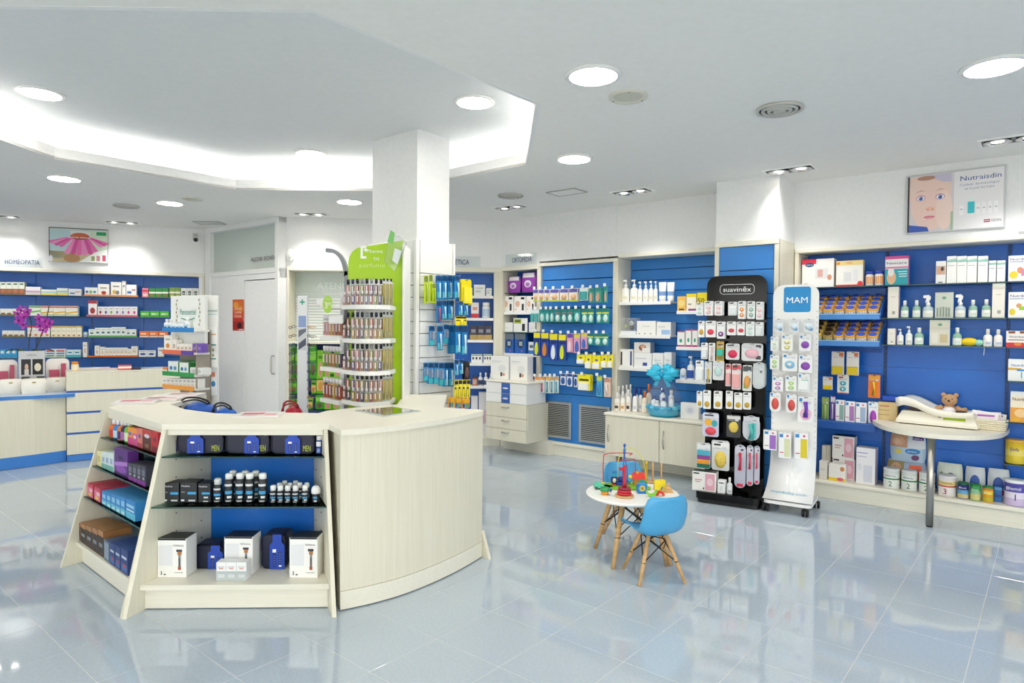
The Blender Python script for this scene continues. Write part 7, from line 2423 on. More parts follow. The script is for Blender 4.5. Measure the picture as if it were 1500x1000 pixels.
# ---------------------------------------------------------------- long right niche goods
sty('r1', 'white baby monitor carton with red corner', '#f4f2f0', dec=[(0, .82, .45, 1, '#dc2a4a'), (.1, .72, .38, .88, '#2a4a78', 'e'), (.42, .3, .82, .66, '#e2e0e2'), (.5, .36, .66, .62, '#d9a8a0'), (.8, .24, .94, .44, '#d9987a', 'e'), (.06, .06, .2, .14, '#e0a070')], tx=[('chicco', .24, .80, .055, '#f5f5f5', .2)])
sty('r2', 'white and yellow carton with red foot', '#f3f0ea', dec=[(0, .82, 1, 1, '#f0d890'), (0, 0, 1, .07, '#d8303a'), (.8, 0, 1, .2, '#d8303a', 'e'), (.3, .2, .58, .55, '#dfdfe2'), (.64, .2, .82, .64, '#e6e6ea'), (.02, .86, .14, .95, '#e88a3a')], tx=[('NUK', .5, .91, .07, '#e0703a', .2)], sd='#d8cfa8')
sty('r3', 'white bottle with blue lid and fruit label', '#f0ede8', k='jar', lab='#e6a05a', c2='#2f4fc0', cap=.80, n='bottle', cat='bottle')
sty('r4', 'white and teal care carton with pink edge', '#f4f2f2', top='#d84a92', sd='#e06aa4', dec=[(0, .0, 1, .56, '#1fa4b4'), (.08, .02, .48, .5, '#e8b890', 'e'), (.12, .3, .4, .62, '#f0ece8', 'e'), (0, .58, 1, .63, '#e86aa4'), (.55, .44, .95, .47, '#d9eef0'), (.6, .36, .95, .39, '#d9eef0'), (.6, .28, .95, .31, '#d9eef0'), (0, .9, 1, 1, '#d84a92')], tx=[('Nexcare', .5, .76, .085, '#23305c', .86)])
sty('r5', 'white carton with portrait picture', '#f1efec', dec=[(.05, .4, .95, .78, '#c9b0a0'), (.2, .42, .6, .7, '#d9a080', 'e'), (.5, .55, .8, .75, '#3a2a26', 'e'), (.25, .04, .7, .08, '#3a3a40')])
sty('r6', 'tall white carton with green wave', '#f2f1ee', dec=[(0, .78, 1, .86, '#8fc0b4'), (1, .82, 0, .92, '#bcd9d0'), (.1, .64, .8, .66, '#9aa0a0')])
sty('r7', 'short white carton with green wave', '#f2f1ee', dec=[(0, .80, 1, .9, '#8fc0b4'), (.1, .62, .8, .65, '#9aa0a0')])
sty('r8', 'white cereal carton with bowl picture', '#f5f3f0', dec=[(.05, .1, .45, .4, '#e6cf3a', 'e'), (.4, .3, .7, .55, '#d9906a', 'e'), (.6, .2, 1, .48, '#c98ab8'), (.06, .74, .7, .77, '#8fa0c0')], tx=[('Nutribén', .52, .86, .11, '#3a3a90', .86)])
sty('r9', 'white cereal carton with lime band', '#f5f3f0', dec=[(.04, .1, .34, .36, '#e6cf3a', 'e'), (.36, .38, .62, .56, '#e0a070', 'e'), (.5, .3, 1, .44, '#9ccc2a'), (.06, .72, .7, .75, '#8fa0c0')], tx=[('Nutribén', .52, .85, .11, '#3a3a90', .86)])
sty('r10', 'red and white carton with bow tie line', '#f3ece6', dec=[(0, 0, 1, .28, '#d8303a'), (.1, .84, .4, .98, '#8a4a30'), (.6, .84, .95, .98, '#8a4a30'), (.1, .42, .9, .46, '#4a2a2a'), (.35, .08, .7, .3, '#e88a3a', 'e')], tx=[('Nutribén', .5, .64, .12, '#5a4a90', .7)])
sty('r11', 'white milk carton with turquoise numeral', '#eef0ee', dec=[(.04, .56, .95, .86, '#f4f6f8', 'e'), (0, .50, .6, .60, '#d9a83a'), (.4, .46, 1, .54, '#2f86c8')], tx=[('Nutribén', .55, .72, .12, '#3a3a9a', .8), ('1', .62, .28, .28, '#2fb0c8')])
sty('r12', 'cereal carton with biscuit picture', '#f0e4cc', dec=[(0, 0, 1, .48, '#e3a040'), (.2, .16, .8, .44, '#f0c890', 'e'), (.1, .02, .5, .14, '#e8b020', 'e'), (0, .86, 1, 1, '#e2e4e6')], tx=[('Nutribén', .5, .76, .11, '#2a2a3a', .8)])
sty('q1', 'tall cream carton with small grey mark', '#ece7dc', dec=[(.42, .12, .7, .22, '#a9a59a'), (.3, .66, .7, .69, '#d0cabc')], sd='#f0c8d4')
sty('q2', 'green bottle with white cap and label', '#8fb8a4', k='bottle', lab='#eef0e9', lab2='#d0dcd2', c2='#f4f4f2', n='bottle', cat='bottle')
sty('q3', 'clear trigger spray bottle with white label', '#b9ccd0', k='spray', lab='#efeee6', lab2='#dcdcd0', c2='#f2f2f0', n='spray_bottle', cat='bottle')
sty('q4', 'grey-green display card with leaf', '#c9cec2', dec=[(.38, .72, .62, .84, '#6f9a80', 'e'), (.1, .05, .2, .4, '#8a988a'), (.26, .05, .36, .42, '#8a988a'), (.42, .05, .52, .44, '#8a988a'), (.58, .05, .68, .42, '#8a988a'), (.72, .05, .82, .4, '#8a988a')], n='display_card', cat='display card')
sty('q5', 'beige display card with bottle print', '#d6d2c2', dec=[(.4, .76, .62, .88, '#6f9a80', 'e'), (.1, .08, .42, .5, '#e2ded2'), (.52, .12, .88, .44, '#c9b890')], n='display_card', cat='display card')
sty('q6', 'white pump bottle with grey lettering', '#e9ebe6', k='pump', lab='#f1f0ea', lab2='#c4c8c4', c2='#f4f4f2', n='pump_bottle', cat='bottle')
sty('q7', 'white talc bottle with blue emblem', '#f2efe9', k='bottle', lab='#f3f0ea', lab2='#b9c0dc', c2='#f4f2ec', n='bottle', cat='bottle')
RP = ['right niche top shelf', 'right niche second shelf', 'right niche third shelf']
od = -.05
row(RW, od, SZ['top'], RP[0], [(1174.5, 1222.5, 379, 'r1')], .10)
row(RW, od, SZ['top'], RP[0], [(1224.5, 1265, 381.5, 'r2'), (1267, 1279, 397, 'r3'), (1280, 1294, 396, 'r3'), (1296.5, 1331.5, 375, 'r4'), (1371, 1386, 382.5, 'r5'), (1387, 1431.5, 375, 'r6', 3), (1432.5, 1447.5, 375, 'r6'), (1448.5, 1459.5, 381.5, 'r7'), (1460.5, 1473, 381.5, 'r7'), (1477, 1510, 374, 'r8')], .07)
row(RW, od, SZ['mid'], RP[1], [(1300.5, 1317, 420, 'q1'), (1319, 1331, 440, 'q2'), (1336, 1348.5, 440, 'q2'), (1351, 1367.5, 432, 'q3'), (1398.5, 1415, 431, 'q3'), (1418.5, 1432, 439, 'q2'), (1437.5, 1452, 438.5, 'q2'), (1453.5, 1473, 415, 'q1'), (1477, 1510, 427.5, 'r9')], .07)
put(RW, od - .01, SZ['mid'], 1369.5, 1397.5, 428, 'q4', 'on the ' + RP[1], .012)
row(RW, od, SZ['low'], RP[2], [(1300, 1312, 481, 'q1'), (1313.5, 1323.5, 482, 'q6'), (1326, 1336.5, 478, 'q6'), (1339, 1353, 480, 'q2'), (1395, 1409, 480, 'q2'), (1440, 1454, 482, 'q7'), (1455.5, 1469, 482.5, 'q7'), (1473.5, 1508, 484.5, 'r10')], .06)
put(RW, od - .01, SZ['low'], 1361.5, 1392.5, 468.5, 'q5', 'on the ' + RP[2], .012)
row(RW, od, SZ['c'], 'far right shelf below the red carton', [(1476.5, 1510, 526, 'r11')], .08)
row(RW, od, SZ['d'], 'far right shelf above the yellow tin', [(1480, 1512, 574, 'r12')], .08)
sty('tn1', 'yellow milk tin with blue emblem', '#e3c83a', k='tin', c2='#d8a840', bands=[(.35, '#e9d468'), (.6, '#e3c22a')], n='milk_tin', cat='tin', dec=[], tx=[('Enfa', .45, .62, .14, '#2a2a80', .4)])
row(RW, od, SZ['e'], 'far right lower shelf', [(1472, 1505, 645.5, 'tn1')])
# sponge with cord
q = RW.pt(RW.S(1424, -.09, 500), -.09, SZ['low'])
t = empty('bath_sponge', (q.x, q.y, SZ['low'] + .001), RW.ang, 'yellow bath sponge with mint end and white cord on the glass shelf', 'sponge')
MB().ball(-.02, 0, .034, .062, .032, .033, '#f2cf12', 14, 8).build('sponge', t)
MB().ball(.045, -.004, .027, .036, .026, .026, '#9fd6c4', 12, 7).build('mint_end', t)
MB().tube(smooth([Vector((.075, -.01, .02)), Vector((.082, -.06, .004)), Vector((.083, -.066, -.03)), Vector((.080, -.066, -.07))], 4), .0022, '#eef2f4', 5).build('cord', t)
# jars in the tilted trays
sty('j1', 'fruit jar with blue lid', '#dca040', k='jar', lab='#f6f2e6', c2='#3f62dc', lr=.66, cap=.88, n='food_jar', cat='jar')
sty('j2', 'yellow jar with dark lid', '#d8b040', k='jar', lab='#e6e2a8', c2='#3a2a26', lr=.7, cap=.88, n='food_jar', cat='jar')
sty('j3', 'green-brown jar with dark lid', '#a88a4a', k='jar', lab='#d9d48a', c2='#4a3a22', lr=.7, cap=.88, n='food_jar', cat='jar')
for k in range(2):
    for r_ in range(4):
        oo_ = -.024 - r_ * .060
        for j in range(7):
            x0_ = ta + .006 + j * (tb - ta - .02) / 7
            w_ = (tb - ta - .02) / 7 - .003
            sj = 'j1' if k == 0 or j > 2 else ('j2' if j < 2 else 'j3')
            me, ex = shape(ST[sj], w_, w_, .082 if not (k == 1 and j < 2) else .10)
            zz = TR[k] - .024 + (r_ * .062 + .007) * .588 + .004
            t = ob('food_jar', me, None, RW.pt(x0_ + w_ / 2, oo_, zz), RW.ang)
            t.rotation_euler[0] = .42
            for nm, em, ez in ex:
                ob(nm, em, t, (0, 0, ez))
            reg(t, ST[sj]['desc'], 'jar', ['upper', 'lower'][k] + ' tray, ' + ['front', 'second', 'third', 'back'][r_] + ' row', x0_)
# hooked packs in the left bay
pk('h1', 'white pack with yellow foot', c='#e9e6e2', bc='#e6c81a', b='boxy', bz=(.03, .36), hc='#eceae6', rd=.1, dec=[(.6, .76, .95, .96, '#e07a4a')])
pk('h2', 'teether pack with blue and mint rings', c='#e6ece6', bc='#4aa8c0', b='two', bz=(.1, .7), hc='#e9e4e0', rd=.3, dec=[(0, .0, 1, .06, '#d04a5a'), (.1, .82, .5, .9, '#c23a4a')])
pk('h3', 'orange pack with yellow spoon', c='#e87a1e', bc='#f0c43a', b='stick', bz=(.1, .7), hc='#e9a03a', rd=.1)
pk('h4', 'green pack with spoon', c='#8fb05a', bc='#b4c88a', b='stick', hc='#a4bc6a', rd=.1)
pk('h5', 'purple and white feeding spoon', c='#8a5ac0', bc='#f0ecf4', b='stick', hc='#e6e0ee', rd=.5)
pk('h6', 'white pack with purple toddler cup', c='#e9ecf2', bc='#a03ab0', b='dome', bz=(.0, .62), hc='#e4ecf4', rd=.2, dec=[(.06, .84, .3, .94, '#2a86cc')])
hang(uR, -DP + .012, -.10, 'upper hooks of the right niche', [(1217, 1236, 515, 549, 'h1'), (1239, 1258, 515, 550, 'h1')], .03)
hang(uR, -DP + .012, -.10, 'middle hooks of the right niche', [(1204, 1219, 552, 571, 'h1'), (1225.5, 1243, 549, 577, 'h2'), (1271, 1289, 549, 583, 'h3')], .03)
hang(uR, -DP + .012, -.08, 'lower hooks of the right niche', [(1203, 1213.5, 582, 616, 'h4'), (1215.5, 1223, 580, 616, 'h5'), (1271, 1286, 589, 621, 'h6', 2)], .03)
row(RW, -.055, SZ['ledge2'], 'blue ledge of the right niche', [(1224, 1237, 586, 'm14'), (1238, 1252.5, 588, 'm15'), (1253.5, 1269, 590, 'm16')], .045)
# base ledge goods
sty('g1', 'cream narrow carton', '#e6e1d6', dec=[(.2, .3, .8, .34, '#cfc8ba')])
sty('g2', 'white carton with violet lines and device picture', '#eeeef2', sd='#c9bcd8', dec=[(.05, .84, .6, .87, '#a9a4cc'), (.4, .06, .85, .52, '#d6d9e6'), (.06, .36, .3, .56, '#dfe2ea', 'e'), (.05, .74, .55, .77, '#c9c6dc')])
sty('g3', 'white carton with yellow foot and portrait', '#f2efe9', dec=[(0, 0, 1, .18, '#f0d020'), (.5, .02, .9, .22, '#d8607a', 'e'), (.68, .6, .95, .88, '#d8905a', 'e')])
sty('g4', 'white carton lying under the portrait carton', '#eae6de', dec=[(.2, .5, .7, .56, '#cfc9bc')])
sty('d1', 'blue-white nappy pack with sleeping baby picture', '#b9d2e6', k='bag', dec=[(.0, .52, .5, .95, '#c99a7a'), (.06, .56, .42, .88, '#dcae90', 'e'), (.12, .62, .3, .8, '#e6bfa4', 'e'), (.52, .5, .98, .96, '#d9dce4'), (.64, .80, .95, .94, '#4a2a80'), (.44, .3, .86, .5, '#2a86cc', 'e'), (.14, .28, .36, .46, '#e0d06a', 'e'), (.62, .08, .84, .28, '#7a4a78', 'e')], n='nappy_pack', cat='nappies', tx=[('LINE 6', .79, .87, .05, '#ffffff', .24), ('dodot', .64, .40, .06, '#ffffff', .26)])
sty('d2', 'lower nappy pack with orange badge', '#a8bcd4', k='bag', dec=[(.0, .2, .45, .95, '#9a8a5a'), (.1, .4, .4, .9, '#c9a080', 'e'), (.58, .3, .9, .85, '#e8603a')], n='nappy_pack', cat='nappies')
sty('tn2', 'white milk tin with large green 2', '#e9ece6', k='tin', c2='#e6e8ea', bands=[(.02, '#e9ece6'), (.46, '#2f8a4a'), (.53, '#f0f2ee'), (.74, '#dfe6e0')], n='milk_tin', cat='tin', tx=[('2', .5, .25, .26, '#1f6a44'), ('Almirón', .5, .66, .10, '#3a3a8a', .66)])
sty('tn3', 'white milk tin with large red 3', '#f0e9e6', k='tin', c2='#ece8e8', bands=[(.02, '#f0e9e6'), (.46, '#c8404a'), (.53, '#f0d88a'), (.74, '#efe9ea')], n='milk_tin', cat='tin', tx=[('3', .42, .25, .28, '#b4304a'), ('Almirón', .5, .66, .10, '#3a3a8a', .66)])
sty('tn4', 'blue cereal tub with green lid', '#3a6ac0', k='tin', c2='#1f7a3a', bands=[(.04, '#d9c88a'), (.3, '#6ab0dc'), (.55, '#2a2a80')], n='cereal_tub', cat='tin', tx=[('Blevit', .5, .7, .12, '#f4f4f4', .66)])
sty('tn5', 'green cereal tub with oat picture', '#4aa05a', k='tin', c2='#1f8a3a', bands=[(.04, '#d9d08a'), (.42, '#8fc8a0'), (.6, '#4aa868')], n='cereal_tub', cat='tin', tx=[('Blevit', .5, .68, .12, '#e9f4ea', .66)])
sty('tn6', 'yellow cereal tub with fruit picture', '#e8a82a', k='tin', c2='#2a8a3a', bands=[(.04, '#c8b82a'), (.3, '#e0a020'), (.5, '#f0d030'), (.75, '#e88a3a')], n='cereal_tub', cat='tin', tx=[('Blevit', .5, .62, .12, '#fbeede', .66)])
sty('tn7', 'large white and violet milk tin with number 1', '#8f8ac8', k='tin', c2='#f0f2f4', bands=[(.02, '#c9b8dc'), (.3, '#e6e0f0'), (.55, '#5a52b0')], n='milk_tin', cat='tin', tx=[('1', .5, .35, .26, '#23236a'), ('Blemil', .42, .70, .13, '#f6f6fa', .62)])
sty('bg1', 'clear snack bag with blue berry print', '#d9dee4', k='bag', dec=[(.25, .2, .75, .75, '#2a56b0', 'e'), (.5, .15, .8, .35, '#c83a3a', 'e')], n='pouch', cat='pouch')
sty('bg2', 'clear and green snack bag with dark print', '#d6ded4', k='bag', dec=[(.35, .2, .75, .7, '#2a3a6a', 'e'), (.1, .3, .3, .7, '#9ab08a', 'e')], n='pouch', cat='pouch')
sty('g5', 'blue carton tub', '#2a6ab4', dec=[(.1, .3, .9, .5, '#1f4f90'), (0, .78, 1, .95, '#5a9ad0')])
BP = 'right niche ledge'
row(RW, -.20, ZLED, BP + ', back', [(1204, 1217, 652, 'g1', 2)], .07)
row(RW, -.12, ZLED, BP, [(1219, 1253, 671, 'sb1')], .12)
zq = RW.hit(1236, 672, -.12)[1]
put(RW, -.12, zq, 1219, 1252, 639, 'sb1', 'stacked on its twin, ' + BP, .12)
row(RW, -.02, ZLED, BP + ', front', [(1200, 1212, 675, 'g4'), (1213.5, 1239, 680, 'g3')], .07)
row(RW, -.06, ZLED, BP, [(1254, 1283, 656, 'g2')], .12)
row(RW, -.16, ZLED, BP + ', back', [(1297, 1357, 675, 'd2')], .11)
zq = RW.hit(1327, 677, -.16)[1]
put(RW, -.16, zq, 1302, 1357, 636, 'd1', 'on top of another, ' + BP, .11)
row(RW, -.02, ZLED, BP + ', front', [(1292, 1317, 687, 'tn2'), (1318.5, 1343, 690, 'tn2'), (1344.5, 1369, 693, 'tn2'), (1373, 1400.5, 697.5, 'tn3'), (1402, 1419, 707.5, 'tn4'), (1420.5, 1437, 710, 'tn5'), (1438.5, 1455.5, 713.5, 'tn6'), (1470, 1506, 705, 'tn7')])
row(RW, -.16, ZLED, BP + ', back', [(1371, 1411, 679, 'bg2'), (1413, 1444, 685, 'bg1'), (1446, 1480, 688, 'bg1')], .08)
row(RW, -.09, ZLED, BP + ', back', [(1456.5, 1468, 713, 'g5')], .05)
# baby poster over the niche: a flat print
t, w, h = poster(RW, 'poster', 1330, 1470, 252, 336, .014, 'framed poster of a baby face beside skincare bottles above right shelving')
ym = 294
m = MB().box(-w / 2 - .012, w / 2 + .012, -.006, .002, -.012, h + .012, '#c9cbce', .003)
m.rect(-w / 2, 0, 0, h, -.0065, '#d8d2d6').rect(0, w / 2, 0, h, -.0065, '#eceaec')
m.ell(-.25 * w, .46 * h, .215 * w, .44 * h, -.007, '#f0cfc4', 24)
m.quad([(-w / 2 + .012, -.0069, .55 * h), (-w / 2 + .012, -.0069, h - .004), (-.03 * w, -.0069, h - .004), (-.03 * w, -.0069, .6 * h)], '#ecd0c4')
m.quad([(-.26 * w, -.0075, h * .96), (-.12 * w, -.0075, h * .86), (-.03 * w, -.0075, h * .84), (-.03 * w, -.0075, h - .004), (-.26 * w, -.0075, h - .004)], '#c9c2d6')
m.ell(-.30 * w, .95 * h, .10 * w, .04 * h, -.0077, '#b98a78')
m.ell(-.10 * w, .35 * h, .09 * w, .34 * h, -.0073, '#f3d8cd', 18)
for x, e in ((-.355, 1), (-.145, 1)):
    m.ell(x * w, .60 * h, .052 * w, .055 * h, -.0080, '#c99aa8').ell(x * w, .595 * h, .042 * w, .040 * h, -.0083, '#f4f2f6').ell(x * w, .595 * h, .024 * w, .038 * h, -.0086, '#6a86c4').ell(x * w, .595 * h, .011 * w, .018 * h, -.0089, '#23305a').ell(x * w - .006, .61 * h, .006 * w, .008 * h, -.0092, '#ffffff')
    m.quad([((x - .06) * w, -.0078, .70 * h), ((x) * w, -.0078, .745 * h), ((x + .05) * w, -.0078, .715 * h), ((x) * w, -.0078, .725 * h)], '#c9a090')
m.ell(-.25 * w, .40 * h, .055 * w, .035 * h, -.0080, '#f2bda8').ell(-.275 * w, .385 * h, .010 * w, .010 * h, -.0083, '#c9806a').ell(-.225 * w, .385 * h, .010 * w, .010 * h, -.0083, '#c9806a')
m.ell(-.26 * w, .255 * h, .062 * w, .022 * h, -.0080, '#d9788a').ell(-.26 * w, .24 * h, .05 * w, .018 * h, -.0083, '#e898a4')
m.quad([(-w / 2, -.0085, 0), (-.26 * w, -.0085, 0), (-.28 * w, -.0085, .08 * h), (-w / 2, -.0085, .14 * h)], '#3a5ab8')
m.rect(-.03 * w, -.004, 0, .32 * h, -.0082, '#a9c4a4').rect(-w / 2, -w / 2 + .012, 0, h, -.0088, '#3a3034')
m.rect(.145 * w, .215 * w, .26 * h, .46 * h, -.007, '#2fc0cc').rect(.16 * w, .20 * w, .46 * h, .54 * h, -.007, '#e2f0ee')
for x in (.08, .25, .31, .37, .43):
    m.rect((x - .02) * w, (x + .02) * w, .24 * h, (.40 + x * .1) * h, -.007, '#f6f4f6').rect((x - .012) * w, (x + .012) * w, .33 * h, .35 * h, -.0073, '#b9b4c4')
m.rect(.31 * w, .375 * w, .085 * h, .105 * h, -.007, '#a83040').rect(.31 * w, .375 * w, .115 * h, .135 * h, -.007, '#a83040')
m.build('print', t.e)
letter('Nutraisdin', t.e, .27 * w, -.0075, .87 * h, .085 * h, '#3a569a', .41 * w, .012)
letter('Cuidado dermatológico', t.e, .26 * w, -.0075, .755 * h, .04 * h, '#9a9cb4', .40 * w)
letter('de la piel del bebé', t.e, .26 * w, -.0075, .685 * h, .04 * h, '#9a9cb4', .30 * w)
letter('ISDIN', t.e, .435 * w, -.0075, .11 * h, .045 * h, '#2a2a2e', .095 * w, .02)
t = uR.box('wall_bracket', RW.S(1492, .0, 325), RW.S(1503, .0, 325), .0, .02, RW.hit(1497, 340)[1], RW.hit(1497, 319)[1], 'white', .003)

# ---------------------------------------------------------------- baby scale on the half-round table
tabz = .725
TS_ = [(3.50, -.28), (3.53, -.16), (3.60, .06), (3.71, .28), (3.86, .43), (4.02, .485), (4.19, .455), (4.34, .34), (4.44, .14), (4.48, -.08), (4.49, -.28)]
tc = RW.pt(4.0, 0)
te = empty('wall_table', (tc.x, tc.y, 0), RW.ang, 'half-round cream table on one steel post against the blue niche', 'table')
sm_ = smooth([Vector(p) for p in TS_], 5)
MB().prism([(p.x - 4.0, -p.y) for p in sm_], tabz - .034, tabz, 'creamh').build('table_top', te)
MB().lathe([(.026, .012), (.026, tabz - .0345)], 'steel', 18, .037, -.381).lathe([(.022, 0), (.022, .012)], 'rubber', 14, .037, -.381).build('post', te)
MB().box(.02, .13, -.40, -.33, tabz - .046, tabz - .0345, '#d9d6cc', .003).build('mounting_plate', te)
SF = Fr((3.215, 5.43), (3.61, 5.03))
se_ = empty('baby_scale', SF.pt(SF.L / 2, 0, tabz + .001), SF.ang, 'cream electronic baby scale with curved tray and green display', 'scale')
L_ = SF.L
dp = .25
b = MB()
bt, tp_ = [(-L_ / 2 + .0, .0), (L_ / 2, .0), (L_ / 2, dp), (-L_ / 2, dp)], [(-L_ / 2 + .03, .05), (L_ / 2 - .045, .05), (L_ / 2 - .045, dp - .03), (-L_ / 2 + .03, dp - .03)]
v = [(x, y, .008) for x, y in bt] + [(x, y, .03) for x, y in bt] + [(x, y, .105) for x, y in tp_]
b.add(v, [(3, 2, 1, 0)] + [(i, (i + 1) % 4, 4 + (i + 1) % 4, 4 + i) for i in range(4)] + [(4 + i, 4 + (i + 1) % 4, 8 + (i + 1) % 4, 8 + i) for i in range(4)] + [(8, 9, 10, 11)], '#eae6d8')
b.box(-L_ / 2 + .02, L_ / 2 - .02, .02, dp - .02, 0, .008, '#4a3a2a')
b.build('body', se_)
til = math.atan2(.05, .075)
dsp = MB().box(-.075, .075, -.002, .0, -.013, .013, '#8aa818', .001).rect(-.07, .07, -.010, .010, -.0025, '#9dbd22')
dd = dsp.build('display', se_, (L_ * .22, .027, .068))
dd.rotation_euler[0] = -til
kk = MB().box(-.012, .012, -.002, 0, -.006, .006, '#3a3a42', .001).build('button', se_, (L_ * .05, .019, .079))
kk.rotation_euler[0] = -til
m = MB()
nx = 16
for i in range(nx + 1):
    u = i / nx
    x = -L_ / 2 - .005 + (L_ - .02) * u
    zt_ = .232 - .105 * (1 / (1 + math.exp(-(u - .36) * 11))) + .012 * max(0, u - .85) / .15
    if u < .08:
        zt_ -= (.08 - u) * .25
    lo_ = zt_ - (.075 - .035 * u)
    for y, z in ((-.01, zt_), (.02, zt_ - .006), (.12, zt_ - .028), (.22, zt_ - .006), (.25, zt_), (.235, lo_), (.12, lo_ - .006), (.005, lo_)):
        m.v.append((x, y, z))
i0 = m.mi('#f0ede2')
for i in range(nx):
    for k in range(8):
        a, c = i * 8 + k, i * 8 + (k + 1) % 8
        m.f.append([a, a + 8, c + 8, c])
        m.m.append(i0)
        m.sm.append(True)
m.f += [list(range(8)), list(range(nx * 8, nx * 8 + 8))[::-1]]
m.m += [i0, i0]
m.sm += [False, False]
m.build('weighing_tray', se_)
for x in (-.17, .15):
    MB().box(x - .03, x + .03, .08, .17, .1055, .128 if x > 0 else .150, '#3a2a20').build('support', se_)
# things round the scale
q = RW.pt(3.62, -.16, tabz)
t = tag(MB().box(-.035, .11, -.03, .05, .0005, .155, '#d9c08a', .002).rect(-.02, .05, .118, .125, -.0305, '#c23a4a').rect(-.03, .05, .085, .088, -.0305, '#6a5a30').rect(-.03, .05, .045, .048, -.0305, '#6a5a30').build('drawer_box', None, q, RW.ang), 'tan cardboard box behind the left end of the scale', 'box')
MB().box(-.02, .14, -.02, .045, .0, .05, '#1f4fc0', .015).build('blue_cloth', None, (q.x, q.y, tabz + .156), RW.ang)
tag(bpy.data.objects['blue_cloth'], 'folded blue cloth on the tan box behind the scale', 'cloth')
q = P(1391, 611, tabz)
q = RW.pt(RW.S(1391, -.17, 590), -.17, tabz)
t = empty('teddy_bear', (q.x, q.y, tabz), RW.ang, 'small beige teddy bear with white bib sitting behind the scale', 'teddy bear')
m = MB().ball(0, 0, .09, .060, .05, .085, 'plush', 14, 9).ball(0, -.008, .205, .056, .048, .050, 'plush', 14, 9).ball(0, -.045, .195, .028, .022, .022, 'plush', 10, 7)
for e in (-1, 1):
    m.ball(e * .043, .004, .245, .019, .012, .019, 'plush', 10, 6)
    m.tube([(e * .05, -.01, .145), (e * .085, -.03, .125), (e * .115, -.045, .135 if e > 0 else .10)], [.022, .022, .024], 'plush', 9)
    m.tube([(e * .035, -.03, .03), (e * .06, -.09, .028), (e * .07, -.12, .03)], [.03, .03, .034], 'plush', 9)
m.build('body', t)
m = MB().ball(0, -.0665, .203, .010, .008, .009, '#3a2a24', 10, 6)
m.build('nose', t)
for e in (-1, 1):
    MB().ball(e * .022, -.052, .218, .005, .004, .005, '#1d1a18', 8, 5).build('eye', t)
MB().ball(0, -.022, .10, .055, .045, .055, '#eeeaee', 12, 8).build('bib', t)
q = RW.pt(RW.S(1448, -.10, 605), -.10, tabz)
t = empty('wicker_basket', (q.x, q.y, tabz + .001), RW.ang, 'white wicker basket of leaflets behind the right end of the scale', 'basket')
b = MB()
for k in range(5):
    s_ = 1 + .03 * k
    b.tube([(x * s_, y * s_, .009 + k * .016) for x, y in rnd(-.11, .11, -.07, .07, .03, 4)], .0085, 'wicker', 6, True)
b.prism(rnd(-.11, .11, -.07, .07, .03, 4), .001, .008, 'wicker')
b.build('basket', t)
for i, (x, y, rz, c) in enumerate(((-.03, -.02, .1, '#f2eef2'), (.0, .0, -.05, '#ecdfe6'), (.02, .02, .08, '#f4f2f0'))):
    s_ = MB().box(-.085, .085, -.001, .001, .01, .13 - i * .006, c, 0, Matrix.Rotation(rz, 4, 'Y')).rect(-.06, .07, .09, .105, -.0016, ('#b05ab8', '#c9b83a', '#8a8ab8')[i]).build('leaflet', t, (x, y, .01))
q = RW.pt(RW.S(1420, -.06, 600), -.06, tabz)

# ---------------------------------------------------------------- children's table, chairs and toys
KT = (.795, 4.245)
KZ = .425


def eiffel(parent, org, rot, half, top, zt, rl, nm='leg'):
    """Four splayed beech legs tied by a black wire frame."""
    feet, heads = [], []
    for k in range(4):
        a = rot + math.pi / 4 + k * math.pi / 2
        f, hd = half * math.sqrt(2), top
        feet.append(Vector((f * math.cos(a), f * math.sin(a), 0)))
        heads.append(Vector((hd * math.cos(a), hd * math.sin(a), zt)))
        MB().tube([tuple(feet[k]), tuple(feet[k].lerp(heads[k], .5)), tuple(heads[k])], [rl * .72, rl, rl], 'beech', 10).build('leg', parent)
    m = MB()
    for k in range(4):
        j = (k + 1) % 4
        for (p, u), (r_, t_) in ((((k, .45), (j, .92))), (((j, .45), (k, .92)))):
            m.tube([tuple(feet[p].lerp(heads[p], u)), tuple(feet[r_].lerp(heads[r_], t_))], .0035, 'black', 6)
        m.ball(*tuple(feet[k].lerp(heads[k], .45)), rl * 1.1, rl * 1.1, .008, 'black', 8, 5)
    for k in (0, 1):
        m.tube([tuple(feet[k].lerp(heads[k], .9)), tuple(feet[k + 2].lerp(heads[k + 2], .9))], .0035, 'black', 6)
    m.build('wire_brace', parent)


kt = empty('kids_table', (KT[0], KT[1], 0), 0, 'round white children\'s table on four beech legs, covered in wooden toys', 'table')
MB().lathe([(.285, KZ - .022), (.300, KZ - .016), (.303, KZ - .007), (.298, KZ - .001), (.29, KZ)], 'white', 48).build('table_top', kt)
eiffel(kt, KT, math.radians(9.6), .19, .135, KZ - .023, .017)
SHP = [(.150, .272, .125), (.135, .290, .143), (.08, .285, .150), (.0, .272, .153), (-.07, .272, .155), (-.115, .292, .155), (-.138, .335, .154), (-.150, .39, .152), (-.160, .45, .146), (-.168, .50, .128), (-.172, .520, .100)]


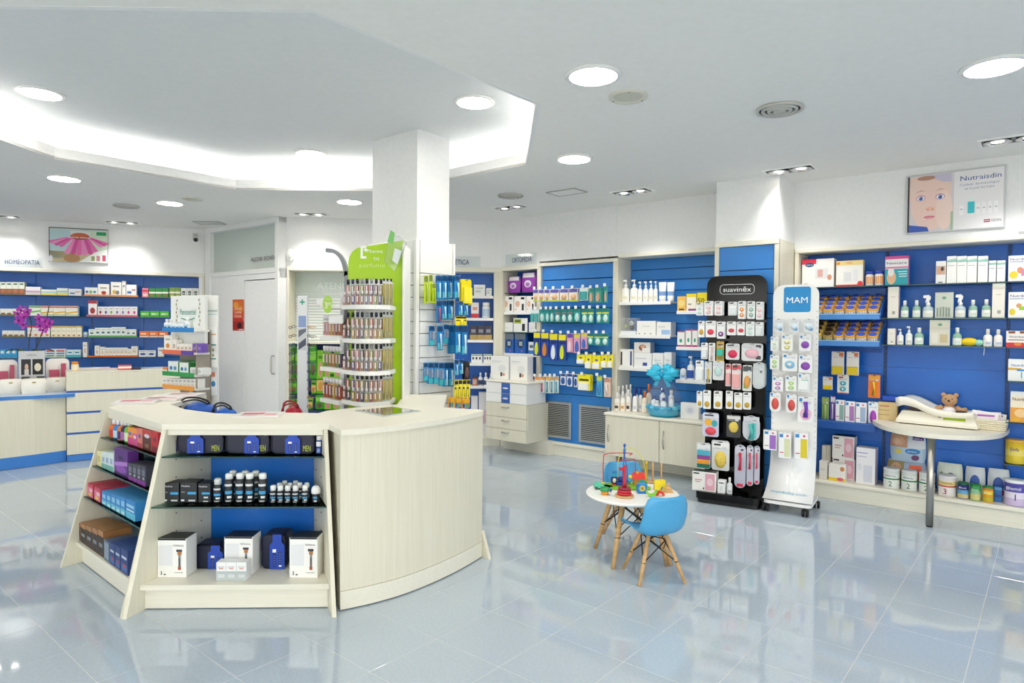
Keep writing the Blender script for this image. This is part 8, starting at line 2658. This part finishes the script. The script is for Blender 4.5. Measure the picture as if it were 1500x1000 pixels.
def kidchair(x, y, face, legrot, label):
    e = empty('kids_chair', (x, y, 0), 0, label, 'chair', "children's chairs")
    nx = 12
    top, bot = [], []
    n = len(SHP)
    cf, sf = math.cos(face), math.sin(face)
    for i, (f, z, wd) in enumerate(SHP):
        a, b = SHP[max(0, i - 1)], SHP[min(n - 1, i + 1)]
        tf, tz = b[0] - a[0], b[1] - a[1]
        l = math.hypot(tf, tz)
        nf, nz = -tz / l, tf / l
        if nz < 0 or (i > 5):
            nf, nz = abs(nf), abs(nz)
        for k in range(nx + 1):
            u = k / nx * 2 - 1
            cur = (.045 if i < 7 else .035) * abs(u) ** 3
            ff, zz = f + nf * cur, z + nz * cur
            for arr, off in ((top, .003), (bot, -.004)):
                arr.append(((ff + nf * off) * cf - u * wd * sf, (ff + nf * off) * sf + u * wd * cf, zz + nz * off))
    m = MB()
    m.v = top + bot
    o = len(top)
    i0 = m.mi('seatblue')
    w_ = nx + 1
    for i in range(n - 1):
        for k in range(nx):
            a = i * w_ + k
            m.f += [[a, a + w_, a + w_ + 1, a + 1], [o + a, o + a + 1, o + a + w_ + 1, o + a + w_]]
    for i in range(n - 1):
        for k, rv in ((0, 1), (nx, 0)):
            a = i * w_ + k
            q = [a, a + w_, o + a + w_, o + a]
            m.f.append(q[::-1] if rv else q)
    for i, rv in ((0, 0), (n - 1, 1)):
        for k in range(nx):
            a = i * w_ + k
            q = [a, a + 1, o + a + 1, o + a]
            m.f.append(q[::-1] if rv else q)
    m.m = [i0] * len(m.f)
    m.sm = [True] * len(m.f)
    m.build('seat_shell', e)
    eiffel(e, (x, y), legrot, .142, .075, .268, .0125)


kidchair(.867, 3.913, math.radians(90 + 20), math.radians(9), 'blue shell children\'s chair in front of the toy table, its back to us')
kidchair(.84, 4.60, math.radians(-90 + 12), math.radians(9), 'blue shell children\'s chair behind the toy table, facing us')


def toy(name, px, py, label):
    q = P(px, py, KZ)
    return empty(name, (q.x, q.y, KZ + .0008), 0, label, 'toy')


U = 4.2 / FPX          # metres per photo pixel at the toy table
t = toy('ring_stacker', 914.5, 727, 'red ring stacking toy with a post on a round beech base')
MB().lathe([(.058, 0), (.062, .004), (.060, .012)], 'beech', 24).build('base', t)
for k, (r_, c) in enumerate(((.046, '#c8283a'), (.043, '#c8283a'), (.040, '#8a2a3a'))):
    MB().lathe([(r_ - .004, .013 + k * .016), (r_, .017 + k * .016), (r_, .024 + k * .016), (r_ - .004, .028 + k * .016)], c, 24).build('ring', t)
MB().lathe([(.014, .062), (.011, .09), (.011, .20)], '#c22036', 14).build('post', t)
MB().tube([(-.01, 0, .175), (-.035, 0, .178)], .010, '#c22036', 8).build('peg', t)
t = toy('bead_maze', 915, 715, 'bead maze with red, yellow and blue wires on a lime base')
MB().lathe([(.13, 0), (.135, .006), (.13, .014)], '#7cc01e', 28, 0, .03, 1.15, .7).lathe([(.05, 0), (.05, .014)], '#7cc01e', 18, -.13, 0, 1, .8).lathe([(.05, 0), (.05, .014)], '#7cc01e', 18, .12, -.02, 1, .8).build('base', t)
for nm, c, pts in (('red_wire', '#c22a3a', [(-.14, .03, .014), (-.14, .03, .19), (-.12, .03, .225), (-.02, .05, .228), (.05, .02, .232), (.03, -.01, .225)]),
                   ('yellow_wire', '#d4cf4a', [(-.03, .06, .014), (-.04, .05, .15), (-.01, .05, .24), (.05, .05, .262), (.12, .04, .20), (.145, .03, .10), (.15, .03, .014)]),
                   ('blue_wire', '#2a58b8', [(-.01, .02, .014), (-.01, .02, .12), (-.003, .02, .20), (0, .02, .30), (.003, .02, .20), (.02, .02, .12), (.02, .03, .014)]),
                   ('pink_wire', '#c83a6a', [(-.05, .04, .18), (-.02, .07, .172), (.04, .07, .176), (.075, .05, .18), (.08, .05, .10), (.08, .05, .014)])):
    MB().tube(smooth([Vector(p) for p in pts], 5), .0032, c, 6).build(nm, t)
for (x, y, z), c in (((0, .02, .285), '#2a58b8'), ((0, .02, .255), '#3f7ad0'), ((0, .02, .235), '#2a58b8'), ((-.14, .03, .025), '#e8d81e'), ((.08, .05, .03), '#e07a2a'), ((-.03, .06, .03), '#3a9ac8'), ((.15, .03, .03), '#5ab84a')):
    MB().ball(x, y, z, .010, .010, .012, c, 10, 6).build('bead', t)
t = toy('toy_figure', 899.5, 713, 'dark blue wooden figure with a red ball foot and turquoise hat')
MB().lathe([(.014, 0), (.016, .012), (.012, .024)], '#c8302a', 14).build('foot', t)
MB().box(-.022, .022, -.012, .012, .025, .068, '#23306a', .005).ball(0, -.013, .046, .012, .006, .016, '#ecdfc4', 10, 6).build('body', t)
MB().box(-.012, .012, -.01, .01, .069, .092, '#2fa0c4', .003).box(-.016, .016, -.01, .01, .093, .112, '#2a7ab8', .003).build('hat', t)
t = toy('toy_engine', 908.5, 713, 'royal blue wooden engine beside the red post')
MB().box(-.03, .03, -.018, .018, .008, .034, '#1f3fa8', .006).ball(.004, 0, .052, .02, .018, .02, '#1a2f80', 12, 7).build('body', t)
for x in (-.018, .018):
    MB().tube([(x, -.021, .009), (x, .021, .009)], .0085, '#16245a', 10).build('wheel', t)
t = toy('toy_house', 935, 712, 'small wooden house with red roof and turquoise front')
MB().box(-.036, .036, -.026, .026, 0, .055, '#c98a3a', .002).rect(.0, .034, .004, .05, -.0266, '#3fb4b0').rect(.012, .024, .004, .02, -.0270, '#e8c83a').build('walls', t)
MB().add([(-.045, -.034, .055), (.045, -.034, .055), (.045, .034, .055), (-.045, .034, .055), (-.040, 0, .095), (.040, 0, .095)], [(0, 1, 5, 4), (2, 3, 4, 5), (1, 2, 5), (3, 0, 4), (3, 2, 1, 0)], '#d8392e').build('roof', t)
MB().box(-.02, .0, -.012, .004, .085, .105, '#e89a2a', .002).build('chimney', t)
t = toy('toy_tree', 921.5, 713, 'tiny wooden tree with yellow and turquoise leaves')
MB().lathe([(.006, 0), (.006, .03)], '#b8743a', 8).build('trunk', t)
MB().ball(0, 0, .045, .02, .014, .018, '#3a9ad0', 10, 6).ball(.008, 0, .068, .014, .012, .014, '#e8d22a', 10, 6).build('crown', t)
t = toy('toy_block', 940, 722, 'square blue toy block with a yellow disc')
MB().box(-.033, .033, -.016, .016, 0, .066, '#2a86d0', .008).ell(0, .034, .019, .019, -.0165, '#e8c46a', 18).ell(0, .034, .012, .012, -.0170, '#7cb82a', 16).ell(.002, .032, .005, .005, -.0174, '#c8302a', 10).build('block', t)
t = toy('toy_block', 966, 717.5, 'yellow toy block with a blue stripe and notched corner')
MB().vprism([(-.036, .002), (.030, 0), (.036, .05), (.034, .068), (-.036, .064)], -.018, .018, '#ecd81e').build('block', t)
MB().quad([(.0, -.0185, .006), (.010, -.0185, .004), (.022, -.0185, .024), (.014, -.0185, .026)], '#3f86d0').build('stripe', t)
t = toy('rod_stand', 961, 707, 'pale wooden stand with two upright rods behind the yellow block')
MB().box(-.075, .06, -.02, .02, 0, .014, 'beech', .003).build('base', t)
for x in (-.024, .036):
    MB().lathe([(.0065, .014), (.0065, .140), (.004, .143)], 'beech', 10, x, 0).build('rod', t)
MB().lathe([(.008, .014), (.008, .13), (.011, .132), (.008, .15)], '#dcb83a', 10, -.068, .0).build('rod', t)
t = toy('toy_arch', 967, 726, 'red wooden arch resting on a curved lime piece')
MB().vprism([(.028 * math.cos(a), .004 + .028 * math.sin(a)) for a in [math.pi * i / 12 for i in range(13)]] + [(.012 * math.cos(a), .004 + .012 * math.sin(a)) for a in [math.pi - math.pi * i / 12 for i in range(13)]], -.012, .012, '#d8332e').build('arch', t)
t = toy('toy_rocker', 954, 727, 'curved lime green rocking piece at the table edge')
MB().vprism([(-.034 + .068 * i / 10, .028 * (2 * i / 10 - 1) ** 2) for i in range(11)] + [(.034 - .068 * i / 10, .014 + .030 * (2 * (1 - i / 10) - 1) ** 2) for i in range(11)], -.013, .013, '#7cc820').build('rocker', t)
t = toy('toy_wedge', 979, 721, 'plain beech wedge at the right side of the toy table')
MB().vprism([(-.03, 0), (.032, 0), (.010, .04), (-.008, .046)], -.02, .02, 'beech').build('wedge', t)
MB().lathe([(.010, .047), (.012, .052), (.008, .058)], '#c9b08a', 10).build('knob', t)
t = toy('toy_cup', 886, 724, 'green ring cup with an orange foot at left on the table')
MB().lathe([(.022, 0), (.026, .022)], '#e89a3a', 20).build('foot', t)
MB().lathe([(.026, .0225), (.033, .026), (.033, .042), (.026, .046), (.018, .046), (.016, .036)], '#2f9a58', 22).build('ring', t)
t = toy('toy_car', 877, 716, 'mint green toy car at the left edge of the table')
MB().vprism([(-.032, .010), (.032, .010), (.034, .028), (.016, .032), (.008, .046), (-.020, .046), (-.032, .030)], -.018, .018, '#5cc8aa').build('body', t)
for x in (-.018, .018):
    MB().tube([(x, -.021, .010), (x, .021, .010)], .0095, '#3a4a4a', 10).build('wheel', t)
t = toy('toy_ball', 894, 720, 'little violet-blue ball beside the green cup')
MB().ball(0, 0, .012, .012, .012, .012, '#4a5ab8', 12, 8).build('ball', t)
finish()
